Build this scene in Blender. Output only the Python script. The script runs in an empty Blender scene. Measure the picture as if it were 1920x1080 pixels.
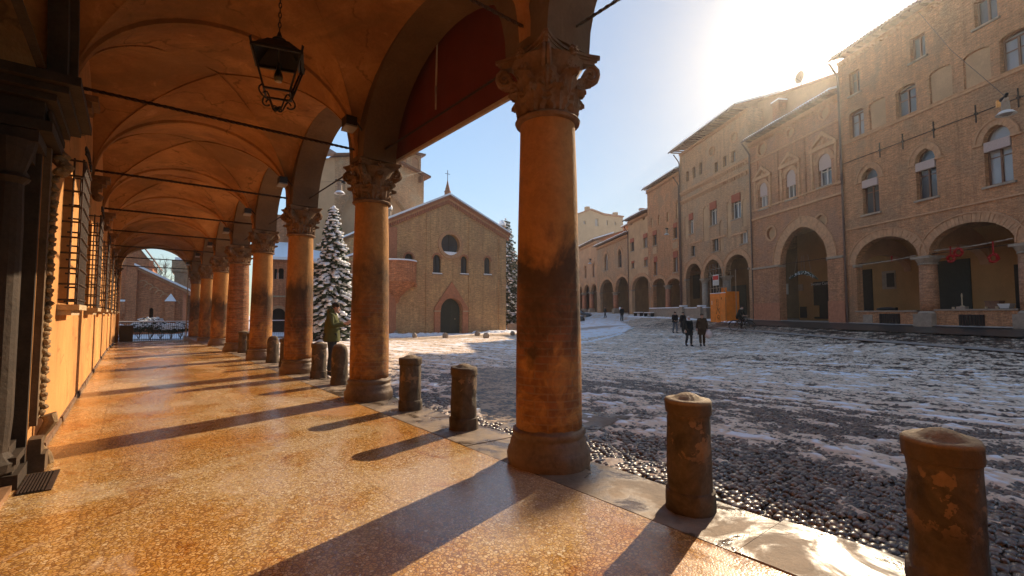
import bpy, math, random
import numpy as np
from mathutils import Vector, Matrix
from mathutils.geometry import tessellate_polygon
R_ = random.Random(7)
PI = math.pi
sc = bpy.context.scene
# ---------------------------------------------------------------- camera, sky, sun, exposure
FPX, CX, CY, EYE = 870.0, 960.0, 540.0, 1.45
YAW, PITCH = math.radians(39.41), math.atan(48 / 870)
cam_data = bpy.data.cameras.new('camera')
cam_data.sensor_width = 36; cam_data.lens = 36 * FPX / 1920
cam_data.clip_start = 0.05; cam_data.clip_end = 2000
cam = bpy.data.objects.new('camera', cam_data)
sc.collection.objects.link(cam); sc.camera = cam
cam.location = (0, 0, EYE); cam.rotation_euler = (PI / 2 + PITCH, 0, -YAW)
SUN_AZ, SUN_EL = math.radians(74.75), math.radians(27.7)      # azimuth from +Y towards +X
SUN = Vector((math.sin(SUN_AZ) * math.cos(SUN_EL), math.cos(SUN_AZ) * math.cos(SUN_EL), math.sin(SUN_EL)))
world = bpy.data.worlds.new('World'); sc.world = world; world.use_nodes = True
wt = world.node_tree; wt.nodes.clear()
def wn(t, **k):
    n = wt.nodes.new(t)
    for a, b in k.items(): setattr(n, a, b)
    return n
SKYK = 0.33
sky = wn('ShaderNodeTexSky', sky_type='NISHITA'); sky.sun_disc = False
sky.sun_elevation = SUN_EL; sky.sun_rotation = SUN_AZ
sky.air_density = 1.0; sky.dust_density = 0.25; sky.ozone_density = 1.0; sky.altitude = 50
tint = wn('ShaderNodeMixRGB', blend_type='MULTIPLY'); tint.inputs[0].default_value = 1
tint.inputs[2].default_value = (1.0, 1.01, 0.98, 1)
geo = wn('ShaderNodeTexCoord')
dot = wn('ShaderNodeVectorMath', operation='DOT_PRODUCT'); dot.inputs[1].default_value = SUN
wt.links.new(geo.outputs['Generated'], dot.inputs[0])
def wm(op, a, b=None):
    n = wn('ShaderNodeMath', operation=op)
    for i, v in enumerate((a, b)):
        if v is None: continue
        if hasattr(v, 'is_output'): wt.links.new(v, n.inputs[i])
        else: n.inputs[i].default_value = v
    return n.outputs[0]
neg = wm('MULTIPLY', dot.outputs['Value'], 1.0)
ang = wm('ARCCOSINE', wm('MINIMUM', neg, 1.0))                 # angle from the sun, radians
def glow(sig, amp): return wm('MULTIPLY', wm('EXPONENT', wm('MULTIPLY', wm('POWER', wm('DIVIDE', ang, sig), 2.0), -1.0)), amp)
aur = wm('ADD', wm('ADD', glow(0.036, 60.0), glow(0.085, 6.0)), wm('MULTIPLY', wm('EXPONENT', wm('MULTIPLY', ang, -7.0)), 0.6))
acol = wn('ShaderNodeMixRGB', blend_type='MULTIPLY'); acol.inputs[0].default_value = 1
acol.inputs[1].default_value = (1.0, 0.94, 0.84, 1)
wt.links.new(aur, acol.inputs[2])
add = wn('ShaderNodeMixRGB', blend_type='ADD'); add.inputs[0].default_value = 1
wt.links.new(sky.outputs[0], tint.inputs[1]); 
bw = wn('ShaderNodeRGBToBW'); wt.links.new(tint.outputs[0], bw.inputs[0])
cx_n = wn('ShaderNodeVectorMath', operation='SCALE'); wt.links.new(tint.outputs[0], cx_n.inputs[0])
tame = wm('SUBTRACT', 1.0, wm('MULTIPLY', wm('EXPONENT', wm('MULTIPLY', wm('POWER', wm('DIVIDE', ang, 0.50), 2.0), -1.0)), 0.45))
wt.links.new(wm('DIVIDE', tame, wm('ADD', wm('MULTIPLY', bw.outputs[0], SKYK), 1.0)), cx_n.inputs['Scale'])   # soft shoulder of the bright sky
wt.links.new(cx_n.outputs[0], add.inputs[1]); wt.links.new(acol.outputs[0], add.inputs[2])
bg = wn('ShaderNodeBackground'); bg.inputs['Strength'].default_value = 0.15
wo = wn('ShaderNodeOutputWorld')
wt.links.new(add.outputs[0], bg.inputs[0]); wt.links.new(bg.outputs[0], wo.inputs[0])
sl = bpy.data.lights.new('sun', 'SUN'); sl.energy = 2.9; sl.angle = math.radians(0.5); sl.color = (1.0, 0.80, 0.56)
so = bpy.data.objects.new('sun', sl); sc.collection.objects.link(so)
so.rotation_euler = SUN.to_track_quat('Z', 'Y').to_euler(); so.location = (0, 0, 60)
sc.view_settings.view_transform = 'Standard'; sc.view_settings.look = 'None'
sc.view_settings.gamma = 1; sc.view_settings.exposure = 1.45
sc.render.engine = 'CYCLES'
cy = sc.cycles
cy.use_denoising = True; cy.max_bounces = 8; cy.diffuse_bounces = 5; cy.glossy_bounces = 3
cy.transmission_bounces = 4; cy.transparent_max_bounces = 8; cy.volume_bounces = 1
cy.sample_clamp_indirect = 8; cy.caustics_reflective = False; cy.caustics_refractive = False
cy.use_adaptive_sampling = True; cy.adaptive_threshold = 0.02

# ---------------------------------------------------------------- pixel helpers (a pixel of the photo becomes a real point)
FW = Vector((math.sin(YAW) * math.cos(PITCH), math.cos(YAW) * math.cos(PITCH), math.sin(PITCH)))
RT = Vector((math.cos(YAW), -math.sin(YAW), 0)); UP = RT.cross(FW); CAM = Vector((0, 0, EYE))
def ray(px, py): return FW + RT * ((px - CX) / FPX) + UP * ((CY - py) / FPX)
def at_depth(px, py, Z): return CAM + ray(px, py) * Z
def proj(p):
    d = Vector(p) - CAM; z = d.dot(FW)
    return (CX + FPX * d.dot(RT) / z, CY - FPX * d.dot(UP) / z, z) if z > 0.01 else (-1e4, 0, z)

# ---------------------------------------------------------------- object helpers
def link(o, parent=None):
    sc.collection.objects.link(o)
    if parent is not None: o.parent = parent
    return o
def tag(o, label=None, cat=None, group=None, kind=None):
    if label: o['label'] = label
    if cat: o['category'] = cat
    if group: o['group'] = group
    if kind: o['kind'] = kind
    return o
def empty(name, loc=(0, 0, 0), rz=0, label=None, cat=None, group=None, kind=None):
    o = bpy.data.objects.new(name, None); o.empty_display_size = .2
    sc.collection.objects.link(o); o.location = loc; o.rotation_euler = (0, 0, rz)
    return tag(o, label, cat, group, kind)
def copy_tree(o, parent=None):
    c = o.copy(); sc.collection.objects.link(c); c.parent = parent
    for ch in list(o.children): copy_tree(ch, c)
    return c
def ico(sub):
    t = (1 + 5 ** .5) / 2
    v = [(-1, t, 0), (1, t, 0), (-1, -t, 0), (1, -t, 0), (0, -1, t), (0, 1, t), (0, -1, -t), (0, 1, -t), (t, 0, -1), (t, 0, 1), (-t, 0, -1), (-t, 0, 1)]
    f = [(0, 11, 5), (0, 5, 1), (0, 1, 7), (0, 7, 10), (0, 10, 11), (1, 5, 9), (5, 11, 4), (11, 10, 2), (10, 7, 6), (7, 1, 8), (3, 9, 4), (3, 4, 2), (3, 2, 6), (3, 6, 8), (3, 8, 9), (4, 9, 5), (2, 4, 11), (6, 2, 10), (8, 6, 7), (9, 8, 1)]
    v = [np.array(a) / np.linalg.norm(a) for a in v]
    for _ in range(sub):
        cache = {}; nf = []
        def mid(a, b):
            k = (min(a, b), max(a, b))
            if k not in cache:
                m = v[a] + v[b]; v.append(m / np.linalg.norm(m)); cache[k] = len(v) - 1
            return cache[k]
        for a, b, c in f:
            x, y, z = mid(a, b), mid(b, c), mid(c, a)
            nf += [(a, x, z), (b, y, x), (c, z, y), (x, y, z)]
        f = nf
    return np.array(v), f
ICO = [ico(0), ico(1), ico(2)]
class MB:
    def __init__(s, f=None): s.v = []; s.f = []; s.map = f
    def add(s, vs, fs):
        n = len(s.v)
        if s.map: vs = [s.map(*p) for p in vs]
        s.v += [tuple(map(float, p)) for p in vs]; s.f += [tuple(i + n for i in q) for q in fs]; return s
    def box(s, x0, x1, y0, y1, z0, z1):
        return s.add([(x0, y0, z0), (x1, y0, z0), (x1, y1, z0), (x0, y1, z0), (x0, y0, z1), (x1, y0, z1), (x1, y1, z1), (x0, y1, z1)],
                     [(0, 3, 2, 1), (4, 5, 6, 7), (0, 1, 5, 4), (1, 2, 6, 5), (2, 3, 7, 6), (3, 0, 4, 7)])
    def hexa(s, p): return s.add(p, [(0, 3, 2, 1), (4, 5, 6, 7), (0, 1, 5, 4), (1, 2, 6, 5), (2, 3, 7, 6), (3, 0, 4, 7)])
    def tube(s, path, r, n=8, close=True, flat=1.0, twist=0.0):
        path = [Vector(p) for p in path]; m = len(path)
        rs = r if isinstance(r, (list, tuple)) else [r] * m
        vs = []; prev = None
        for i, p in enumerate(path):
            d = (path[min(i + 1, m - 1)] - path[max(i - 1, 0)])
            d = d.normalized() if d.length > 1e-9 else Vector((0, 0, 1))
            if prev is None: a = d.orthogonal().normalized()
            else:
                a = prev - d * prev.dot(d)
                a = a.normalized() if a.length > 1e-6 else d.orthogonal().normalized()
            prev = a; b = d.cross(a)
            for k in range(n):
                t = 2 * PI * k / n + twist * i
                vs.append(p + a * math.cos(t) * rs[i] + b * math.sin(t) * rs[i] * flat)
        fs = [(i * n + k, i * n + (k + 1) % n, (i + 1) * n + (k + 1) % n, (i + 1) * n + k) for i in range(m - 1) for k in range(n)]
        if close: fs += [tuple(range(n - 1, -1, -1)), tuple((m - 1) * n + k for k in range(n))]
        return s.add(vs, fs)
    def lathe(s, prof, c=(0, 0, 0), n=24, wob=None, a0=0, a1=2 * PI):
        full = abs(a1 - a0 - 2 * PI) < 1e-6; k = n if full else n + 1
        vs = []
        for i, (r, z) in enumerate(prof):
            for j in range(k):
                t = a0 + (a1 - a0) * j / n; rr = r * (1 + (wob(t, z) if wob else 0))
                vs.append((c[0] + rr * math.cos(t), c[1] + rr * math.sin(t), c[2] + z))
        fs = [(i * k + j, i * k + (j + 1) % k, (i + 1) * k + (j + 1) % k, (i + 1) * k + j) for i in range(len(prof) - 1) for j in range(n)]
        if full:
            if prof[0][0] > 1e-4: fs.append(tuple(range(k - 1, -1, -1)))
            if prof[-1][0] > 1e-4: fs.append(tuple((len(prof) - 1) * k + j for j in range(k)))
        return s.add(vs, fs)
    def blob(s, c, r, sub=1, rough=0.0, rng=R_):
        V, F = ICO[sub]; r = (r, r, r) if not isinstance(r, (tuple, list)) else r
        return s.add([(c[0] + p[0] * r[0] * (1 + rng.uniform(-rough, rough)), c[1] + p[1] * r[1] * (1 + rng.uniform(-rough, rough)), c[2] + p[2] * r[2] * (1 + rng.uniform(-rough, rough))) for p in V], F)
    def panel(s, outer, holes, y0, y1):
        """upright slab in the x-z plane between depths y0 < y1, with holes cut through"""
        loops = [outer] + list(holes)
        pts = [p for l in loops for p in l]
        tris = tessellate_polygon([[Vector((p[0], p[1], 0)) for p in l] for l in loops])
        n = len(pts); vs = [(p[0], y1, p[1]) for p in pts] + [(p[0], y0, p[1]) for p in pts]; fs = []
        for a, b, c in tris:
            ar = (pts[b][0] - pts[a][0]) * (pts[c][1] - pts[a][1]) - (pts[b][1] - pts[a][1]) * (pts[c][0] - pts[a][0])
            if abs(ar) < 1e-9: continue
            if ar > 0: a, c = c, a
            fs += [(a, b, c), (c + n, b + n, a + n)]
        k = 0
        for l in loops:
            m = len(l)
            ar = sum(l[i][0] * l[(i + 1) % m][1] - l[(i + 1) % m][0] * l[i][1] for i in range(m))
            for i in range(m):
                a, b = k + i, k + (i + 1) % m
                q = (a, b, b + n, a + n)
                fs.append(q if (ar < 0) ^ (l is not outer) else q[::-1])
            k += m
        return s.add(vs, fs)
    def build(s, name, mat, parent=None, smooth=False, kind=None, label=None, sharp=None):
        me = bpy.data.meshes.new(name)
        me.from_pydata(s.v, [], s.f); me.update()
        if mat: me.materials.append(mat)
        if smooth:
            me.polygons.foreach_set('use_smooth', [True] * len(me.polygons))
            if sharp is not None:
                try: me.set_sharp_from_angle(angle=math.radians(sharp))
                except Exception: pass
        o = bpy.data.objects.new(name, me); link(o, parent)
        return tag(o, label, None, None, kind)
def mesh_obj(name, me, parent=None, loc=(0, 0, 0), rot=(0, 0, 0)):
    o = bpy.data.objects.new(name, me); link(o, parent); o.location = loc; o.rotation_euler = rot; return o
def arch(x0, x1, zs, rise, n=14):
    """points of an arch from (x0,zs) over the crown to (x1,zs): round or flat ellipse, pointed when rise > half span"""
    w = (x1 - x0) / 2; xc = (x0 + x1) / 2
    if rise <= w * 1.02: return [(xc - w * math.cos(PI * i / n), zs + rise * math.sin(PI * i / n)) for i in range(n + 1)]
    R = (w * w + rise * rise) / (2 * w); a = math.asin(min(1, rise / R)); h = n // 2
    L = [(x0 + R - R * math.cos(a * i / h), zs + R * math.sin(a * i / h)) for i in range(h + 1)]
    return L + [(2 * xc - x, z) for x, z in reversed(L[:-1])]
def hole(x0, x1, z0, zs, rise=0, n=12):
    return [(x1, z0), (x0, z0)] + (arch(x0, x1, zs, rise, n) if rise > 0 else [(x0, zs), (x1, zs)])
def voussoirs(mb, x0, x1, zs, rise, th, y0, y1, n, rng, gap=.12, jit=.01):
    """ring of separate wedge bricks over an arch"""
    P = arch(x0, x1, zs, rise, n if n % 2 == 0 else n + 1); m = len(P) - 1; xc = (x0 + x1) / 2
    def nrm(i):
        a = P[max(i - 1, 0)]; b = P[min(i + 1, m)]; d = Vector((b[0] - a[0], b[1] - a[1])).normalized(); return Vector((-d.y, d.x))
    for i in range(m):
        a, b = Vector(P[i]), Vector(P[i + 1]); na, nb = nrm(i), nrm(i + 1)
        if rise > (x1 - x0) / 2 * 1.02 and i + 1 == m // 2: nb = Vector((0, 1))
        if rise > (x1 - x0) / 2 * 1.02 and i == m // 2: na = Vector((0, 1))
        g = gap / 2; pa, pb = a.lerp(b, g), a.lerp(b, 1 - g); t = th * rng.uniform(.97, 1.03); yy = y1 + rng.uniform(-jit, jit)
        q = [pa, pb, pb + nb * t, pa + na * t]
        mb.hexa([(q[0].x, y0, q[0].y), (q[1].x, y0, q[1].y), (q[1].x, yy, q[1].y), (q[0].x, yy, q[0].y),
                 (q[3].x, y0, q[3].y), (q[2].x, y0, q[2].y), (q[2].x, yy, q[2].y), (q[3].x, yy, q[3].y)])
def ring(mb, x0, x1, zs, rise, th, y0, y1, n=20, off=0.0):
    P = arch(x0 - off, x1 + off, zs, rise + off, n); Q = arch(x0 - off - th, x1 + off + th, zs, rise + off + th, n)
    mb.panel(P + Q[::-1], [], y0, y1)

# ---------------------------------------------------------------- noise for heights (numpy)
_rs = np.random.RandomState(11); _G = _rs.rand(256, 256)
def vnoise(x, y):
    x = np.asarray(x, float); y = np.asarray(y, float)
    xi = np.floor(x).astype(int); yi = np.floor(y).astype(int); fx = x - xi; fy = y - yi
    fx = fx * fx * (3 - 2 * fx); fy = fy * fy * (3 - 2 * fy)
    g = lambda a, b: _G[a & 255, b & 255]
    return (g(xi, yi) * (1 - fx) + g(xi + 1, yi) * fx) * (1 - fy) + (g(xi, yi + 1) * (1 - fx) + g(xi + 1, yi + 1) * fx) * fy
def fbm(x, y, o=4):
    s = 0; a = .5; t = 0
    for k in range(o):
        s = s + a * vnoise(x * 2 ** k + 17.3 * k, y * 2 ** k + 5.1 * k); t += a; a *= .5
    return s / t
def sstep(a, b, x):
    t = np.clip((np.asarray(x, float) - a) / (b - a), 0, 1); return t * t * (3 - 2 * t)

# ---------------------------------------------------------------- materials
class Mat:
    def __init__(s, name, rough=.8, spec=.3, metal=0):
        s.m = bpy.data.materials.new(name); s.m.use_nodes = True; s.t = s.m.node_tree
        s.b = s.t.nodes['Principled BSDF']; s.b.inputs['Roughness'].default_value = rough
        s.b.inputs['Specular IOR Level'].default_value = spec; s.b.inputs['Metallic'].default_value = metal
        s._c = {}
    def n(s, t, **k):
        x = s.t.nodes.new(t)
        for a, b in k.items(): setattr(x, a, b)
        return x
    def put(s, sock, v):
        if hasattr(v, 'is_output'): s.t.links.new(v, sock)
        elif isinstance(v, (tuple, list)): sock.default_value = tuple(v) + ((1,) if len(v) == 3 and sock.type == 'RGBA' else ())
        else: sock.default_value = v
    def coord(s, w='Object'):
        if w == 'World':
            if w not in s._c: s._c[w] = s.n('ShaderNodeNewGeometry').outputs['Position']
        elif w not in s._c: s._c[w] = s.n('ShaderNodeTexCoord').outputs[w]
        return s._c[w]
    def scale(s, v, k):
        x = s.n('ShaderNodeVectorMath', operation='MULTIPLY'); s.put(x.inputs[0], v); x.inputs[1].default_value = k; return x.outputs[0]
    def noise(s, scale, det=4, rough=.55, w='World', k=None, dist=0):
        x = s.n('ShaderNodeTexNoise'); x.inputs['Scale'].default_value = scale; x.inputs['Detail'].default_value = det
        x.inputs['Roughness'].default_value = rough; x.inputs['Distortion'].default_value = dist
        v = s.coord(w)
        if k: v = s.scale(v, k)
        s.put(x.inputs['Vector'], v); return x.outputs['Fac']
    def vor(s, scale, feat='F1', w='World', k=None, out='Distance', rnd=1):
        x = s.n('ShaderNodeTexVoronoi', feature=feat); x.inputs['Scale'].default_value = scale; x.inputs['Randomness'].default_value = rnd
        v = s.coord(w)
        if k: v = s.scale(v, k)
        s.put(x.inputs['Vector'], v); return x.outputs[out]
    def ramp(s, f, stops, interp='LINEAR'):
        x = s.n('ShaderNodeValToRGB'); x.color_ramp.interpolation = interp; e = x.color_ramp.elements
        while len(e) < len(stops): e.new(.5)
        for i, (p, c) in enumerate(stops):
            e[i].position = p; e[i].color = (c, c, c, 1) if not isinstance(c, (tuple, list)) else tuple(c) + (1,)
        s.put(x.inputs[0], f); return x.outputs[0]
    def mix(s, f, a, b, mode='MIX'):
        x = s.n('ShaderNodeMixRGB', blend_type=mode); s.put(x.inputs[0], f); s.put(x.inputs[1], a); s.put(x.inputs[2], b); return x.outputs[0]
    def math(s, op, a, b=0.0, c=None):
        x = s.n('ShaderNodeMath', operation=op); s.put(x.inputs[0], a); s.put(x.inputs[1], b)
        if c is not None: s.put(x.inputs[2], c)
        return x.outputs[0]
    def xyz(s, v):
        x = s.n('ShaderNodeSeparateXYZ'); s.put(x.inputs[0], v); return x.outputs
    def attr(s, nm): return s.n('ShaderNodeAttribute', attribute_name=nm).outputs['Fac']
    def color(s, c): s.put(s.b.inputs['Base Color'], c); return s
    def rough(s, c): s.put(s.b.inputs['Roughness'], c); return s
    def bump(s, h, strength=.4, dist=.01):
        x = s.n('ShaderNodeBump'); x.inputs['Strength'].default_value = strength; x.inputs['Distance'].default_value = dist
        s.put(x.inputs['Height'], h); s.t.links.new(x.outputs[0], s.b.inputs['Normal']); return s
def plain(name, c, rough=.8, spec=.3, metal=0, var=.25, sc_=6.0, bump=.2, w='World'):
    m = Mat(name, rough, spec, metal); f = m.noise(sc_, 5, .6, w); f2 = m.noise(sc_ * 6.3, 3, .6, w)
    a = tuple(x * (1 - var) for x in c); b = tuple(min(1, x * (1 + var)) for x in c)
    m.color(m.mix(.35, m.ramp(f, [(.3, a), (.7, b)]), m.ramp(f2, [(.3, a), (.7, b)])))
    if bump: m.bump(f2, bump, .01)
    return m.m
def brick(name, c1, c2, mortar, blot=(.5, .5, .5), course=.075, stain=.5, w='Object', bw=.27, patch=None, msize=.012):
    m = Mat(name, .88, .15); o = m.xyz(m.coord(w))
    v = m.n('ShaderNodeCombineXYZ'); m.put(v.inputs[0], m.math('ADD', o[0], o[1])); m.put(v.inputs[1], o[2])
    b = m.n('ShaderNodeTexBrick'); m.put(b.inputs['Vector'], v.outputs[0]); b.offset = .5
    b.inputs['Scale'].default_value = 1; b.inputs['Brick Width'].default_value = bw; b.inputs['Row Height'].default_value = course
    b.inputs['Mortar Size'].default_value = msize; b.inputs['Mortar Smooth'].default_value = .3; b.inputs['Bias'].default_value = -.1
    m.put(b.inputs['Color1'], c1); m.put(b.inputs['Color2'], c2); m.put(b.inputs['Mortar'], mortar)
    f = m.noise(.55, 6, .62, w); g = m.noise(3.1, 4, .65, w, k=(1, 1, .35))
    c = m.mix(stain, b.outputs['Color'], m.ramp(f, [(.25, tuple(x * .8 for x in blot)), (.72, tuple(min(2, x * 1.5) for x in blot))]), 'MULTIPLY')
    c = m.mix(m.ramp(g, [(.42, 0.0), (.72, .55)]), c, tuple(x * .55 for x in c1))
    st = m.noise(1.9, 5, .7, w, k=(1.6, 1.6, .09)); c = m.mix(m.ramp(st, [(.50, 0.0), (.68, .55)]), c, tuple(x * .42 for x in c1))
    if patch: c = m.mix(m.ramp(m.noise(.38, 5, .6, w), [(.5, 0.0), (.6, .8)]), c, patch)
    fine = m.noise(14, 3, .7, w)
    mid = m.noise(4.5, 5, .75, w, k=(.6, .6, 2.6))
    c = m.mix(.8, c, m.ramp(mid, [(.30, (.55, .5, .45)), (.5, (1, 1, 1)), (.70, (1.5, 1.42, 1.3))]), 'MULTIPLY')
    c = m.mix(.6, c, m.ramp(fine, [(.3, (.5, .5, .5)), (.7, (1.45, 1.4, 1.35))]), 'MULTIPLY')
    m.color(c); m.bump(m.math('ADD', m.math('MULTIPLY', b.outputs['Fac'], -1.2), m.math('ADD', fine, mid)), .9, .02)
    return m.m
def plaster(name, c, dark=None, stain=.6, base=None, crack=False, w='World'):
    m = Mat(name, .9, .12); dark = dark or tuple(x * .55 for x in c)
    f = m.noise(.7, 7, .62, w); g = m.noise(2.6, 6, .68, w, k=(1, 1, .4), dist=.6); h = m.noise(22, 4, .6, w)
    cc = m.mix(m.ramp(f, [(.36, stain), (.62, 0.0)]), c, dark)
    cc = m.mix(m.ramp(g, [(.5, 0.0), (.68, stain * .8)]), cc, tuple(x * .72 for x in c))
    cc = m.mix(m.ramp(g, [(.3, .45 * stain), (.4, 0.0)]), cc, tuple(min(1, x * 1.35 + .02) for x in c))
    cc = m.mix(.3, cc, m.ramp(h, [(.3, (.7, .7, .7)), (.7, (1.25, 1.25, 1.25))]), 'MULTIPLY')
    if crack:
        wv = m.n('ShaderNodeTexNoise'); wv.inputs['Scale'].default_value = 1.4; wv.inputs['Detail'].default_value = 5; m.put(wv.inputs['Vector'], m.coord(w))
        vv = m.n('ShaderNodeVectorMath', operation='MULTIPLY_ADD'); m.put(vv.inputs[0], wv.outputs['Color']); vv.inputs[1].default_value = (1.2, 1.2, 1.2); m.put(vv.inputs[2], m.coord(w))
        ck = m.n('ShaderNodeTexVoronoi', feature='DISTANCE_TO_EDGE'); ck.inputs['Scale'].default_value = .45; m.put(ck.inputs['Vector'], vv.outputs[0])
        cc = m.mix(m.math('MULTIPLY', m.ramp(ck.outputs[0], [(0, 1.0), (.012, 0.0)]), m.ramp(g, [(.42, 0.0), (.5, .8)])), cc, tuple(x * .3 for x in c))
        dmp = m.noise(.33, 6, .7, w, dist=1.2); cc = m.mix(m.ramp(dmp, [(.50, 0.0), (.58, .55), (.75, .8)]), cc, tuple(x * .55 for x in (c[0] * .8, c[1] * .9, c[2])))
        cc = m.mix(m.ramp(dmp, [(.30, .35), (.42, 0.0)]), cc, tuple(min(1, x * 1.5) for x in c))
    m.color(cc); m.bump(m.math('ADD', h, m.math('MULTIPLY', g, 2.0)), .35, .02)
    return m.m
# ---------------------------------------------------------------- materials of this square
M = {}
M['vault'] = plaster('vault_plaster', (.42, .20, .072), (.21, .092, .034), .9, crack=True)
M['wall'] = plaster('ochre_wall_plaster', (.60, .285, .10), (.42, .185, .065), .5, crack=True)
def column_mat(name, c, brickc, lo, hi):
    m = Mat(name, .85, .2); f = m.noise(1.1, 6, .65, 'World', k=(1, 1, .6), dist=.5); h = m.noise(18, 4, .65); g = m.noise(4.2, 5, .7, dist=.8)
    z = m.xyz(m.coord('World'))[2]
    zz = m.math('ADD', z, m.math('MULTIPLY', m.math('SUBTRACT', f, .5), 2.4))
    cc = m.mix(m.ramp(g, [(.4, 0.0), (.7, .5)]), c, tuple(x * .55 for x in c))
    # soot band and bare brick band low on the shaft, uneven and worn
    band = m.math('MULTIPLY', m.ramp(m.math('DIVIDE', zz, 4.0), [(lo / 4, 0.0), (lo / 4 + .07, 1.0), (hi / 4, 1.0), (hi / 4 + .08, 0.0)]), m.ramp(f, [(.38, .2), (.55, 1.0)]))
    cc = m.mix(m.math('MULTIPLY', band, .93), cc, (.055, .034, .022))
    o = m.xyz(m.coord('Object')); v = m.n('ShaderNodeCombineXYZ')
    ang = m.math('MULTIPLY', m.math('ARCTAN2', o[1], o[0]), .33); m.put(v.inputs[0], ang); m.put(v.inputs[1], o[2])
    b = m.n('ShaderNodeTexBrick'); m.put(b.inputs['Vector'], v.outputs[0]); b.inputs['Scale'].default_value = 1
    b.inputs['Brick Width'].default_value = .26; b.inputs['Row Height'].default_value = .07; b.inputs['Mortar Size'].default_value = .008
    m.put(b.inputs['Color1'], brickc); m.put(b.inputs['Color2'], tuple(x * .6 for x in brickc)); m.put(b.inputs['Mortar'], (.2, .12, .07))
    low = m.math('MULTIPLY', m.ramp(m.math('DIVIDE', zz, 4.0), [(.34, 1.0), (.52, 0.0)]), m.ramp(g, [(.38, 0.0), (.58, 1.0)]))
    cc = m.mix(m.math('MULTIPLY', low, .85), cc, b.outputs['Color'])
    cc = m.mix(.4, cc, m.ramp(h, [(.3, (.6, .6, .6)), (.7, (1.3, 1.25, 1.2))]), 'MULTIPLY')
    m.color(cc); m.bump(m.math('ADD', m.math('MULTIPLY', h, .8), m.math('ADD', m.math('MULTIPLY', g, 1.6), m.math('MULTIPLY', m.math('MULTIPLY', b.outputs['Fac'], low), -1.2))), .6, .015)
    return m.m
M['column'] = column_mat('column_plaster', (.40, .185, .055), (.26, .10, .045), 1.0, 2.2)
M['brick_column'] = brick('round_brick_column', (.36, .16, .08), (.27, .11, .06), (.30, .20, .12), (.75, .7, .65), .07, .6, 'World')
M['carved'] = plain('carved_sandstone', (.17, .095, .05), .85, .2, var=.5, sc_=5, bump=.5)
M['base_stone'] = plain('worn_base_stone', (.16, .095, .055), .6, .35, var=.5, sc_=4, bump=.6)
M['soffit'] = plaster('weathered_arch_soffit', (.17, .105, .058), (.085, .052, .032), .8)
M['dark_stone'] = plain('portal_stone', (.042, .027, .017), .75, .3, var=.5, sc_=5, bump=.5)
M['light_stone'] = plain('jamb_stone', (.42, .31, .19), .8, .2, var=.3, sc_=7, bump=.4)
M['iron'] = plain('wrought_iron', (.022, .017, .014), .55, .4, .3, var=.4, sc_=30, bump=.2)
M['rust_iron'] = plain('rusty_iron', (.05, .027, .017), .7, .4, .2, var=.5, sc_=20, bump=.3)
M['wood'] = plain('brown_window_wood', (.16, .07, .035), .6, .3, var=.3, sc_=9)
M['white_wood'] = plain('white_window_frame', (.62, .58, .52), .5, .3, var=.1, sc_=9)
M['snow'] = plain('clean_snow', (.86, .86, .87), .75, .3, var=.04, sc_=9, bump=.5)
M['tile'] = plain('roof_tile', (.30, .15, .09), .85, .2, var=.4, sc_=3)
M['gutter'] = plain('copper_gutter', (.11, .06, .045), .5, .4, .4, var=.3)
def glass(name, c=(.04, .045, .05), r=.06):
    m = Mat(name, r, .8); m.color(m.mix(m.noise(.9, 2), c, tuple(x * 1.8 for x in c))); m.bump(m.noise(1.3, 1), .05, .02); return m.m
M['glass'] = glass('window_glass'); M['pale_glass'] = glass('pale_sky_glass', (.20, .19, .18), .1)  # paler panes have the white sky reflection put into the glass colour
def cloth(name, c, r=.9): return plain(name, c, r, .15, var=.18, sc_=25, bump=.3)
def curtain_mat():
    m = Mat('dark_red_canvas', .9, .1); m.color(m.mix(m.noise(2.5, 4), (.10, .018, .011), (.19, .035, .02)))
    m.b.inputs['Subsurface Weight'].default_value = 0; return m.m
M['canvas'] = curtain_mat()
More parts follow.
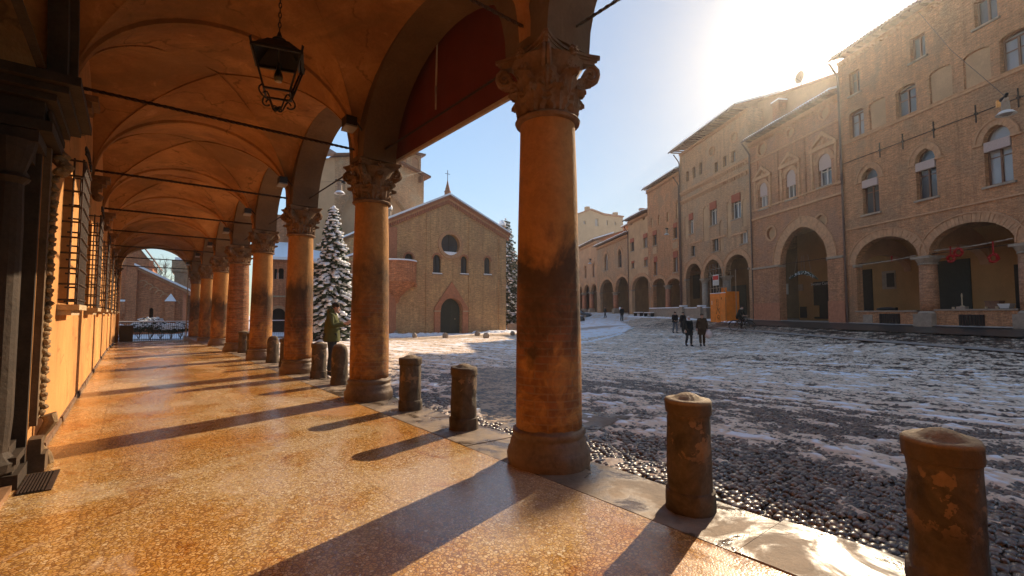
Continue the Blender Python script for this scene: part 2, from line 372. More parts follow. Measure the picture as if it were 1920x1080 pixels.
def terrazzo():
    m = Mat('wet_terrazzo', .3, .5); w = m.coord('World')
    wob = m.n('ShaderNodeTexNoise'); wob.inputs['Scale'].default_value = 22; m.put(wob.inputs['Vector'], w)
    off = m.n('ShaderNodeVectorMath', operation='MULTIPLY_ADD'); m.put(off.inputs[0], wob.outputs['Color']); off.inputs[1].default_value = (.016, .016, 0); m.put(off.inputs[2], w)
    def v2(scale, feat, out):
        x = m.n('ShaderNodeTexVoronoi', feature=feat); x.inputs['Scale'].default_value = scale; m.put(x.inputs['Vector'], off.outputs[0]); return x.outputs[out]
    cid = v2(46, 'F1', 'Color'); cell = m.xyz(cid); edge = v2(46, 'DISTANCE_TO_EDGE', 'Distance')
    chip = m.ramp(cell[0], [(0.0, (.60, .42, .20)), (.22, (.70, .53, .30)), (.42, (.56, .36, .13)), (.6, (.50, .30, .08)), (.75, (.64, .42, .19)), (.88, (.34, .21, .08)), (.97, (.76, .64, .44))], 'CONSTANT')
    grout = (.25, .135, .06)
    c = m.mix(m.ramp(edge, [(.05, 0.0), (.13, 1.0)]), grout, chip)
    big = m.noise(.45, 5, .6, 'World', dist=.4); med = m.noise(2.3, 6, .68, 'World', k=(1, .7, 1), dist=.9); fin = m.noise(9, 4, .7)
    # reddish ochre worn areas, darker pits
    c = m.mix(m.ramp(big, [(.44, 0.0), (.56, .85)]), c, m.mix(1, c, (.88, .60, .28), 'MULTIPLY'))
    c = m.mix(m.ramp(med, [(.56, 0.0), (.66, .75)]), c, m.mix(1, c, (.68, .42, .16), 'MULTIPLY'))
    c = m.mix(m.ramp(big, [(.38, .55), (.48, 0.0)]), c, m.mix(.5, c, (.66, .50, .38)))
    c = m.mix(m.ramp(med, [(.3, .5), (.4, 0.0)]), c, (.60, .44, .32))
    # expansion joints
    o = m.xyz(w)
    def line(a, per, ph, wd): return m.ramp(m.math('ABSOLUTE', m.math('SUBTRACT', m.math('FRACT', m.math('ADD', m.math('DIVIDE', a, per), ph)), .5)), [(wd, 1.0), (wd * 2, 0.0)])
    j = m.math('MAXIMUM', line(o[1], 4.45, .1, .0012), line(o[0], 1.85, .62, .0028))
    crack = m.ramp(m.n('ShaderNodeTexVoronoi', feature='DISTANCE_TO_EDGE').outputs[0], [(0, 0.0), (1, 0.0)])
    c = m.mix(m.math('MULTIPLY', j, .3), c, (.14, .07, .035))
    m.color(c)
    wet = m.noise(.8, 5, .62, 'World', k=(1.2, .6, 1), dist=.8)
    m.rough(m.math('ADD', m.ramp(wet, [(.32, .42), (.44, .18), (.54, .05)]), m.math('MULTIPLY', fin, .16)))
    m.bump(m.math('ADD', m.math('MULTIPLY', edge, .9), m.math('MULTIPLY', fin, .45)), .30, .006)
    m.b.inputs['Specular IOR Level'].default_value = .5
    return m.m
M['terrazzo'] = terrazzo()
def kerb():
    m = Mat('wet_kerb_stone', .4, .5); f = m.noise(1.6, 6, .66, dist=.5); g = m.noise(40, 3, .7); h = m.noise(7, 5, .7)
    c = m.mix(m.ramp(f, [(.35, 0.0), (.65, 1.0)]), (.15, .105, .07), (.30, .22, .15))
    c = m.mix(.4, c, m.ramp(h, [(.3, (.6, .6, .6)), (.7, (1.35, 1.3, 1.25))]), 'MULTIPLY')
    m.color(c); wf = m.noise(1.7, 6, .65, dist=1.0)
    m.color(m.mix(m.ramp(wf, [(.47, 0.0), (.56, .65)]), c, (.07, .05, .035))); m.rough(m.ramp(wf, [(.42, .85), (.50, .55), (.60, .10)]))
    m.bump(m.math('ADD', g, m.math('MULTIPLY', h, 2.2)), .35, .008); return m.m
M['kerb'] = kerb()
def pebble():
    m = Mat('wet_river_cobble', .32, .5); r = m.n('ShaderNodeObjectInfo').outputs['Random']
    f = m.vor(12.5, 'F1', 'World', out='Color'); x = m.xyz(f)[0]
    c = m.ramp(x, [(0, (.06, .042, .03)), (.5, (.12, .082, .055)), (.85, (.20, .135, .09)), (1, (.28, .19, .12))])
    m.color(m.mix(.4, c, m.ramp(m.noise(50, 3), [(.3, (.6, .6, .6)), (.7, (1.4, 1.4, 1.4))]), 'MULTIPLY'))
    m.rough(m.ramp(m.noise(5, 3), [(.35, .22), (.65, .5)])); m.bump(m.noise(60, 3), .15, .004); return m.m
M['pebble'] = pebble()
def ground_mat():
    m = Mat('slushy_cobbled_ground', .6, .35)
    s = m.attr('snow'); mud = m.attr('mud'); w = 'World'
    vd = m.vor(11.5, 'F1', w, k=(1, 1, 0)); vc = m.xyz(m.vor(11.5, 'F1', w, k=(1, 1, 0), out='Color'))[0]
    n1 = m.noise(3.2, 6, .7, w, dist=.5); n2 = m.noise(17, 4, .7, w)
    stone = m.ramp(vc, [(0, (.035, .026, .020)), (.6, (.075, .054, .040)), (1, (.13, .092, .066))])
    stone = m.mix(m.ramp(vd, [(.38, 0.0), (.6, .75)]), stone, (.03, .022, .016))
    snow = m.ramp(n1, [(.25, (.44, .31, .21)), (.5, (.75, .56, .40)), (.75, (.88, .73, .57))])
    snow = m.mix(m.ramp(s, [(.8, 0.0), (1.1, 1.0)]), snow, (.84, .83, .84))
    snow = m.mix(m.math('MULTIPLY', mud, .75), snow, (.34, .23, .14))
    k = m.math('ADD', m.math('ADD', s, m.math('MULTIPLY', m.math('SUBTRACT', n1, .5), 1.5)), m.math('ADD', m.math('MULTIPLY', m.math('SUBTRACT', vd, .38), .9), m.math('MULTIPLY', m.math('SUBTRACT', n2, .5), 1.9)))
    k = m.ramp(k, [(.40, 0.0), (.56, 1.0)])
    m.color(m.mix(k, stone, snow)); m.rough(m.mix(k, (.38, .38, .38), (.72, .72, .72)))
    hh = m.math('ADD', m.math('MULTIPLY', m.math('SUBTRACT', 1.0, vd), m.math('SUBTRACT', 1.0, m.math('MULTIPLY', k, .7))), m.math('ADD', m.math('MULTIPLY', k, .5), m.math('MULTIPLY', n2, .35)))
    m.bump(hh, .8, .03); return m.m
M['ground'] = ground_mat()
M['far_stone'] = plain('pale_granite_band', (.36, .30, .25), .5, .35, var=.3, sc_=5)
M['asphalt'] = plain('wet_dark_paving', (.06, .048, .04), .35, .45, var=.4, sc_=4)

# ---------------------------------------------------------------- frames: vertical planes facing the square
class Frame:
    """local x runs along the front (to the left as seen from outside), local y outward, z up"""
    def __init__(s, o, d): s.o = Vector((o[0], o[1], 0)); s.d = Vector((d[0], d[1], 0)).normalized(); s.n = Vector((-s.d.y, s.d.x, 0)); s.rz = math.atan2(s.d.y, s.d.x)
    def F(s, px, py, y=0.0):
        r = ray(px, py); p0 = s.o + s.n * y; t = (p0 - CAM).dot(s.n) / r.dot(s.n); P = CAM + r * t
        return ((P - s.o).dot(s.d), P.z)
    def W(s, x, y, z=0.0): p = s.o + s.d * x + s.n * y; return Vector((p.x, p.y, z))
    def root(s, name, label, cat, x=0, y=0, z=0, group=None):
        return empty(name, s.W(x, y, z), s.rz, label, cat, group)
    def loc(s, p): d = Vector((p[0], p[1], 0)) - s.o; return d.dot(s.d), d.dot(s.n)
FAC = Frame((31.426, 4.852), (.52212, .85287))
KX0, KX1 = 2.88, 3.62                    # kerb strip
WALLX = -.68
def floor_z(u): return -.36 * float(sstep(22, 40, u))
def ground_z(x, y):
    x = np.asarray(x, float); y = np.asarray(y, float)
    e = x - KX1
    d = (x - FAC.o.x) * FAC.n.x + (y - FAC.o.y) * FAC.n.y; t = (x - FAC.o.x) * FAC.d.x + (y - FAC.o.y) * FAC.d.y
    G = np.interp(t, [-30, 0, 13.5, 25, 39, 54, 80], [.72, .8, .92, 1.15, 1.35, 1.62, 1.8])
    base = -.05 - .36 * sstep(22, 40, y) * (1 - sstep(0, 12, e)) - .42 * sstep(0, 13, e)
    return base + (G - base) * np.exp(-np.maximum(d, 0) / 6.5)
def gz(x, y): return float(ground_z(x, y))
def W(px, py):
    """the point of the ground seen at a pixel"""
    r = ray(px, py); lo, hi = .5, 160.0; prev = lo
    k = lo
    while k < hi:
        p = CAM + r * k
        if p.z < gz(p.x, p.y):
            a, b = prev, k
            for _ in range(24):
                m_ = (a + b) / 2; p = CAM + r * m_
                if p.z < gz(p.x, p.y): b = m_
                else: a = m_
            return CAM + r * b
        prev = k; k *= 1.03
    return CAM + r * hi
CHL = at_depth(722, 590, 39.2); CHR = at_depth(948, 590, 46.8)
CH = Frame((CHR.x, CHR.y), (CHL.x - CHR.x, CHL.y - CHR.y)); CHW = (Vector((CHL.x, CHL.y, 0)) - CH.o).length

# snow cover of the square: 0 bare wet cobbles .. 1 clean snow
PLAT = [W(1060, 640), W(1060, 601), W(1120, 598), W(1168, 606), W(1183, 614), W(1172, 624), W(1130, 632)]
def inside(poly, x, y):
    r = np.zeros(np.shape(x), bool); n = len(poly)
    for i in range(n):
        a, b = poly[i], poly[(i + 1) % n]
        c = ((a.y > y) != (b.y > y)) & (x < (b.x - a.x) * (y - a.y) / (b.y - a.y + 1e-12) + a.x); r ^= c
    return r
RAMP = [W(975, 800), W(975, 690), W(880, 690), W(905, 790)]
def snow_cov(x, y):
    x = np.asarray(x, float); y = np.asarray(y, float); e = x - KX1
    d = (x - FAC.o.x) * FAC.n.x + (y - FAC.o.y) * FAC.n.y; t = (x - FAC.o.x) * FAC.d.x + (y - FAC.o.y) * FAC.d.y
    ca, sa = math.cos(.25), math.sin(.25)                      # streaks left by wheels
    p = x * ca + y * sa; q = -x * sa + y * ca
    s = .56 + .7 * (fbm(q * .22 + 3, p * 1.1, 4) - .5) + .9 * (fbm(q * 1.9, p * 3.8 + 9, 4) - .5) + .8 * (fbm(x * 13, y * 13, 2) - .5) + 1.0 * (fbm(x * 5, y * 5, 3) - .5)
    for k, (p0, am, fq, ph, w_) in enumerate(((2.2, .9, .09, .3, .5), (6.0, 1.6, .06, 2.0, .5), (9.5, 1.1, .08, 4.1, .6), (13.5, 1.8, .05, 1.0, .5), (17.5, 1.2, .07, 3.3, .6), (3.9, 2.4, .045, 5.2, .35), (11.5, 2.2, .055, 0.2, .4))):
        for o_ in (0, 1.45):
            dd = np.abs(p - x * 0 - (p0 * 1.0 + o_ + am * np.sin(q * fq + ph) + .05 * q) - 2) if k % 2 else np.abs(p - (p0 + o_ + am * np.sin(q * fq + ph)))
            s = s - w_ * np.exp(-(dd / .14) ** 2) + .12 * np.exp(-((dd - .32) / .12) ** 2)
    near = e + .28 * y
    s = s - .75 * (1 - sstep(-.1, 2.4, near + 1.6 * (fbm(x * .9, y * .9, 3) - .5)))
    s = s + .22 * sstep(8, 20, y) * sstep(0, 3, e) * (1 - sstep(14, 22, e))
    s = s - .42 * (1 - sstep(2.5, 8, d)) * (1 - sstep(14, 30, t))
    wx = (x - CH.o.x) * CH.n.x + (y - CH.o.y) * CH.n.y
    s = s + .5 * (1 - sstep(2.0, 3.6, wx))
    mud = np.clip(sstep(3.6, 4.4, wx) * (1 - sstep(6.2, 7.6, wx)) * 1.2, 0, 1) * (t > -20) * (e > 0)
    mud = np.maximum(mud * (np.abs((x - CH.o.x) * CH.d.x + (y - CH.o.y) * CH.d.y - 6) < 16), .5 * (1 - sstep(2, 7, d)))
    pl = inside(PLAT, x, y); s = np.where(pl, 1.15 - .5 * sstep(.62, .7, fbm(q * .5, p * 6, 3)), s)
    rp = inside(RAMP, x, y); s = np.where(rp, .34 + .4 * (fbm(q, p * 5, 3) - .5), s); mud = np.where(rp, .8, mud)
    return s, np.clip(mud, 0, 1)
def surf(x, y):
    s, mud = snow_cov(x, y)
    pl = inside(PLAT, np.asarray(x, float), np.asarray(y, float))
    return ground_z(x, y) + .06 * (np.clip(s, -.2, 1.1) - .5) + pl * .10, s, mud
def axis(lo, fine0, fine1, hi, step, g):
    a = list(np.arange(fine0, fine1, step)); st = step; v = a[-1]
    while v < hi: st *= g; v += st; a.append(v)
    st = step; v = a[0]
    while v > lo: st *= g; v -= st; a.insert(0, v)
    return np.array(a)
# ground: one sheet reaching the horizon; dense near the camera
gx = axis(KX1, KX1, 9.5, 420, .045, 1.013); gx[0] = KX1
gy = axis(-40, -1.0, 9.0, 420, .05, 1.013)
X, Y = np.meshgrid(gx, gy); Z, S, MU = surf(X, Y); nx, ny = len(gx), len(gy)
co = np.stack([X, Y, Z], -1).reshape(-1, 3)
idx = np.arange(nx * ny).reshape(ny, nx)
fa = np.stack([idx[:-1, :-1], idx[:-1, 1:], idx[1:, 1:], idx[1:, :-1]], -1).reshape(-1, 4)
me = bpy.data.meshes.new('piazza_ground'); me.from_pydata(co.tolist(), [], fa.tolist()); me.materials.append(M['ground'])
for nm, A_ in (('snow', S), ('mud', MU)):
    at = me.attributes.new(nm, 'FLOAT', 'POINT'); at.data.foreach_set('value', A_.reshape(-1).astype(np.float32))
me.polygons.foreach_set('use_smooth', [True] * len(me.polygons))
piazza = bpy.data.objects.new('piazza_ground', me); link(piazza)
tag(piazza, 'cobbled square covered with trodden grey slush and snow', 'ground', kind='structure')
# ground west of the kerb line, beyond the end of the portico, and far left
mb = MB(); xs = [-420, -60, -20, -8, -3, 0, 2, KX1]; ys = [38.6, 40, 44, 50, 60, 90, 420]
for i in range(len(xs) - 1):
    for j in range(len(ys) - 1):
        mb.add([(a, b, gz(KX1, b) - .02) for a, b in ((xs[i], ys[j]), (xs[i + 1], ys[j]), (xs[i + 1], ys[j + 1]), (xs[i], ys[j + 1]))], [(0, 1, 2, 3)])
tag(mb.build('garden_ground', M['snow']), 'snowy ground beyond the far end of the portico', 'ground', kind='structure')

# cobbles: the three hundred that show largest are pieces, the others one mesh
rng = random.Random(3)
pts = []
row = 0; v = -.4
while v < 12:
    u = KX1 + .035 + (row % 2) * .04; st = .082
    while u < 9.6:
        x = u + rng.uniform(-.022, .022); y = v + rng.uniform(-.016, .016)
        px, py, dep = proj((x, y, gz(x, y)))
        if -60 < px < 1990 and 0 < py < 1140 and dep < 11.5: pts.append((x, y, px, py, dep))
        u += st
    v += .056; row += 1
P_ = np.array(pts); zz, ss, _ = surf(P_[:, 0], P_[:, 1])
top = ground_z(P_[:, 0], P_[:, 1]) + .012 + .010 * (np.random.RandomState(2).rand(len(pts)) - .5)
inr = inside(RAMP, P_[:, 0], P_[:, 1])
keep = [(i, P_[i]) for i in range(len(pts)) if not inr[i] and top[i] > zz[i] - .004]
V1, F1 = ICO[1]
hs = [i for i, p in enumerate(V1) if p[2] > -.35]; mp = {j: k for k, j in enumerate(hs)}
HV = V1[hs]; HF = [tuple(mp[a] for a in f) for f in F1 if all(a in mp for a in f)]
def pebble_mesh(k):
    r = random.Random(k); mbp = MB()
    mbp.add([(p[0] * .046 * (1 + r.uniform(-.16, .16)), p[1] * .030 * (1 + r.uniform(-.16, .16)), p[2] * .022 * (1 + r.uniform(-.12, .12))) for p in HV], HF)
    me = bpy.data.meshes.new('cobble'); me.from_pydata(mbp.v, [], mbp.f); me.materials.append(M['pebble'])
    me.polygons.foreach_set('use_smooth', [True] * len(me.polygons)); return me
pm = [pebble_mesh(k) for k in range(6)]
vis = [(p[4], i) for i, p in keep if 0 < p[2] < 1920 and 0 < p[3] < 1080 and not (1685 < p[2] < 1845 and p[3] > 820) and not (1245 < p[2] < 1342 and p[3] > 750) and zz[i] < top[i] - .012]
vis.sort(); pick = {i for _, i in vis[:300]}
bigV = []; bigF = []
for i, p in keep:
    a = rng.uniform(-.45, .45); s = rng.uniform(.72, 1.25); c_, s_ = math.cos(a), math.sin(a); zt = top[i] - .022
    if i in pick:
        o = mesh_obj('cobble', pm[i % 6], piazza, (p[0], p[1], zt), (rng.uniform(-.12, .12), rng.uniform(-.12, .12), a)); o.scale = (s, s, 1)
    else:
        vv = HV * np.array([.046 * s, .030 * s, .022]) * (1 + .12 * np.random.RandomState(i).randn(*HV.shape) * .8); n0 = len(bigV)
        bigV += [(p[0] + q[0] * c_ - q[1] * s_, p[1] + q[0] * s_ + q[1] * c_, zt + q[2]) for q in vv]
        bigF += [(a_ + n0, b_ + n0, d_ + n0) for a_, b_, d_ in HF]
mb = MB(); mb.v = bigV; mb.f = bigF
cob = mb.build('cobble_field', M['pebble'], piazza, True, 'stuff')

# ---------------------------------------------------------------- portico floor and kerb
ys = [-14, -8, -3, 0, 4, 8, 12, 16, 20] + list(np.arange(22, 38.7, 1.2)); ys.append(38.6)
mb = MB()
for a, b in zip(ys[:-1], ys[1:]):
    mb.add([(-2.2, a, floor_z(a)), (KX0, a, floor_z(a)), (KX0, b, floor_z(b)), (-2.2, b, floor_z(b))], [(0, 1, 2, 3)])
    mb.add([(KX0, a, floor_z(a)), (KX0, a, -.6), (KX0, b, -.6), (KX0, b, floor_z(b))], [(0, 1, 2, 3)])
pfloor = mb.build('portico_floor', M['terrazzo']); tag(pfloor, 'warm orange wet terrazzo floor running down the portico', 'floor', kind='structure')
kr = empty('kerb_strip', (0, 0, 0), 0, 'wet grey stone kerb under the columns and bollards', 'kerb', kind='structure')
mb = MB().box(KX0 - .05, KX1 - .012, -14, 38.5, -.75, -.05); mb.build('kerb_bed', M['base_stone'], kr)
y = -13.0; rk = random.Random(5)
while y < 38.4:
    L = rk.uniform(1.0, 1.9); y1 = min(38.5, y + L); z0 = floor_z((y + y1) / 2); dz = rk.uniform(-.006, .004); xa = KX0 + rk.uniform(.004, .012); xb = KX1 + rk.uniform(-.02, .02)
    h = MB(); n = 7
    for i in range(n):
        ya, yb = y + .005 + (L - .01) * 0 + (y1 - y - .01) * i / n, y + .005 + (y1 - y - .01) * (i + 1) / n
        wa, wb = .008 * math.sin(ya * 7.1) + .006 * math.sin(ya * 17), .008 * math.sin(yb * 7.1) + .006 * math.sin(yb * 17)
        t = z0 + dz; c = .012
        p = [(xa, ya, t - .2), (xa, ya, t - c), (xa + c, ya, t), (xb + wa - c, ya, t - .012), (xb + wa, ya, t - .03), (xb + wa, ya, t - .3)]
        q = [(xa, yb, t - .2), (xa, yb, t - c), (xa + c, yb, t), (xb + wb - c, yb, t - .012), (xb + wb, yb, t - .03), (xb + wb, yb, t - .3)]
        fs = [(k, k + 1, k + 7, k + 6) for k in range(5)]
        if i == 0: fs.append((5, 4, 3, 2, 1, 0))
        if i == n - 1: fs.append((6, 7, 8, 9, 10, 11))
        h.add(p + q, fs)
    h.build('kerb_slab', M['kerb'], kr); y = y1
# smooth stone ramp between a bollard and the first column, and pale band by the palaces
def sheet(name, poly, mat, label, cat, lift=.01, n=10, kind='structure', rough=0):
    a, b, c, d = poly; mbs = MB(); r = random.Random(1)
    g = [[a.lerp(b, i / n).lerp(d.lerp(c, i / n), j / n) for j in range(n + 1)] for i in range(n + 1)]
    vs = [(p.x, p.y, float(surf(p.x, p.y)[0]) + lift + r.uniform(0, rough)) for rr in g for p in rr]
    mbs.add(vs, [(i * (n + 1) + j, (i + 1) * (n + 1) + j, (i + 1) * (n + 1) + j + 1, i * (n + 1) + j + 1) for i in range(n) for j in range(n)])
    return tag(mbs.build(name, mat, None, True), label, cat, kind=kind)
sheet('stone_ramp', [Vector((KX1 - .03, 4.75, 0)), Vector((KX1 - .03, 3.75, 0)), Vector((5.6, 4.1, 0)), Vector((5.4, 5.6, 0))], M['kerb'], 'smooth wet stone ramp from the kerb out onto the square', 'ramp', .012)
def band(p0, p1, w, mat, name, label, lift=.012):
    n = 40; mbs = MB(); p0 = Vector((p0.x, p0.y, 0)); p1 = Vector((p1.x, p1.y, 0)); d = (p1 - p0).normalized(); nn = Vector((-d.y, d.x, 0)) * w / 2; vs = []
    for i in range(n + 1):
        c = p0.lerp(p1, i / n)
        for s_ in (-1, 1):
            q = c + nn * s_; vs.append((q.x, q.y, max(float(surf(q.x, q.y)[0]), gz(q.x, q.y) + .03) + lift))
    mbs.add(vs, [(2 * i, 2 * i + 1, 2 * i + 3, 2 * i + 2) for i in range(n)])
    return tag(mbs.build(name, mat, None, True), label, 'paving band', kind='structure')
band(FAC.W(-14, 5.3), FAC.W(13, 3.6), .55, M['far_stone'], 'paving_band', 'pale stone band in the paving along the palace street')
band(FAC.W(-14, 1.0), FAC.W(16, .9), 1.7, M['asphalt'], 'street_gutter', 'dark wet paving strip at the foot of the right palaces', .008)
band(FAC.W(-14, .12), FAC.W(16, .12), .24, M['far_stone'], 'street_kerb', 'thin pale kerb at the foot of the right palaces', .05)
# ---------------------------------------------------------------- the portico building
COLS = [-14.5, -10.05, -5.6, -1.15, 3.38, 7.87, 12.3, 16.6, 20.8, 25.5, 30.5, 36.0]
COLX, SPR, VR = 3.25, 4.18, 1.52
port = empty('portico_building', (0, 0, 0), 0, 'old building with a vaulted portico of ochre columns along the square', 'building')
YM = lambda a, b, z: (b, a, z)          # panel helper: a runs along +Y, b is world x
END = 38.35
mb = MB(YM); loop = [(COLS[0] - .3, SPR - .1)]
ends = COLS[:] + [38.6]
for a, b in zip(ends[:-1], ends[1:]):
    if b < 38.5: loop += arch(a + .31, b - .31, SPR - .08, 1.60, 22)
    else: loop += [(a + .3, SPR - .1)] + arch(a + .31, b - .35, SPR - .08, 1.25, 14)
loop += [(END, SPR - .1), (END, 12.2), (COLS[0] - .3, 12.2)]
wins = [hole(a + 1.5, a + 2.7, 8.2, 9.6, .2, 8) for a in COLS[:-1]]
mb.panel(loop, wins, 2.95, 3.55); mb.build('arcade_wall', M['soffit'], port)
mb = MB(YM)
for h in wins: mb.box(h[1][0], h[0][0], 3.2, 3.24, 8.15, 9.85)
mb.build('upper_window', M['glass'], port)
# vaults
def vault(u0, u1, mat):
    mb = MB(); x0, x1 = WALLX, 2.95; cx, hx = (x0 + x1) / 2, (x1 - x0) / 2; cu, hu = (u0 + u1) / 2, (u1 - u0) / 2; n = 22
    for d in range(4):
        g = []
        for i in range(n + 1):
            t = i / n
            for k in range(n + 1):
                s = math.sin(PI / 2 * (2 * k / n - 1)) * t
                z = SPR + VR * math.sqrt(max(0, 1 - s * s)) + .26 * (1 - t) ** 1.3
                x, y = [(cx + hx * s, cu + hu * t), (cx - hx * s, cu - hu * t), (cx + hx * t, cu - hu * s), (cx - hx * t, cu + hu * s)][d]
                wv = .02 * math.sin(x * 2.3 + y * 1.7) + .015 * math.sin(y * 3.9 - x)
                g.append((x, y, z + wv * (1 - t ** 6) * (1 if abs(s) < .9 else .5)))
        mb.add(g, [(i * (n + 1) + k, i * (n + 1) + k + 1, (i + 1) * (n + 1) + k + 1, (i + 1) * (n + 1) + k) for i in range(n) for k in range(n)])
    vb = mb.build('vault_bay', mat, port, True)
    mb = MB()
    for sx_, sy_ in ((1, 1), (1, -1)):               # arris added to draw the crease shading where the webs meet
        pts = []
        for i in range(41):
            s = math.sin(PI / 2 * (i / 20 - 1)); pts.append((cx + hx * s * sx_, cu + hu * s * sy_, SPR + VR * math.sqrt(max(0, 1 - s * s)) + .26 * (1 - abs(s)) ** 1.3 - .004))
        mb.tube(pts[1:-1], .013, 5, close=False)
    mb.build('crease_tube', mat, vb, True); return vb
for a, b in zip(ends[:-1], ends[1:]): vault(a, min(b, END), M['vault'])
for u in COLS:                                        # band added so the shaded crease between bays reads
    P = arch(WALLX - .01, 2.96, SPR - .02, VR + .0, 26); Q = arch(WALLX + .03, 2.92, SPR - .02, VR - .030, 26); n = len(P); vs = []
    for x, z in P: vs += [(x, u - .08, z + .03), (x, u + .08, z + .03)]
    for x, z in Q: vs += [(x, u - .06, z), (x, u + .06, z)]
    mb = MB(); mb.add(vs, [q for i in range(n - 1) for q in ((2 * n + 2 * i, 2 * n + 2 * i + 2, 2 * n + 2 * i + 3, 2 * n + 2 * i + 1), (2 * i, 2 * i + 2, 2 * n + 2 * i + 2, 2 * n + 2 * i), (2 * i + 1, 2 * n + 2 * i + 1, 2 * n + 2 * i + 3, 2 * i + 3))]); mb.build('crease_band', M['vault'], port)
mb = MB().box(-12, 2.949, COLS[0] - .3, END - .01, 6.25, 12.1); mb.build('upper_storey', M['soffit'], port)
mb = MB(); zt = 12.2
mb.add([(4.15, -15.2, zt - .25), (4.15, 39, zt - .25), (-3, 39, zt + 2.1), (-3, -15.2, zt + 2.1), (4.15, -15.2, zt - .1), (4.15, 39, zt - .1), (-3, 39, zt + 2.3), (-3, -15.2, zt + 2.3)], [(0, 1, 2, 3), (7, 6, 5, 4), (0, 4, 5, 1), (3, 2, 6, 7), (1, 5, 6, 2), (0, 3, 7, 4)])
mb.build('roof', M['tile'], port)
# house wall with windows and the portal opening
WIN = [7.80 + 4.22 * k for k in range(7)]
WZ0, WZ1 = 1.58, 3.32
holes = [hole(u, u + 1.0, WZ0, WZ1 - .0) for u in WIN] + [hole(-5.2, -3.9, WZ0, WZ1)]
mb = MB(YM)
PU0, PU1 = 3.35, 6.08
mb.panel([(COLS[0] - .3, -.8), (END - .02, -.8), (END - .02, 6.2), (COLS[0] - .3, 6.2)], holes + [hole(PU0, PU1, -.3, 3.6, 1.45, 20)], -1.02, WALLX)
mb.build('house_wall', M['wall'], port)
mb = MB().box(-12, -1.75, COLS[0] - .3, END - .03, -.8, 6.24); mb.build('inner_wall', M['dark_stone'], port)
mb = MB(); rr = random.Random(4)
for k in range(60):   # rough cement skirting at the foot of the wall
    ya, yb = 7.15 + k * .52, 7.15 + (k + 1) * .52
    if yb > 38: break
    z = floor_z(ya); o = .035 + .02 * rr.random()
    mb.hexa([(WALLX, ya, z - .1), (WALLX + o, ya, z - .1), (WALLX + o, yb, z - .1), (WALLX, yb, z - .1), (WALLX, ya, z + .06), (WALLX + o * .6, ya, z + .05 + .03 * rr.random()), (WALLX + o * .6, yb, z + .05), (WALLX, yb, z + .06)])
mb.build('skirting', M['base_stone'], port)
# end wall with its big round arch
mb = MB(); mb.panel([(WALLX - .3, -1), (WALLX - .3, 6.2), (2.94, 6.2), (2.94, -1)] if False else [(WALLX - .3, -1), (WALLX + .16, -1)] + arch(WALLX + .16, 2.93, SPR + .1, 1.62, 22) + [(2.93, -1), (2.95, -1), (2.95, 6.24), (WALLX - .3, 6.24)], [], END - .5, END - .03)
mb.build('end_arch', M['vault'], port)

# columns: shaft > base, capital
def leaf(mb, ang, r0, z0, h, w, out, rng):
    ca, sa = math.cos(ang), math.sin(ang); n = 8; cols_ = 7; vs = []
    for i in range(n + 1):
        t = i / n
        if t < .72: rad = r0 + .018 + out * .35 * (t / .72) ** 2; z = z0 + h * t / .72 * .98
        else:
            a = (t - .72) / .28 * 2.3; rad = r0 + .018 + out * .35 + out * .42 * math.sin(a) + .012 * a; z = z0 + h * .98 + h * .16 * (math.sin(a + .6) - .56) - h * .10 * a * .6
        wd = w * (.72 + .5 * math.sin(PI * min(1, t * 1.15)) ** .7) * (1 - .75 * max(0, t - .7) / .3) * (1 + .16 * math.cos(t * 26))
        for j in range(cols_):
            s = (j / (cols_ - 1) - .5) * 2; bulge = .020 * (1 - s * s) + .012 * math.cos(s * 9.4) * (1 - t * .4)
            rr = rad + bulge - .03 * s * s * t; lx = s * wd / 2
            vs.append((ca * rr - sa * lx, sa * rr + ca * lx, z - .02 * abs(s) * t))
    m = len(vs); vs2 = [(x - ca * .02, y - sa * .02, z - .004) for x, y, z in vs]
    fs = [(i * cols_ + j, i * cols_ + j + 1, (i + 1) * cols_ + j + 1, (i + 1) * cols_ + j) for i in range(n) for j in range(cols_ - 1)]
    fs2 = [tuple(k + m for k in f[::-1]) for f in fs]
    edge = [i * cols_ for i in range(n + 1)] + [n * cols_ + j for j in range(1, cols_)] + [i * cols_ + cols_ - 1 for i in range(n - 1, -1, -1)]
    fe = [(edge[k], edge[k + 1], edge[k + 1] + m, edge[k] + m) for k in range(len(edge) - 1)]
    mb.add(vs + vs2, fs + fs2 + fe)
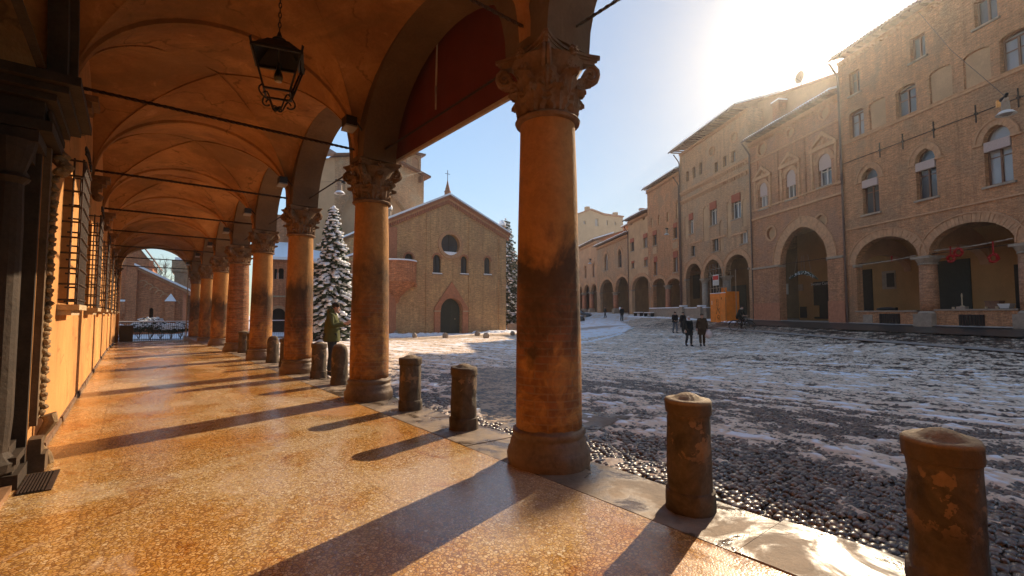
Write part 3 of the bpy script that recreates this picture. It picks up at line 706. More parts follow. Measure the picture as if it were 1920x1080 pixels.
def capital_mesh():
    mb = MB(); rng = random.Random(8); H = .72
    mb.lathe([(.285, 0), (.325, .012), (.335, .035), (.32, .055), (.285, .065), (.275, .09), (.272, .3), (.29, .45), (.34, .58), (.37, .62), (.30, .625), (0, .625)], n=32)
    for k in range(8): leaf(mb, k * PI / 4 + PI / 8, .272, .07, .235, .215, .115, rng)
    for k in range(8): leaf(mb, k * PI / 4, .275, .20, .27, .20, .15, rng)
    for k in range(4):          # corner volutes
        a = PI / 4 + k * PI / 2; ca, sa = math.cos(a), math.sin(a)
        for sd in (-1, 1):
            pth = []; rs = []
            for i in range(9):
                t = i / 8; r_ = .30 + .13 * t ** 1.5; pth.append((ca * r_ - sa * sd * .10 * (1 - t), sa * r_ + ca * sd * .10 * (1 - t), .30 + .29 * t)); rs.append(.022 + .012 * t)
            cx_, cz_ = .435, .515
            for i in range(1, 22):
                t = i / 21; th = PI / 2 - t * 3.6 * PI; q = .082 * (1 - t) + .012
                r_ = cx_ + q * math.cos(th); z = cz_ + q * math.sin(th); pth.append((ca * r_ - sa * sd * (.022 + .012 * t), sa * r_ + ca * sd * (.022 + .012 * t), z)); rs.append(.030 - .014 * t)
            mb.tube(pth, rs, 6, flat=.9)
        leaf(mb, a, .33, .30, .14, .13, .10, rng)
        b = k * PI / 2; cb, sb = math.cos(b), math.sin(b)   # helices and the flower on each side
        for sd in (-1, 1):
            pth = [(cb * (.30 + .03 * t) - sb * sd * .12 * (1 - t) ** .7, sb * (.30 + .03 * t) + cb * sd * .12 * (1 - t) ** .7, .32 + .24 * t) for t in [i / 6 for i in range(7)]]
            for i in range(1, 12):
                t = i / 11; th = PI / 2 + sd * 0 + t * 2.6 * PI; q = .04 * (1 - t) + .006; pth.append((cb * .345 - sb * sd * (.035 + q * math.cos(th)), sb * .345 + cb * sd * (.035 + q * math.cos(th)), .525 + q * math.sin(th)))
            mb.tube(pth, .014, 5)
        for j in range(6):
            t = j * PI / 3; mb.blob((cb * .375 - sb * .035 * math.cos(t), sb * .375 + cb * .035 * math.cos(t), .655 + .035 * math.sin(t)), (.028, .028, .026), 0)
        mb.blob((cb * .39, sb * .39, .655), .024, 0)
    def aba(s, z0, z1):          # abacus with hollow sides and cut corners
        P = []
        for k in range(4):
            a = k * PI / 2
            for i in range(9):
                t = i / 8 * 2 - 1; d = s * (.76 + .24 * t * t); w = s * .93 * t; P.append((d * math.cos(a) - w * math.sin(a), d * math.sin(a) + w * math.cos(a)))
        m = len(P); mb.add([(x, y, z0) for x, y in P] + [(x, y, z1) for x, y in P], [tuple(range(m - 1, -1, -1)), tuple(range(m, 2 * m))] + [(i, (i + 1) % m, (i + 1) % m + m, i + m) for i in range(m)])
    aba(.355, .625, .665); aba(.375, .665, .69); aba(.395, .69, H)
    me = bpy.data.meshes.new('capital'); me.from_pydata(mb.v, [], mb.f); me.materials.append(M['carved'])
    me.polygons.foreach_set('use_smooth', [True] * len(me.polygons))
    try: me.set_sharp_from_angle(angle=math.radians(42))
    except Exception: pass
    return me
CAPM = capital_mesh()
def base_mesh(r, seed):
    rg = random.Random(seed); ph = [rg.uniform(0, 6) for _ in range(5)]
    wob = lambda t, z: .012 * math.sin(3 * t + ph[0]) + .010 * math.sin(7 * t + ph[1] + z * 20) + .006 * math.sin(13 * t + ph[2] - z * 33) - .05 * max(0, math.cos(t - ph[3]) - .86) * (z < .2) * 3
    k = r / .33; prof = [(.455, -.3), (.455, .0), (.46, .02), (.462, .10), (.45, .135), (.425, .16), (.415, .20), (.395, .235), (.365, .25), (.37, .262), (.385, .275), (.392, .295), (.385, .318), (.36, .328), (.335, .33), (.325, .35), (.30, .352)]
    mb = MB(); mb.lathe([(a * k * (1 - .10 * min(1, max(0, (a - .33) / .1))), b) for a, b in prof], n=48, wob=wob); me = bpy.data.meshes.new('base'); me.from_pydata(mb.v, [], mb.f); me.materials.append(M['base_stone'])
    me.polygons.foreach_set('use_smooth', [True] * len(me.polygons)); return me
SH = {5: .33, 4: .33}
collabels = {4: 'big foreground column standing at the kerb', 5: 'second column with sooty band', 6: 'third column', 7: 'fourth column', 8: 'fat column of bare red brick', 9: 'sixth column', 10: 'seventh column', 11: 'last column beside the end arch'}
for i, u in enumerate(COLS):
    r = {8: .385, 9: .36, 10: .35, 11: .35}.get(i, .325); zf = floor_z(u); mb = MB(); prof = []
    zb, zt = zf + .34, SPR - .82
    for k in range(25):
        t = k / 24; z = zb + (zt - zb) * t; rr = r * (1 - .135 * t ** 1.7)
        prof.append((rr, z))
    prof += [(r * .865, zt + .001), (r * .90, zt + .008), (r * .90, zt + .02), (r * .80, zt + .03)]
    rg = random.Random(i + 40); ph = [rg.uniform(0, 6) for _ in range(4)]
    wob = lambda t, z, p=ph: .006 * math.sin(2 * t + p[0] + z) + .004 * math.sin(5 * t + z * 3 + p[1]) + .003 * math.sin(11 * t - z * 7 + p[2])
    mb.lathe(prof, n=40, wob=wob)
    sh = mb.build('column', M['brick_column'] if i == 8 else M['column'], port, True)
    sh.location = (COLX, u, 0)
    if i in collabels: sh['label'] = collabels[i]
    b_ = mesh_obj('base', base_mesh(r, i), sh, (0, 0, zf)); c_ = mesh_obj('capital', CAPM, sh, (0, 0, SPR - .82)); c_.scale = (r / .325,) * 2 + (1,)
# tie rods: twisted square iron bars across and along the portico
def twisted(mb, a, b, r=.02, pitch=.16, flat=.45):
    a, b = Vector(a), Vector(b); L = (b - a).length; n = int(L / pitch * 6); pts = [a.lerp(b, i / n) for i in range(n + 1)]
    mb.tube(pts, r, 4, flat=flat, twist=PI / 6)
for i, u in enumerate(COLS[1:], 1):
    mb = MB(); twisted(mb, (WALLX - .05, u, SPR + .12), (3.0, u, SPR + .12), .040); mb.build('tie_rod', M['rust_iron'], port)
for a, b in zip(COLS[2:-1], COLS[3:]):
    mb = MB(); twisted(mb, (COLX + .1, a + .2, SPR + .14), (COLX + .1, b - .2, SPR + .14), .038); mb.build('tie_rod', M['rust_iron'], port)
for i, u in enumerate(COLS[2:], 2):
    mb = MB(); z = SPR - .02                      # carved wall bracket under each rod
    for k, (o, h0, h1) in enumerate([(.10, -.38, -.26), (.16, -.26, -.16), (.22, -.16, -.08), (.28, -.08, 0)]): mb.box(WALLX - .02, WALLX + o, u - .14 - k * .025, u + .14 + k * .025, z + h0, z + h1 - .002)
    mb.blob((WALLX + .10, u, z - .40), (.09, .12, .08), 1, .1); mb.build('bracket', M['carved'], port)
# barred windows of the house wall
def barred_window(u0, u1, z0, z1, par):
    mb = MB(); mb.box(-.97, -.955, u0 - .01, u1 + .01, z0, z1); w = mb.build('window', M['glass'], par)
    mb = MB(); mb.box(-.95, -.9, u0, u0 + .06, z0, z1).box(-.95, -.9, u1 - .06, u1, z0, z1).box(-.95, -.9, u0 + .06, u1 - .06, z0, z0 + .06).box(-.95, -.9, u0 + .06, u1 - .06, z1 - .06, z1).box(-.95, -.9, (u0 + u1) / 2 - .03, (u0 + u1) / 2 + .03, z0 + .06, z1 - .06)
    mb.build('frame', M['wood'], w)
    mb = MB(); mb.box(WALLX - .02, WALLX + .20, u0 - .12, u1 + .12, z0 - .085, z0 - .02).box(WALLX - .02, WALLX + .13, u0 - .08, u1 + .08, z0 - .15, z0 - .086); mb.build('sill', M['light_stone'], w)
    gx_, nb = WALLX + .17, 7
    vb = MB(); vb.tube([(0, 0, z0 - .02), (0, 0, z1 + .05)], .011, 6); vme = bpy.data.meshes.new('bar'); vme.from_pydata(vb.v, [], vb.f); vme.materials.append(M['rust_iron'])
    for k in range(nb): mesh_obj('bar', vme, w, (gx_, u0 + .0 + (u1 - u0) * k / (nb - 1), 0))
    mesh_obj('bar', vme, w, (gx_ - .085, u0, 0)); mesh_obj('bar', vme, w, (gx_ - .085, u1, 0))
    hb = MB(); hb.tube([(WALLX - .03, u0, 0), (gx_ + .004, u0 - .012, 0), (gx_ + .014, u0, 0), (gx_ + .014, u1, 0), (gx_ + .004, u1 + .012, 0), (WALLX - .03, u1, 0)], .012, 6)
    hme = bpy.data.meshes.new('bar'); hme.from_pydata(hb.v, [], hb.f); hme.materials.append(M['rust_iron'])
    for k in range(10): mesh_obj('bar', hme, w, (0, 0, z0 + .04 + (z1 - z0 - .02) * k / 9))
    mb = MB(); kk = 9                              # scrolled iron crest over the bars
    for k in range(kk):
        yc = u0 + (u1 - u0) * (k + .5) / kk; mb.tube([(gx_ + .01, yc + .05 * math.sin(t), z1 + .12 + .06 * (1 - math.cos(t)) * .8 + .06 * math.sin(PI * (k + .5) / kk)) for t in [j * .7 for j in range(8)]], .012, 5)
    mb.build('crest', M['iron'], w)
    return w
for u in WIN: barred_window(u, u + 1.0, WZ0, WZ1, port)
# portal: doorway > door leaves, jambs, entablature
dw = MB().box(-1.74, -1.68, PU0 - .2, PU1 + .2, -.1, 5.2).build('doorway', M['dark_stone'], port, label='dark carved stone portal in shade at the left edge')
mb = MB()
for k in range(2):
    for j in range(4):
        a = PU0 + .45 + k * 1.12; mb.box(-1.68, -1.62, a, a + 1.05, .1 + j * .78, .1 + j * .78 + .70)
mb.build('door_panel', M['wood'], dw)
def moulded(mb, x0, x1, y0, y1, prof):
    """square pillar whose section grows by prof = [(z0,z1,grow)...]"""
    for z0, z1, g in prof: mb.box(x0 - 0, x1 + g, y0 - g, y1, z0, z1)
mb = MB()
for (a, b) in ((PU1 - .34, PU1 + .02),):
    moulded(mb, -1.68, -.80, a, b, [(-.02, .12, .13), (.121, .20, .09), (.201, .26, .115), (.261, .34, .06), (.341, 2.62, 0), (2.621, 2.70, .05), (2.701, 2.80, .02), (2.801, 2.92, .08), (2.921, 3.02, .14)])
mb.box(-.83, WALLX - .002, PU1 - .06, PU1 - .002, -.02, 3.02); mb.lathe([(.11, .12), (.15, .15), (.16, .22), (.12, .27), (.10, .31), (.115, .6), (.11, 2.2), (.10, 2.55), (.14, 2.6), (.10, 2.64), (.16, 2.85), (.17, 2.92)], (-.84, PU1 - .38, 0), 16)  # flat box blackens the reveal, its shade put in as dark stone
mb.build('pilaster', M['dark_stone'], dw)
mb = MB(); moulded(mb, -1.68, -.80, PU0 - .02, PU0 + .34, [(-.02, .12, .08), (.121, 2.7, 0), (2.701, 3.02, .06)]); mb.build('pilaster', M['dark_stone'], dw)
mb = MB()
for z0, z1, g in [(3.03, 3.12, .10), (3.121, 3.30, .04), (3.301, 3.36, .12), (3.361, 3.42, .20), (3.421, 3.50, .28)]:
    mb.box(-1.66, WALLX + g, PU1 - .38 - g, PU1 + .62 + g * .6, z0, z1)
rd = random.Random(9)
for k in range(26): mb.blob((WALLX + .07, PU1 - .35 + k * .037 * 1.0, 3.21), (.025, .018, .06), 0)
for z0, z1, g in [(3.501, 4.6, -.04), (4.601, 4.7, .05), (4.701, 4.82, .12), (4.821, 4.92, .2)]:
    mb.box(-1.66, WALLX + g, PU1 + .04, PU1 + .36 + g, z0, z1)
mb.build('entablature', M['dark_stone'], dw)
mb = MB(YM); mb.panel([(1.2, 3.51), (PU1 + .42, 3.51), (PU1 + .42, 6.1), (1.2, 6.1)], [hole(PU0 + .1, PU1 - .1, 3.52, 3.62, 1.38, 18)], WALLX + .001, WALLX + .06); mb.build('tympanum_shade_frame', M['dark_stone'], dw)  # near-black slab widened over the wall to carry the shade above the portal
mb = MB(YM); ring(mb, PU0 + .1, PU1 - .1, 3.62, 1.38, .16, WALLX + .06, WALLX + .14, 20); ring(mb, PU0 + .1, PU1 - .1, 3.62, 1.38, .08, WALLX + .06, WALLX + .2, 20, .17); mb.build('arch_moulding', M['dark_stone'], dw)
mb = MB(); mb.box(WALLX - .01, WALLX + .05, PU1 + .03, PU1 + .12, .42, 3.02).box(WALLX - .01, WALLX + .05, PU1 + .46, PU1 + .54, .42, 2.75)
mb.box(WALLX - .01, WALLX + .12, PU1 + .02, PU1 + .24, -.02, .16).box(WALLX - .01, WALLX + .09, PU1 + .02, PU1 + .22, .161, .30)
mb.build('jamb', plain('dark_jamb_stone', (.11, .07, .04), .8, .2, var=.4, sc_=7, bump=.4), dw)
mb = MB()                                          # carved vertical garland and the console under it
for k in range(56):
    z = .50 + k * .042; mb.blob((WALLX + .05 + .012 * math.sin(k * 2.1), PU1 + .34 + .028 * (1 if k % 2 else -1), z), (.035, .040, .028), 1, .15, rd)
mb.box(WALLX - .01, WALLX + .035, PU1 + .24, PU1 + .44, .45, 2.85)
mb.tube([(WALLX + .10, PU1 + .34, .47), (WALLX + .12, PU1 + .34, .40), (WALLX + .06, PU1 + .34, .28), (WALLX + .04, PU1 + .34, .18), (WALLX + .09, PU1 + .34, .08), (WALLX + .10, PU1 + .34, .0)], [.06, .055, .04, .035, .05, .06], 10)
for k in range(7): mb.blob((WALLX + .10 + .03 * math.sin(k), PU1 + .30 + .03 * k * .5, 2.86 + .03 * k), (.06, .07, .05), 1, .25, rd)
mb.build('carved_garland', plain('carved_jamb_stone', (.24, .155, .08), .85, .2, var=.5, sc_=12, bump=.6), dw)
mb = MB().box(-1.68, WALLX - .02, PU0, PU1 - .36, -.05, .045); mb.build('threshold', plain('worn_threshold', (.28, .15, .08), .35, .4, var=.4, sc_=3), dw)
# gully grating in the floor
gr = empty('floor_grating', (0, 0, 0), 0, 'iron floor grating beside the portal threshold', 'grating')
mb = MB().box(-.66, -.49, 5.42, 6.06, .0015, .006); mb.build('pit', plain('grating_pit', (.02, .012, .008), .9, .1), gr)
for k in range(8):
    mb = MB(); y = 5.40 + .72 * 0; xx = -.655 + k * .0205; mb.box(xx, xx + .010, 5.44, 6.04, .007, .014); mb.build('bar', M['rust_iron'], gr)
MB().box(-.488, -.45, 5.42, 6.06, .0015, .010).build('rim', M['rust_iron'], gr)

# ---------------------------------------------------------------- things in and around the portico
def bollard(u, r, h, seed, label, style=0, x=3.3, lean=0.0):
    rg = random.Random(seed); ph = [rg.uniform(0, 6) for _ in range(6)]; notch = [(rg.uniform(0, 6.3), rg.choice((h * .9, h * .8, .12, rg.uniform(.1, h))), rg.uniform(.02, .08)) for _ in range(8)]
    def wob(t, z):
        w = .012 * math.sin(2 * t + ph[0] + z * 2) + .012 * math.sin(5 * t + ph[1] + z * 6) + .014 * math.sin(9 * t + ph[2] - z * 11) + .010 * math.sin(17 * t + ph[3] + z * 23)
        for (nt, nz, nd) in notch: w -= nd * math.exp(-((math.cos(t - nt) - 1) * 9) ** 2 - ((z - nz) / .055) ** 2)
        if z > h * .78: w -= .10 * max(0, math.cos(t - ph[4]) - .8) * 2.2
        if z < .2: w -= .08 * max(0, math.cos(t - ph[5]) - .85) * 2
        return w
    z = floor_z(u)
    if style == 0: prof = [(r * 1.10, 0), (r * 1.11, .10), (r * 1.09, .145), (r * 1.0, .155), (r * .985, .3), (r * .97, h * .5), (r * .965, h * .82), (r * 1.05, h * .828), (r * 1.06, h * .85), (r * 1.06, h * .90), (r * 1.06, h * .935), (r * 1.0, h * .948), (r * .80, h * .950), (r * .70, h * .952), (r * .56, h * .968), (r * .38, h * .987), (r * .18, h * .998), (0, h)]
    else: prof = [(r * 1.10, 0), (r * 1.10, .09), (r * 1.03, .12), (r, .15), (r * .98, h * .5), (r * .95, h * .78), (r * .88, h * .88), (r * .70, h * .95), (r * .42, h * .985), (0, h)]
    mb = MB(); 
    tx, ty = rg.uniform(-.06, .06), rg.uniform(-.06, .06); pr2 = []
    for (a, b), (c, d) in zip(prof[:-1], prof[1:]):
        nn = max(1, int(abs(d - b) / .035)); pr2 += [(a + (c - a) * i / nn, b + (d - b) * i / nn) for i in range(nn)]
    mb.lathe(pr2 + [prof[-1]], (0, 0, 0), 48, wob)
    mb.v = [(a + rg.uniform(-.0015, .0015), b + rg.uniform(-.0015, .0015), c + (tx * a + ty * b) * max(0, c / h) ** 3) for a, b, c in mb.v]
    o = mb.build('stone_bollard', M['bollard'], None, True, sharp=50)
    o.location = (x, u, z - .01); o.rotation_euler = (lean, lean * .6, rg.uniform(0, 6))
    return tag(o, label, 'bollard', 'stone bollards along the kerb')
def boll_mat():
    m = Mat('old_bollard_stone', .8, .25); f = m.noise(3.2, 6, .66, dist=.7); g = m.noise(7.5, 4, .6, dist=.3); h = m.noise(28, 4, .7); z = m.xyz(m.coord('Object'))[2]
    c = m.mix(m.ramp(f, [(.35, 0.0), (.6, 1.0)]), (.042, .030, .020), (.115, .080, .052))
    k = m.math('MULTIPLY', m.ramp(g, [(.575, 0.0), (.59, 1.0)]), m.ramp(z, [(.32, 0.0), (.45, 1.0), (.70, 1.0), (.71, .3)]))
    c = m.mix(m.math('MULTIPLY', k, .8), c, (.24, .145, .08))
    c = m.mix(m.ramp(z, [(.665, 0.0), (.68, .75)]), c, (.10, .064, .036))
    c = m.mix(m.ramp(z, [(.785, 0.0), (.80, .8)]), c, (.26, .18, .10))
    c = m.mix(.45, c, m.ramp(h, [(.3, (.55, .55, .55)), (.7, (1.4, 1.35, 1.3))]), 'MULTIPLY')
    m.color(c); m.bump(m.math('ADD', m.math('MULTIPLY', h, .9), m.math('MULTIPLY', f, 2.2)), .7, .014); return m.m
M['bollard'] = boll_mat()
bollard(.48, .158, .86, 1, 'nearest bollard, blackened with flaking ochre paint, at the lower right edge')
bollard(1.91, .162, .86, 2, 'bollard with domed cap just right of the big foreground column')
bollard(5.02, .165, .82, 3, 'bollard with chipped cap just left of the big foreground column', x=3.33)
bollard(6.53, .165, .83, 4, 'dark bollard with mossy side, beside the base of the second column', x=3.35)
bollard(9.72, .165, .84, 5, 'rounded bollard between the second column and the man in green', 1, x=3.38)
bollard(11.08, .165, .82, 6, 'squat flat-capped bollard left of the standing man', x=3.38)
bollard(13.9, .16, .82, 7, 'small bollard half hidden against the third column', x=3.36)
bollard(15.3, .165, .80, 8, 'bollard standing alone between third and fourth columns', 1, x=3.33)
bollard(18.4, .16, .82, 9, 'far bollard partly behind the fourth column', x=3.33)
bollard(19.75, .17, .84, 10, 'farthest bollard, right beside the red brick column', x=3.3)
bollard(-2.6, .175, .85, 11, 'bollard behind the camera', x=3.3) if False else None
# lantern
lt = empty('hanging_lantern', (1.2, 5.62, 0), math.radians(-17), 'black iron four-sided lantern hanging from the vault', 'lantern')
TH, BH, ZT, ZB = .245, .13, 4.33, 3.92
mb = MB()
def sq(h, z, r): [mb.tube([(a[0] * h, a[1] * h, z), (b[0] * h, b[1] * h, z)], r, 4) for a, b in (((-1, -1), (1, -1)), ((1, -1), (1, 1)), ((1, 1), (-1, 1)), ((-1, 1), (-1, -1)))]
sq(TH, ZT, .022); sq(TH * .80, ZT - .13, .012) if False else None; sq(BH, ZB, .014)
for a, b in ((1, 1), (1, -1), (-1, -1), (-1, 1)):
    mb.tube([(a * TH, b * TH, ZT + .02), (a * BH, b * BH, ZB)], .013, 4); mb.tube([(a * TH, b * TH, ZT), (a * (TH + .012), b * (TH + .012), ZT + .06), (a * TH, b * TH, ZT + .085)], [.012, .014, .003], 5)
mb.build('frame', M['iron'], lt)
mb = MB(); P = [(TH, ZT + .01), (.12, ZT + .15), (.11, ZT + .165)]
for (h0, z0), (h1, z1) in zip(P[:-1], P[1:]):
    for a, b in (((-1, -1), (1, -1)), ((1, -1), (1, 1)), ((1, 1), (-1, 1)), ((-1, 1), (-1, -1))):
        mb.add([(a[0] * h0, a[1] * h0, z0), (b[0] * h0, b[1] * h0, z0), (b[0] * h1, b[1] * h1, z1), (a[0] * h1, a[1] * h1, z1)], [(0, 1, 2, 3)])
mb.lathe([(.12, ZT + .16), (.07, ZT + .20), (.075, ZT + .22), (.03, ZT + .25), (.02, ZT + .29)], n=12); mb.build('hood', M['iron'], lt)
mb = MB()
for a, b in ((1, 1), (1, -1), (-1, -1), (-1, 1)):   # scrolls under the lantern
    mb.tube([(a * (BH + .04 * math.sin(t)), b * (BH + .04 * math.sin(t)), ZB + .0 - .022 * t + .03 * math.cos(t)) for t in [i * .55 for i in range(11)]], .009, 5)
    mb.tube([(a * BH * (1 - t), b * BH * (1 - t), ZB - .06 - .10 * t + .05 * math.sin(PI * t * 2)) for t in [i / 8 for i in range(9)]], .009, 5)
    mb.tube([(a * (.02 + .022 * math.cos(t)), b * (.02 + .022 * math.cos(t)), ZB - .17 + .022 * math.sin(t)) for t in [i * .7 for i in range(8)]], .008, 5)
mb.build('scroll', M['iron'], lt)
gm = Mat('lantern_glass', .05, .5); gm.b.inputs['Transmission Weight'].default_value = 1; gm.b.inputs['Base Color'].default_value = (.95, .93, .88, 1); gm.b.inputs['IOR'].default_value = 1.02
for a, b in (((-1, -1), (1, -1)), ((1, -1), (1, 1)), ((1, 1), (-1, 1)), ((-1, 1), (-1, -1))):
    mb = MB(); h0, h1 = TH - .02, BH - .01; q = [(a[0] * h0, a[1] * h0, ZT - .01), (b[0] * h0, b[1] * h0, ZT - .01), (b[0] * h1, b[1] * h1, ZB + .01), (a[0] * h1, a[1] * h1, ZB + .01)]
    mb.add(q, [(0, 1, 2, 3)]); mb.build('pane', gm.m, lt)
mb = MB(); mb.tube([(0, 0, ZT + .2), (0, 0, ZT - .08)], .006, 5); mb.lathe([(.018, ZT - .06), (.022, ZT - .13), (.04, ZT - .17), (.048, ZT - .22), (.036, ZT - .265), (0, ZT - .28)], n=12)
mb.build('bulb', plain('pale_bulb', (.75, .62, .48), .25, .5, var=.05), lt)
mb = MB()
for k in range(22):
    z = ZT + .28 + k * .058; a = k % 2
    mb.tube([(.014 * math.cos(t) * (1 - a), .014 * math.cos(t) * a, z + .036 * math.sin(t)) for t in [i * PI / 4 for i in range(9)]], .006, 4, close=False)
mb.build('chain', M['iron'], lt)
# spotlights on the vault springing above each column
def spot(u, x, label):
    r = empty('portico_spotlight', (x, u, SPR + .42), 0, label, 'lamp', 'box spotlights above the columns')
    MB().box(-.09, .09, -.11, .11, -.06, .12).build('housing', M['iron'], r)
    mb = MB(); mb.add([(-.10, -.12, -.061), (.10, -.12, -.061), (.10, .12, -.09), (-.10, .12, -.09), (-.09, -.11, -.03), (.09, -.11, -.03), (.09, .11, -.03), (-.09, .11, -.03)], [(0, 3, 2, 1), (0, 1, 5, 4), (1, 2, 6, 5), (2, 3, 7, 6), (3, 0, 4, 7)]); mb.build('reflector', plain('pale_reflector', (.25, .22, .18), .4, .4, var=.1), r)
    mb = MB(); mb.tube([(.1, 0, .1), (.3, .05, -.1)], .015, 6); mb.build('arm', M['iron'], r)
for u, lb in zip(COLS[5:], ['above the second column', 'above the third column', 'above the fourth column', 'above the brick column', 'above the sixth column', 'above the seventh column', 'above the last column']):
    spot(u - .28, 2.72, 'small black box spotlight fixed ' + lb)
# dark red canvas let down outside the first arch
cu = empty('canvas_blind', (0, 0, 0), 0, 'dark red canvas blind hanging outside the first arch', 'blind')
mb = MB(); n = 90; vs = []
for s, off in ((0, 0), (1, .006)):
    for j in range(2):
        for i in range(n + 1):
            t = i / n; yy = 3.40 + 4.45 * t; vs.append((3.66 + .022 * math.sin(t * 42) * (1 - j) + .012 * math.sin(t * 17 + 1) + off, yy, 4.24 if j == 0 else 7.4))
fs = [(i, i + 1, n + 2 + i, n + 1 + i) for i in range(n)]; fs += [tuple(k + 2 * (n + 1) for k in f) for f in fs]
mb.add(vs, fs); mb.build('canvas', M['canvas'], cu, True)
mb = MB().box(3.635, 3.685, 3.40, 7.86, 4.19, 4.24); mb.build('hem_bar', M['light_stone'], cu)
mb = MB(); mb.tube([(3.62, 3.3, 7.42), (3.62, 7.95, 7.42)], .05, 8); mb.build('roller', M['iron'], cu)
fr = Frame((3.5, 0), (0, 1)); a = at_depth(821, 30, 5.9); r1 = ray(821, 30); r2 = ray(817, 205); p1 = CAM + r1 * (3.58 / r1.x); p2 = CAM + r2 * (3.58 / r2.x)
mb = MB(); mb.tube([p1 + Vector((0, 0, 1.2)), p1, p2 + Vector((0, 0, .35))], [.012, .012, .016], 6); mb.tube([p2 + Vector((0, 0, .36)), p2], [.02, .012], 6)
cp = mb.build('crank_pole', M['far_stone'], None, True); tag(cp, 'pale crank pole hanging in the first arch before the red canvas', 'pole')
# ---------------------------------------------------------------- palaces along the right side
BR1 = brick('brick_warm_brown', (.60, .295, .145), (.46, .21, .098), (.52, .30, .17), (.78, .74, .7), .075, .55, patch=(.34, .20, .115))
BR2 = brick('brick_reddish', (.54, .255, .135), (.43, .195, .095), (.47, .28, .165), (.8, .72, .66), .075, .6, patch=(.36, .19, .12))
BR3 = brick('brick_greyed', (.56, .33, .185), (.47, .265, .145), (.50, .32, .20), (.8, .78, .74), .075, .55, patch=(.38, .26, .17))
BR4 = plaster('old_tan_plaster', (.52, .32, .175), (.30, .18, .10), .6, w='Object')
BR5 = plaster('old_rose_plaster', (.50, .28, .155), (.28, .15, .09), .6, w='Object')
CHB = brick('church_brick', (.68, .40, .19), (.52, .275, .125), (.52, .36, .20), (.95, .9, .84), .085, .35, patch=(.50, .28, .14))
RED = brick('red_cloister_brick', (.66, .27, .13), (.50, .19, .09), (.52, .29, .17), (.8, .7, .65), .08, .6)
TRIM = plain('terracotta_trim', (.50, .27, .14), .85, .2, var=.3, sc_=5, bump=.4)
REDT = plain('red_terracotta', (.42, .17, .09), .85, .2, var=.3, sc_=5, bump=.4)
OCH = plaster('portico_ochre_inside', (.46, .25, .095), (.30, .165, .07), .5)
DIM = plaster('shaded_portico_wall', (.20, .125, .065), (.10, .065, .04), .7)  # darker copy of the portico plaster, interior shade put into its colour
DARK = plain('dark_opening', (.035, .028, .022), .8, .2, var=.3)
GREEN = plain('dark_green_door', (.030, .034, .026), .6, .3, var=.3)
BLR = cloth('red_brown_blind', (.33, .09, .05)); BLP = cloth('pale_pink_blind', (.46, .34, .29)); 
STONE = plain('grey_sandstone', (.33, .25, .18), .85, .2, var=.3, sc_=4, bump=.5)
def rectpx(fr, a, b, yt, yb):
    ym = (yt + yb) / 2; xs = sorted((fr.F(a, ym)[0], fr.F(b, ym)[0])); xm = (a + b) / 2
    return xs[0], xs[1], fr.F(xm, yb)[1], fr.F(xm, yt)[1]
def casement(root, x0, x1, z0, z1, rise=0, y=-.2, fmat=None, pmat=None, mull=1, trans=True, name='window', sill=True, sillmat=None, snow=False):
    fmat = fmat or M['wood']; pmat = pmat or M['glass']; b = min(.07, (x1 - x0) * .09); mb = MB()
    mb.box(x0, x0 + b, y - .04, y + .04, z0, z1).box(x1 - b, x1, y - .04, y + .04, z0, z1).box(x0 + b, x1 - b, y - .04, y + .04, z0, z0 + b).box(x0 + b, x1 - b, y - .04, y + .04, z1 - b, z1)
    if mull: mb.box((x0 + x1) / 2 - b * .6, (x0 + x1) / 2 + b * .6, y - .035, y + .05, z0 + b, z1 - b)
    if rise: ring(mb, x0 + b, x1 - b, z1, max(.05, rise - b), b, y - .04, y + .04, 12)
    w = mb.build(name, fmat, root)
    cx = (x0 + x1) / 2
    for a, c in (((x0 + b, cx - b * .6), (cx + b * .6, x1 - b)) if mull else ((x0 + b, x1 - b),)):
        MB().box(a + .002, c - .002, y - .02, y - .005, z0 + b + .002, z1 - b - .002).build('pane', pmat, w)
    if rise: 
        m2 = MB(); m2.panel(arch(x0 + b + .002, x1 - b - .002, z1 + .002, max(.04, rise - b - .01), 12), [], y - .02, y - .005); m2.build('pane', pmat, w)
    if trans and z1 - z0 > 1.3: MB().box(x0 + b, x1 - b, y + .0, y + .03, z0 + (z1 - z0) * .62, z0 + (z1 - z0) * .62 + b * .6).build('transom', fmat, w)
    if sill:
        MB().box(x0 - .12, x1 + .12, -.1, .09, z0 - .11, z0 - .012).build('sill', sillmat or STONE, w)
        if snow: MB().box(x0 - .11, x1 + .11, .0, .085, z0 - .011, z0 + .03).build('snow', M['snow'], w)
    return w
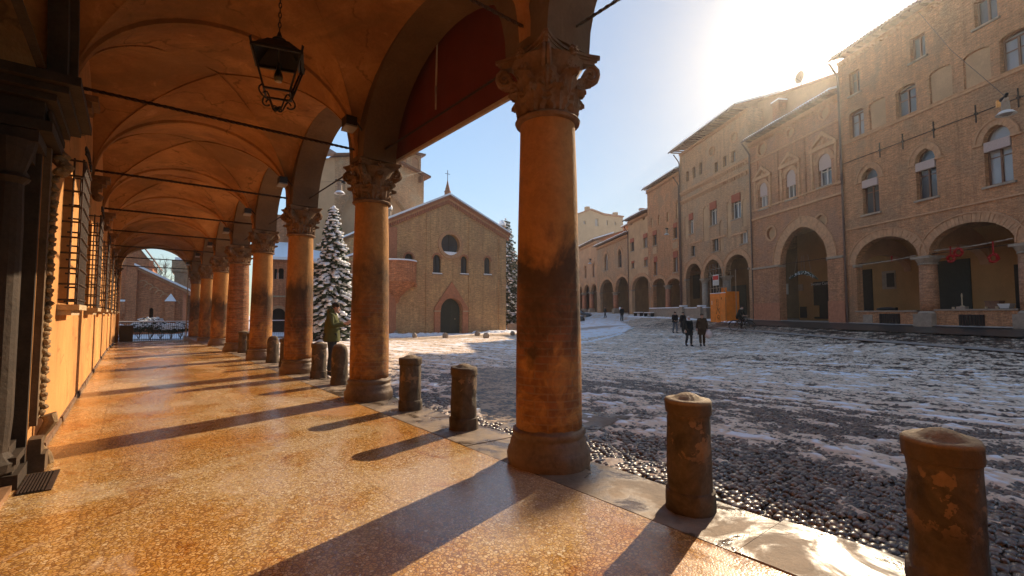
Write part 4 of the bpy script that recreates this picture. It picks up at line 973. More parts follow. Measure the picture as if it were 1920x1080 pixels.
def palace(fr, label, t0, t1, zg, ztop, mat, arches, wins=(), colmat=None, pier=False, depth=10, pw=4.0, eave=.7, name='palace', ringm=None, colr=.3, roofs=True, strings=(), corn=3, insidem=None, gap=.004, ringth=.35):
    o = fr.root(name, label, 'building', 0, 0, 0); rg = random.Random(int(t0 * 10) + 99); t0 += gap; t1 -= gap
    A = []
    for a in arches:
        (pl, pr, yi, yc) = a[:4]; xs = sorted((fr.F(pl, yi)[0], fr.F(pr, yi)[0])); zi = fr.F((pl + pr) / 2, yi)[1]; zc = fr.F((pl + pr) / 2, yc)[1]
        A.append((xs[0], xs[1], zi, zc - zi))
    A.sort(); holes = []
    loop = [(t0, zg - .6)]
    for i, (x0, x1, zi, rs) in enumerate(A):
        if i == 0 or pier: loop += [(x0, zg - .6)]
        loop += arch(x0, x1, zi, rs, 18)
        if i == len(A) - 1 or pier: loop += [(x1, zg - .6)]
    loop += [(t1, zg - .6), (t1, ztop), (t0, ztop)]
    for w in wins:
        a, b, yt, yb, kind = w[:5]; op = w[5] if len(w) > 5 else {}
        x0, x1, z0, z1 = rectpx(fr, a, b, yt, yb); wd = x1 - x0
        if kind == 'round':
            cx_, cz_, r = (x0 + x1) / 2, (z0 + z1) / 2, (z1 - z0) / 2; P = [(cx_ + r * math.cos(t), cz_ + r * math.sin(t)) for t in [2 * PI * k / 20 for k in range(20)]]
            holes.append(P); m_ = MB(); Q = [(cx_ + (p[0] - cx_) * 1.0, cz_ + (p[1] - cz_) * 1.0) for p in P]; m_.panel(Q, [], -.22, -.16); wn_ = m_.build('roundel', op.get('mat', BR4), o)
            m_ = MB(); m_.panel([(cx_ + (p[0] - cx_) * 1.28, cz_ + (p[1] - cz_) * 1.28) for p in P], [Q], .002, .06); m_.build('surround', TRIM, wn_); continue
        rise = 0; zs = z1
        if kind in ('seg',): rise = wd * .16; zs = z1 - rise
        if kind in ('blind',): rise = wd * op.get('r', .16); zs = z1 - rise
        if kind in ('point',): rise = wd * .62; zs = z1 - rise
        if kind in ('arched', 'ped'): rise = wd * .5; zs = z1 - rise
        if kind != 'blind_rect': holes.append(hole(x0, x1, z0, zs, rise, 10))
        if kind == 'blind':
            m_ = MB(); m_.panel(hole(x0 + .003, x1 - .003, z0 + .003, zs, rise - .003, 10), [], -.30, op.get('y', -.12)); m_.build('blind_arch', op.get('mat', BR4), o); continue
        if kind == 'blind_rect':
            MB().box(x0, x1, -.02, .035, z0, z1).build('blank_panel', op.get('mat', BR4), o); continue
        dep = op.get('y', -.24)
        wn_ = casement(o, x0 + .005, x1 - .005, z0 + .005, zs - (.005 if not rise else 0), rise, dep, op.get('f', M['wood']), op.get('p', M['pale_glass'] if rg.random() < .5 else M['glass']), mull=wd > .45, sill=op.get('sill', True), sillmat=op.get('sm'))
        if op.get('blind'):
            k = op.get('k', .3); MB().box(x0 + .03, x1 - .03, -.1, -.05 + .1 * op.get('out', 0), z1 - (z1 - z0) * k - (rise if kind == 'point' else 0), (zs if kind == 'point' else z1) - .01).build('blind', op['blind'], wn_)
        if kind in ('point', 'arched', 'ped') or op.get('hood'):
            th = op.get('th', wd * .24); m_ = MB(); P = arch(x0, x1, zs, rise or wd * .3, 16); voussoirs(m_, x0, x1, zs, rise, th, -.02, .05, 22, rg); m_.build('arch_bricks', ringm or TRIM, wn_, kind='stuff')
            m_ = MB(); ring(m_, x0, x1, zs, rise, .07, -.02, .10, 16, th + .004); m_.build('hood_mould', TRIM, wn_)
            if kind == 'point': MB().box(x0 - th - .15, x0 - .01, 0, .09, zs - .09, zs - .005).box(x1 + .01, x1 + th + .15, 0, .09, zs - .09, zs - .005).build('impost', TRIM, wn_)
        if kind == 'ped':
            q = wd * .34; zt = z1 + wd * .32; m_ = MB()
            m_.box(x0 - q - .16, x0 - q, 0, .12, z0 - .05, zt).box(x1 + q, x1 + q + .16, 0, .12, z0 - .05, zt).box(x0 - q - .24, x1 + q + .24, 0, .18, zt + .001, zt + .16)
            m_.panel([(x0 - q - .3, zt + .161), (x1 + q + .3, zt + .161), ((x0 + x1) / 2, zt + .16 + wd * .95)], [[(x0 - q - .02, zt + .26), ((x0 + x1) / 2, zt + wd * .80), (x1 + q + .02, zt + .26)]], 0, .16)
            m_.build('pediment', TRIM, wn_)
            m_ = MB(); m_.lathe([(.001, 0), (wd * .14, .01), (wd * .16, .05), (wd * .08, .09), (0, .1)], n=12); m_.v = [((x0 + x1) / 2 + a_, c_ + .0, zt + .2 + wd * .25 + b_) for a_, b_, c_ in m_.v]; m_.build('rosette', TRIM, wn_)
            for xx in (x0 - q - .08, x1 + q + .08):
                m_ = MB(); m_.lathe([(.06, 0), (.07, .04), (.05, .1), (.05, .5)], (xx, .12, z0 + .1), 8); m_.build('colonnette', TRIM, wn_)
    mb = MB(); mb.panel(loop, holes, -.42, 0); mb.build('wall', mat, o)
    zc = max([z + r for _, _, z, r in A] + [zg + 3]) + .35
    mb = MB().box(t0, t1, -depth, -.421, zc, ztop - .02).box(t0, t1, -depth, -pw - .05, zg - .6, zc - .002); mb.build('body', mat, o)
    if A:
        MB().box(t0, t1, -pw - .049, -pw, zg - .5, zc - .003).build('portico_wall', insidem or OCH, o)
        MB().box(t0, t1, -pw + .001, .02, zg - .62, zg + .06).build('portico_pavement', M['far_stone'], o)
        for i, (x0, x1, zi, rs) in enumerate(A):
            m_ = MB(); th = min(ringth, .18 * (x1 - x0)); voussoirs(m_, x0, x1, zi, rs, th, -.03, .035, 34, rg); m_.build('arch_bricks', ringm or TRIM, o, kind='stuff')
            m_ = MB(); ring(m_, x0, x1, zi, rs, .06, -.02, .085, 20, th + .004); m_.build('hood_mould', TRIM, o)
            m_ = MB(); P = arch(x0 + .02, x1 - .02, zi, rs, 14)           # transverse arch and tie bar inside
            m_.tube([(x0 - .1, -.2, zi + .03), (x1 + .1, -.2, zi + .03)], .022, 6); m_.build('tie_rod', M['rust_iron'], o)
            if i < len(A) - 1 and not pier:
                xc = (x1 + A[i + 1][0]) / 2; zi2 = min(zi, A[i + 1][2]); mb = MB(); r = min(colr, (A[i + 1][0] - x1) / 2 + .12)
                mb.lathe([(r * .98, zg + .75), (r, zg + 1.2), (r * .93, zi2 - .42)], (xc, -.22, 0), 20); c_ = mb.build('column', colmat or BR2, o, True)
                mb = MB(); mb.lathe([(r * 1.0, zi2 - .44), (r * 1.08, zi2 - .42), (r * 1.05, zi2 - .38), (r * 1.0, zi2 - .36), (r * 1.35, zi2 - .12)], (xc, -.22, 0), 16).box(xc - r * 1.25, xc + r * 1.25, -.22 - r * 1.25, -.22 + r * 1.25, zi2 - .12, zi2 - .002); mb.build('capital', STONE, c_)
                mb = MB(); mb.lathe([(r * 1.25, zg + .60), (r * 1.28, zg + .66), (r * 1.02, zg + .76)], (xc, -.22, 0), 16).box(xc - r * 1.2, xc + r * 1.2, -.22 - r * 1.1, -.22 + r * 1.3, zg - .5, zg + .6); mb.build('pedestal', STONE, c_)
            elif pier and i < len(A) - 1: pass
        for x, zi in [(A[0][0], A[0][2]), (A[-1][1], A[-1][2])]: MB().box(x - .14 if x == A[0][0] else x - .05, x + .05 if x == A[0][0] else x + .14, -.40, .09, zi - .18, zi - .01).build('impost', STONE, o)
    for z_, h_, y_ in strings: MB().box(t0 + .01, t1 - .01, -.01, y_, z_, z_ + h_).build('string_course', TRIM, o)
    # cornice, gutter, roof and its snow
    if roofs:
        mb = MB(); zz = ztop - .09 * corn - .02
        for k in range(corn): mb.box(t0, t1, -.1, .05 + .07 * k, zz + .09 * k, zz + .09 * k + .088)
        x = t0 + .1
        while x < t1 - .2: mb.box(x, x + .12, 0, .05 + .07 * corn, zz - .13, zz - .002); x += .3
        mb.build('cornice', TRIM, o)
        mb = MB(); x = t0 + .1
        while x < t1 - .15: mb.box(x, x + .09, -.1, eave - .05, ztop - .01, ztop + .10); x += .55
        mb.build('rafters', M['wood'], o)
        zt = ztop + .102; mb = MB(); sl = .32
        mb.hexa([(t0, -6, zt + sl * 6.2), (t1, -6, zt + sl * 6.2), (t1, eave, zt), (t0, eave, zt), (t0, -6, zt + sl * 6.2 + .1), (t1, -6, zt + sl * 6.2 + .1), (t1, eave + .02, zt + .07), (t0, eave + .02, zt + .07)])
        x = t0 + .08
        while x < t1 - .1: mb.tube([(x, eave + .05, zt + .09), (x, -1.5, zt + .09 + sl * (eave + 1.5))], .06, 5); x += .22
        mb.build('roof', M['tile'], o)
        mb = MB(); n = max(4, int((t1 - t0) / .8)); vs = []
        for i in range(n + 1):
            x = t0 + .02 + (t1 - t0 - .04) * i / n; j_ = rg.uniform(-.05, .02); h_ = .10 + rg.uniform(0, .07)
            vs += [(x, eave + j_, zt + .12), (x, eave + j_ - .02, zt + .12 + h_), (x, -3, zt + .15 + h_ + sl * (eave + 3)), (x, -3, zt + .08 + sl * (eave + 3))]
        mb.add(vs, [(4 * i + k, 4 * i + (k + 1) % 4, 4 * i + 4 + (k + 1) % 4, 4 * i + 4 + k) for i in range(n) for k in range(4)] + [(3, 2, 1, 0), (4 * n, 4 * n + 1, 4 * n + 2, 4 * n + 3)])
        mb.build('roof_snow', M['snow'], o)
        mb = MB(); mb.tube([(t0, eave + .1, zt - .02), (t1, eave + .1, zt - .02)], .075, 8); mb.build('gutter', M['gutter'], o)
    return o
def pipe(o, x, z0, z1, y=.12, r=.06): 
    mb = MB(); mb.tube([(x, y, z0), (x, y, z1 - .9), (x, y + .1, z1 - .7), (x, y + .5, z1 - .15), (x, y + .62, z1)], r, 8); mb.build('downpipe', M['gutter'], o)
TX = lambda px, py: FAC.F(px, py)[0]
TZ = lambda px, py: FAC.F(px, py)[1]
B12 = TX(1589.5, 600); B23 = TX(1414, 596); B34 = TX(1280, 590); B45 = TX(1217, 588); B56 = TX(1180, 587); B67 = TX(1120, 586)
W1 = dict(f=M['wood'], p=M['pale_glass'])
# 1: tall brick palace at the right edge
o1 = palace(FAC, 'tall brown brick palace at the right edge with pointed windows', -12.5, B12, .82, 17.2, BR1,
    [(1604.5, 1722.6, 489, 443), (1741.5, 1908, 467, 416), (1930, 2120, 440, 380)],
    [(1617, 1648, 314, 400, 'point', dict(blind=BLP, k=.17, out=1)), (1717, 1756, 278, 372, 'point', dict(blind=BLP, k=.17, out=1)), (1845, 1898, 233, 345, 'point', dict(blind=BLP, k=.17, out=1)),
     (1589.5 + 3, 1620, 206, 256, 'seg', dict(sill=False)), (1630, 1661, 186, 239, 'blind'), (1679, 1718, 160, 216, 'seg', dict(sill=False)), (1742, 1786, 126, 189, 'blind'), (1806, 1858, 93, 160, 'blind'), (1874, 1936, 56, 129, 'seg', dict(sill=False)),
     (1589.5 + 3, 1612, 133, 176, 'rect'), (1706, 1735, 66, 111, 'rect'), (1826, 1870, -8, 44, 'rect')],
    colr=.40, eave=.55, corn=2, ringth=.42, insidem=OCH)
za, zb = TZ(1740, 204), TZ(1740, 400)
MB().box(-12.4, B12 - .02, -.01, .07, za - .06, za + .08).box(-12.4, B12 - .02, .0, .11, za + .081, za + .13).build('string_course', TRIM, o1)
MB().box(-12.4, B12 - .02, -.01, .06, zb - .04, zb + .04).build('string_course', TRIM, o1)
zr = TZ(1720, 256); mb = MB(); mb.tube([(-12.4, .07, zr), (B12 - .1, .07, zr)], .025, 6); mb.build('iron_chain_rod', M['rust_iron'], o1)
for px, py in ((1652, 281), (1695, 264), (1753, 241), (1832, 206), (1912, 176)):
    x = TX(px, py); mb = MB(); mb.tube([(x, .09, zr - .42), (x, .09, zr + .42)], .03, 6).box(x - .05, x + .05, .03, .13, zr - .05, zr + .05); mb.build('wall_anchor', M['rust_iron'], o1)
pipe(o1, B12 - .10, .85, 17.1)
pz = TZ(1700, 582); z0 = .82
def low_wall(o, xa, xb, zt, mat=BR1, cap=STONE, y0=-.40, y1=-.02, snow=False, nm='parapet'):
    w = MB().box(xa, xb, y0, y1, z0 - .5, zt - .08).build(nm, mat, o); MB().box(xa, xb, y0 - .04, y1 + .05, zt - .078, zt).build('coping', cap, w)
    if snow: MB().box(xa + .02, xb - .02, y0 - .03, y1 + .04, zt + .001, zt + .09).build('snow', M['snow'], w)
    return w
xa, xb = TX(1722, 590) + .0, TX(1604, 590)
low_wall(o1, xa + .05, xb, pz); low_wall(o1, TX(1910, 590), TX(1752, 590), pz + .05); low_wall(o1, -9.5, TX(1935, 590), pz + .05)
for a, b, yt, yb in ((1649, 1687, 588, 608), (1798, 1846, 590, 612)):
    x0, x1, q0, q1 = rectpx(FAC, a, b, yt, yb); g_ = MB().box(x0, x1, -.03, .012, q0, q1).build('cellar_grille', DARK, o1)
    for k in range(9): x = x0 + (x1 - x0) * (k + .5) / 9; MB().box(x - .012, x + .012, .012, .035, q0, q1).build('bar', M['rust_iron'], g_)
x0, x1, q0, q1 = rectpx(FAC, 1619, 1636, 590, 605); MB().box(x0, x1, -.03, .02, q0, q1).build('metal_hatch', STONE, o1)
# inside of its portico: windows and doors on the back wall
def inner(o, fr, a, b, yt, yb, mat, pw=4.0, nm='portico_door', th=.06):
    ym = (yt + yb) / 2; xs = sorted((fr.F(a, ym, -pw)[0], fr.F(b, ym, -pw)[0])); z1 = fr.F((a + b) / 2, yt, -pw)[1]; z0_ = fr.F((a + b) / 2, yb, -pw)[1]
    return MB().box(xs[0], xs[1], -pw - .02, -pw + th, z0_, z1).build(nm, mat, o)
inner(o1, FAC, 1760, 1822, 487, 585, GREEN); inner(o1, FAC, 1618, 1637, 505, 585, DARK); inner(o1, FAC, 1655, 1680, 508, 542, STONE, nm='portico_window', th=.05); inner(o1, FAC, 1664, 1678, 512, 538, DARK, nm='portico_window', th=.07)
inner(o1, FAC, 1905, 1925, 495, 585, DARK)
for i_, tt in enumerate((TX(1731, 590), TX(1600, 590), TX(1918, 590))):
    mb = MB(YM if False else None); P = arch(-3.9, -.5, 4.3, 1.2, 14); Q = arch(-3.9, -.5, 4.05, 1.0, 14)
    vs = []
    for (y, z) in P: vs += [(tt - .22, y, z + .5), (tt + .22, y, z + .5)]
    for (y, z) in Q: vs += [(tt - .22, y, z), (tt + .22, y, z)]
    n = len(P); mb = MB(); mb.add(vs, [(2 * n + 2 * i, 2 * n + 2 * i + 1, 2 * n + 2 * i + 3, 2 * n + 2 * i + 2) for i in range(n - 1)] + [(2 * i, 2 * i + 2, 2 * n + 2 * i + 2, 2 * n + 2 * i) for i in range(n - 1)] + [(2 * i + 1, 2 * n + 2 * i + 1, 2 * n + 2 * i + 3, 2 * i + 3) for i in range(n - 1)]); mb.build('transverse_arch', BR5, o1)
# 2: renaissance palace with one great arch
o2 = palace(FAC, 'reddish palace with one great arch and pedimented windows', B12, B23, .85, 15.25, BR2,
    [(1463, 1552, 490, 424)],
    [(1424, 1439, 342, 391, 'ped', dict(blind=BLP, k=.52, f=M['white_wood'])), (1474, 1492, 318, 373, 'ped', dict(blind=BLP, k=.55, f=M['white_wood'])), (1534, 1559, 288, 348, 'ped', dict(blind=BLP, k=.48, f=M['white_wood'])),
     (1440.5, 1452, 426, 449, 'round'), (1531, 1547.5, 403, 427, 'round'), (1424, 1434, 268, 290, 'round'), (1476, 1487, 240, 256, 'round'), (1540, 1552, 200, 222, 'round')],
    pier=True, eave=.6, ringth=.7, insidem=OCH)
for y1_, h_, p_ in ((396, .14, .12), (376, .10, .08), (310, .0, 0)):
    if h_: z = TZ(1500, y1_ - 8); MB().box(B12 + .02, B23 - .02, -.01, p_, z, z + h_).build('string_course', TRIM, o2)
z = TZ(1500, 262); MB().box(B12 + .02, B23 - .02, -.01, .08, z, z + .1).build('string_course', TRIM, o2)
for px in (1419, 1457, 1508, 1572):
    x = TX(px, 330); MB().box(x - .18, x + .18, 0, .07, TZ(1500, 372) + .06, TZ(1500, 263) - .04).build('pilaster', BR2, o2)
xb_ = TX(1552, 490); xa_ = TX(1463, 490)
for x, nm in ((xa_ + .3, 0), (xb_ - .0, 1)): pass
for a, b in ((B12 + .05, xb_ - .06), (xa_ + .06, B23 - .05)):
    MB().box(a, b, .0, .10, .3, 4.9).build('pier_facing', BR2, o2); MB().box(a - .02, b + .02, .0, .17, 4.92, 5.06).build('impost', STONE, o2)
    MB().box(a - .02, b + .02, .101, .135, .3, 2.25).build('plinth', REDT, o2)
pipe(o2, B23 - .12, .9, 15.2)
inner(o2, FAC, 1527, 1575, 527, 598, DARK, nm='shop_front'); inner(o2, FAC, 1501, 1513, 575, 596, DARK, nm='cellar_hatch'); inner(o2, FAC, 1498, 1506, 533, 545, STONE, nm='wall_sign'); inner(o2, FAC, 1519, 1538, 573, 594, OCH, nm='counter', th=.14)
inner(o2, FAC, 1476, 1478.5, 532, 552, M['white_wood'], nm='notice', th=.08)
sx = FAC.F(1540, 532, -3.9); mb = MB()     # faint lettering over the shop front
tc = bpy.data.curves.new('lettering', 'FONT'); tc.body = 'Sweater Corner'; tc.size = .30; tc.extrude = .01; tc.align_x = 'CENTER'; tc.materials.append(M['white_wood'])
to = bpy.data.objects.new('shop_lettering', tc); link(to, o2); to.location = (sx[0], -3.88, sx[1] - .08); to.rotation_euler = (PI / 2, 0, PI)
dg = bpy.context.evaluated_depsgraph_get(); tm = bpy.data.meshes.new_from_object(to.evaluated_get(dg)); t2 = mesh_obj('shop_lettering', tm, o2, to.location, to.rotation_euler); bpy.data.objects.remove(to)
# set-back upper storey behind it with chimney and dish
ob = FAC.root('rear_palace_block', 'plain upper block rising behind the pedimented palace roof', 'building')
yb0 = -1.3
mb = MB(); mb.panel([(B12 + .01, 8), (B23 + .6, 8), (B23 + .6, FAC.F(1408, 200, yb0)[1]), (B12 + .01, FAC.F(1568, 152, yb0)[1])], [], -9.9, yb0); mb.build('wall', BR4, ob)
za_, zc_ = FAC.F(1408, 200, yb0)[1], FAC.F(1568, 152, yb0)[1]
mb = MB(); mb.hexa([(B12 + .01, -10, zc_ + .003), (B23 + .7, -10, za_ + .003), (B23 + .7, yb0 + .15, za_ + .003), (B12 + .01, yb0 + .15, zc_ + .003), (B12 + .01, -10, zc_ + .16), (B23 + .7, -10, za_ + .16), (B23 + .7, yb0 + .2, za_ + .14), (B12 + .01, yb0 + .2, zc_ + .14)]); mb.build('roof', M['tile'], ob)
p = FAC.F(1461, 205, -.9); ch = FAC.root('chimney', 'squat brick chimney with snow cap on the pedimented palace roof', 'chimney', p[0], -.9, p[1])
MB().box(-.35, .35, -.3, .3, -1.0, .45).build('stack', BR2, ch); MB().box(-.45, .45, -.4, .4, .451, .55).build('cap', M['tile'], ch); MB().box(-.43, .43, -.38, .38, .551, .68).build('snow', M['snow'], ch)
p = FAC.F(1502, 145, -1.6); ds = FAC.root('satellite_dish', 'round pale satellite dish on the roof line against the sky', 'dish', p[0], -1.6, p[1])
mb = MB(); mb.lathe([(0, 0), (.2, .02), (.36, .07), (.45, .13), (.44, .14), (.35, .085), (.2, .035), (0, .015)], n=20); mb.v = [(x, z, y) for x, y, z in mb.v]; mb.build('reflector', STONE, ds, True)
mb = MB(); mb.tube([(0, 0, -.95), (0, 0, .05)], .03, 6); mb.tube([(0, .0, -.35), (0, .45, -.1)], .015, 5); mb.build('mast', M['iron'], ds)
# 3: tall palace with corbelled frieze and blocked gothic windows
AWN = dict(blind=BLR, k=.32, f=M['white_wood'], out=1)
o3 = palace(FAC, 'tall tan palace with a corbel frieze and red window blinds', B23, B34, .98, 18.3, BR3,
    [(1286, 1316, 521, 494), (1320, 1354.5, 520, 486), (1361, 1404, 505, 477)],
    [(1287, 1291.5, 321, 340, 'rect', dict(sill=False)), (1298.5, 1304, 313, 334, 'rect', dict(sill=False)), (1311, 1316.5, 305, 327, 'rect', dict(sill=False)), (1340, 1346, 304, 322, 'rect', dict(sill=False)), (1355.5, 1362, 293, 312, 'rect', dict(sill=False)), (1371, 1379, 283, 304, 'rect', dict(sill=False)),
     (1331, 1339, 276, 291, 'round'), (1371, 1381, 249, 266, 'round'),
     (1292, 1300, 400, 438, 'rect', AWN), (1331, 1344, 378, 422, 'rect', AWN), (1372, 1389, 363, 410, 'rect', AWN),
     (1296, 1303.5, 461, 480, 'rect', dict(f=M['iron'])), (1336, 1347, 447, 471, 'rect', dict(f=M['iron'])), (1389, 1402, 432, 456, 'rect', dict(f=M['white_wood'], p=M['pale_glass'])),
     (1318.5, 1329, 386, 452, 'blind', dict(r=.6, y=-.05)), (1349, 1357, 412, 470, 'blind', dict(r=.7, y=-.08)), (1284, 1290, 405, 450, 'blind', dict(r=.6, y=-.05)), (1363, 1370.5, 378, 445, 'blind', dict(r=.5, y=-.05)), (1392, 1400, 372, 425, 'blind', dict(r=.5, y=-.05))],
    colr=.34, eave=1.15, corn=2, ringth=.42, insidem=DIM, colmat=STONE)
for yy, hh in ((327, .35), (345, .3)):
    z = TZ(1350, yy); mb = MB().box(B23 + .02, B34 - .02, -.01, .14, z, z + .10); x = B23 + .05
    while x < B34 - .1: mb.box(x, x + .13, .0, .12, z - .28, z - .003); mb.box(x - .02, x + .15, .0, .10, z + .101, z + .22) if yy == 327 else 0; x += .32
    mb.build('corbel_frieze', TRIM, o3)
for a, b in ((1393, 1380), (1355, 1338), (1311, 1297)):
    xa = TX(a, 440); xb = TX(b, 450); z = TZ((a + b) / 2, 450 - (a - 1340) * .2); MB().box(min(xa, xb) - .5, max(xa, xb) + .4, -.01, .07, z, z + .16).build('string_course', TRIM, o3)
pipe(o3, B34 - .1, 1.0, 18.2)
lw = low_wall(o3, TX(1330, 590), TX(1287, 590), TZ(1300, 578), STONE, STONE, -.1, .30, True)
for px in (1285.5, 1320): x = TX(px, 590); MB().box(x - .3, x + .3, -.1, .55, .6, TZ(px, 575)).build('buttress_post', STONE, o3); MB().box(x - .28, x + .28, -.08, .53, TZ(px, 575) + .002, TZ(px, 575) + .14).build('snow', M['snow'], o3)
inner(o3, FAC, 1375, 1400, 535, 598, GREEN); inner(o3, FAC, 1300, 1312, 512, 560, DARK); inner(o3, FAC, 1336, 1350, 520, 590, DARK)
# 4 to 7: the lower row farther down
SM = dict(blind=BLR, k=.3, out=1)
o4 = palace(FAC, 'brick house with three storeys of small windows and red blinds', B34, B45, 1.17, TZ(1240, 342), BR1,
    [(1224.5, 1246.5, 533, 522), (1251.5, 1275, 533, 522)],
    [(1262.5, 1270, 418, 447, 'rect', SM), (1224, 1231.5, 432, 460, 'rect', SM), (1262.5, 1271, 471, 510, 'rect', SM), (1226.5, 1232.5, 481, 516, 'rect', SM),
     (1267, 1275, 375, 409, 'blind', dict(r=.5)), (1250, 1254.5, 397, 415, 'blind', dict(r=.5)), (1233.5, 1238, 403, 421, 'blind', dict(r=.5)), (1220, 1224, 409, 427, 'blind', dict(r=.5)), (1261.5, 1270.5, 454, 466, 'blind_rect'), (1224.5, 1231.5, 463, 476, 'blind_rect')], colr=.3, eave=.6, ringth=.35, insidem=DIM, colmat=REDT)
lw = low_wall(o4, B34 + .2, TX(1222, 588), TZ(1250, 578), STONE, STONE, -.1, .28, True)
pipe(o4, B34 + .15, 1.1, TZ(1277, 330))
o5 = palace(FAC, 'narrow plastered house with a broad arch and snowy eave', B45, B56, 1.3, TZ(1195, 408), BR4,
    [(1185, 1220, 541, 518)],
    [(1182, 1189, 447, 471, 'rect', SM), (1206, 1214, 438, 464, 'rect', SM), (1184, 1189.5, 489, 503, 'rect', SM), (1208, 1214.5, 482, 499, 'rect', SM), (1181, 1186, 419, 422, 'rect', dict(sill=False)), (1205, 1209.5, 408, 412, 'rect', dict(sill=False))], eave=.7, ringth=.35, insidem=DIM)
pipe(o5, B56 - .1, 1.3, TZ(1176, 425))
o6 = palace(FAC, 'low brick house with two paired gothic windows', B56, B67, 1.45, TZ(1148, 452), BR3,
    [(1125.5, 1150, 547, 524), (1153.5, 1179, 546, 519)],
    [(1133.5, 1140, 475, 507, 'point', dict(th=.3)), (1159, 1165.5, 466, 501, 'point', dict(th=.3))], eave=.6, ringth=.4, colr=.36, insidem=DIM, colmat=REDT)
ou = FAC.root('orange_attic_house', 'orange plastered attic storey behind the snowy low roof', 'building')
zq = FAC.F(1150, 436, -5)[1]; MB().box(B56 - .0, B67 + 1, -9.8, -5.0, 9, zq).build('wall', plaster('orange_attic', (.62, .22, .08), None, .3), ou)
MB().box(B56 - .02, B67 + 1.1, -9.9, -4.6, zq + .002, zq + .12).build('roof', M['tile'], ou); MB().box(B56 - .02, B67 + 1.0, -9.8, -4.6, zq + .122, zq + .26).build('snow', M['snow'], ou)
o7 = palace(FAC, 'low house at the far end of the arcaded street', B67, B67 + 19, 1.6, TZ(1100, 460), BR5,
    [(1108.5, 1119, 546, 532), (1095, 1105.5, 548, 534), (1084, 1092, 550, 537), (1074, 1081, 551, 538)],
    [(1083.5, 1086.5, 500, 520, 'point', dict(th=.25)), (1096.5, 1099.5, 498, 521, 'point', dict(th=.25)), (1111, 1114.5, 492, 519, 'point', dict(th=.25))], eave=.6, ringth=.4, colr=.4, insidem=DIM, colmat=REDT)
p = FAC.F(1203, 396, -2); c2 = FAC.root('chimney', 'slim brick chimney on the narrow plastered house', 'chimney', p[0], -2, p[1]); MB().box(-.25, .25, -.25, .25, -1.8, .25).build('stack', BR4, c2); MB().box(-.32, .32, -.32, .32, .251, .36).build('cap', M['tile'], c2)
# pale tower block far behind
fb = Frame((at_depth(1172, 588, 118).x, at_depth(1172, 588, 118).y), tuple((at_depth(1070, 588, 112) - at_depth(1172, 588, 118)).xy))
od = fb.root('distant_building', 'pale beige block of flats rising far behind the low roofs', 'building')
pts_ = [fb.F(*q) for q in ((1170, 470), (1168, 408), (1131, 403), (1107, 394), (1079, 404), (1060, 410), (1060, 470))]
hs_ = [[(x0, z0), (x1, z0), (x1, z1), (x0, z1)] for x0, x1, z0, z1 in [rectpx(fb, *q) for q in ((1116, 1122, 410, 424), (1137, 1140, 413, 422), (1152, 1155, 416, 422), (1094, 1098, 414, 420))]]
mb = MB(); mb.panel(pts_, hs_, -12, 0); mb.build('wall', plaster('pale_block', (.40, .30, .20), None, .25), od)
for h_ in hs_: MB().box(h_[0][0], h_[1][0], -.35, -.3, h_[0][1], h_[2][1]).build('window', M['pale_glass'], od)
mb = MB()
for a, b in zip(pts_[1:5], pts_[2:6]): mb.hexa([(a[0], -12, a[1] + .01), (b[0], -12, b[1] + .01), (b[0], .5, b[1] + .01), (a[0], .5, a[1] + .01), (a[0], -12, a[1] + .35), (b[0], -12, b[1] + .35), (b[0], .5, b[1] + .35), (a[0], .5, a[1] + .35)])
mb.build('roof', M['tile'], od)
for q, hh in (((1107, 393), 1.0), ((1160, 405), 1.2)): x, z = fb.F(*q); MB().box(x - .5, x + .5, -2, -1, z, z + hh).build('chimney_stack', BR4, od)
# houses closing the view behind the first column
ofb = FAC.root('end_of_street_house', 'plain brick house closing the far left end of the square', 'building')
MB().box(B67 + 19.2, B67 + 24, -4, 13, 1.0, 12).build('wall', BR3, ofb); MB().box(B67 + 18.9, B67 + 24.4, -4.4, 13.4, 12.002, 12.2).build('roof', M['snow'], ofb)
# ---------------------------------------------------------------- the church front
zCH = -.75
ch = CH.root('brick_church', 'gabled brown brick church front with a round window', 'church')
apex = CH.F(840, 369); eR = CH.F(948, 437); eL = (CHW, CH.F(727, 414)[1])
x_, z_ = CH.F(845, 459); rR = (CH.F(827, 459)[0] - CH.F(862, 459)[0]) / 2
def circ(cx, cz, r, n=28): return [(cx + r * math.cos(2 * PI * k / n), cz + r * math.sin(2 * PI * k / n)) for k in range(n)]
x_ = (CH.F(827, 459)[0] + CH.F(862, 459)[0]) / 2
wn = [(759, 775, 475, 496), (812, 827, 477, 513), (864, 877, 480, 514), (908, 920, 482, 515)]
WR = [rectpx(CH, *q) for q in wn]
door = rectpx(CH, 825, 866, 559, 629)
mb = MB(); mb.panel([(0, zCH), (CHW, zCH), eL, apex, eR], [circ(x_, z_, rR)] + [hole(a, b, c, d - (b - a) * .55, (b - a) * .55, 10) for a, b, c, d in WR] + [hole(door[0], door[1], zCH + .1, door[3] - (door[1] - door[0]) / 2, (door[1] - door[0]) / 2, 20)], -.6, 0)
mb.build('front_wall', CHB, ch)
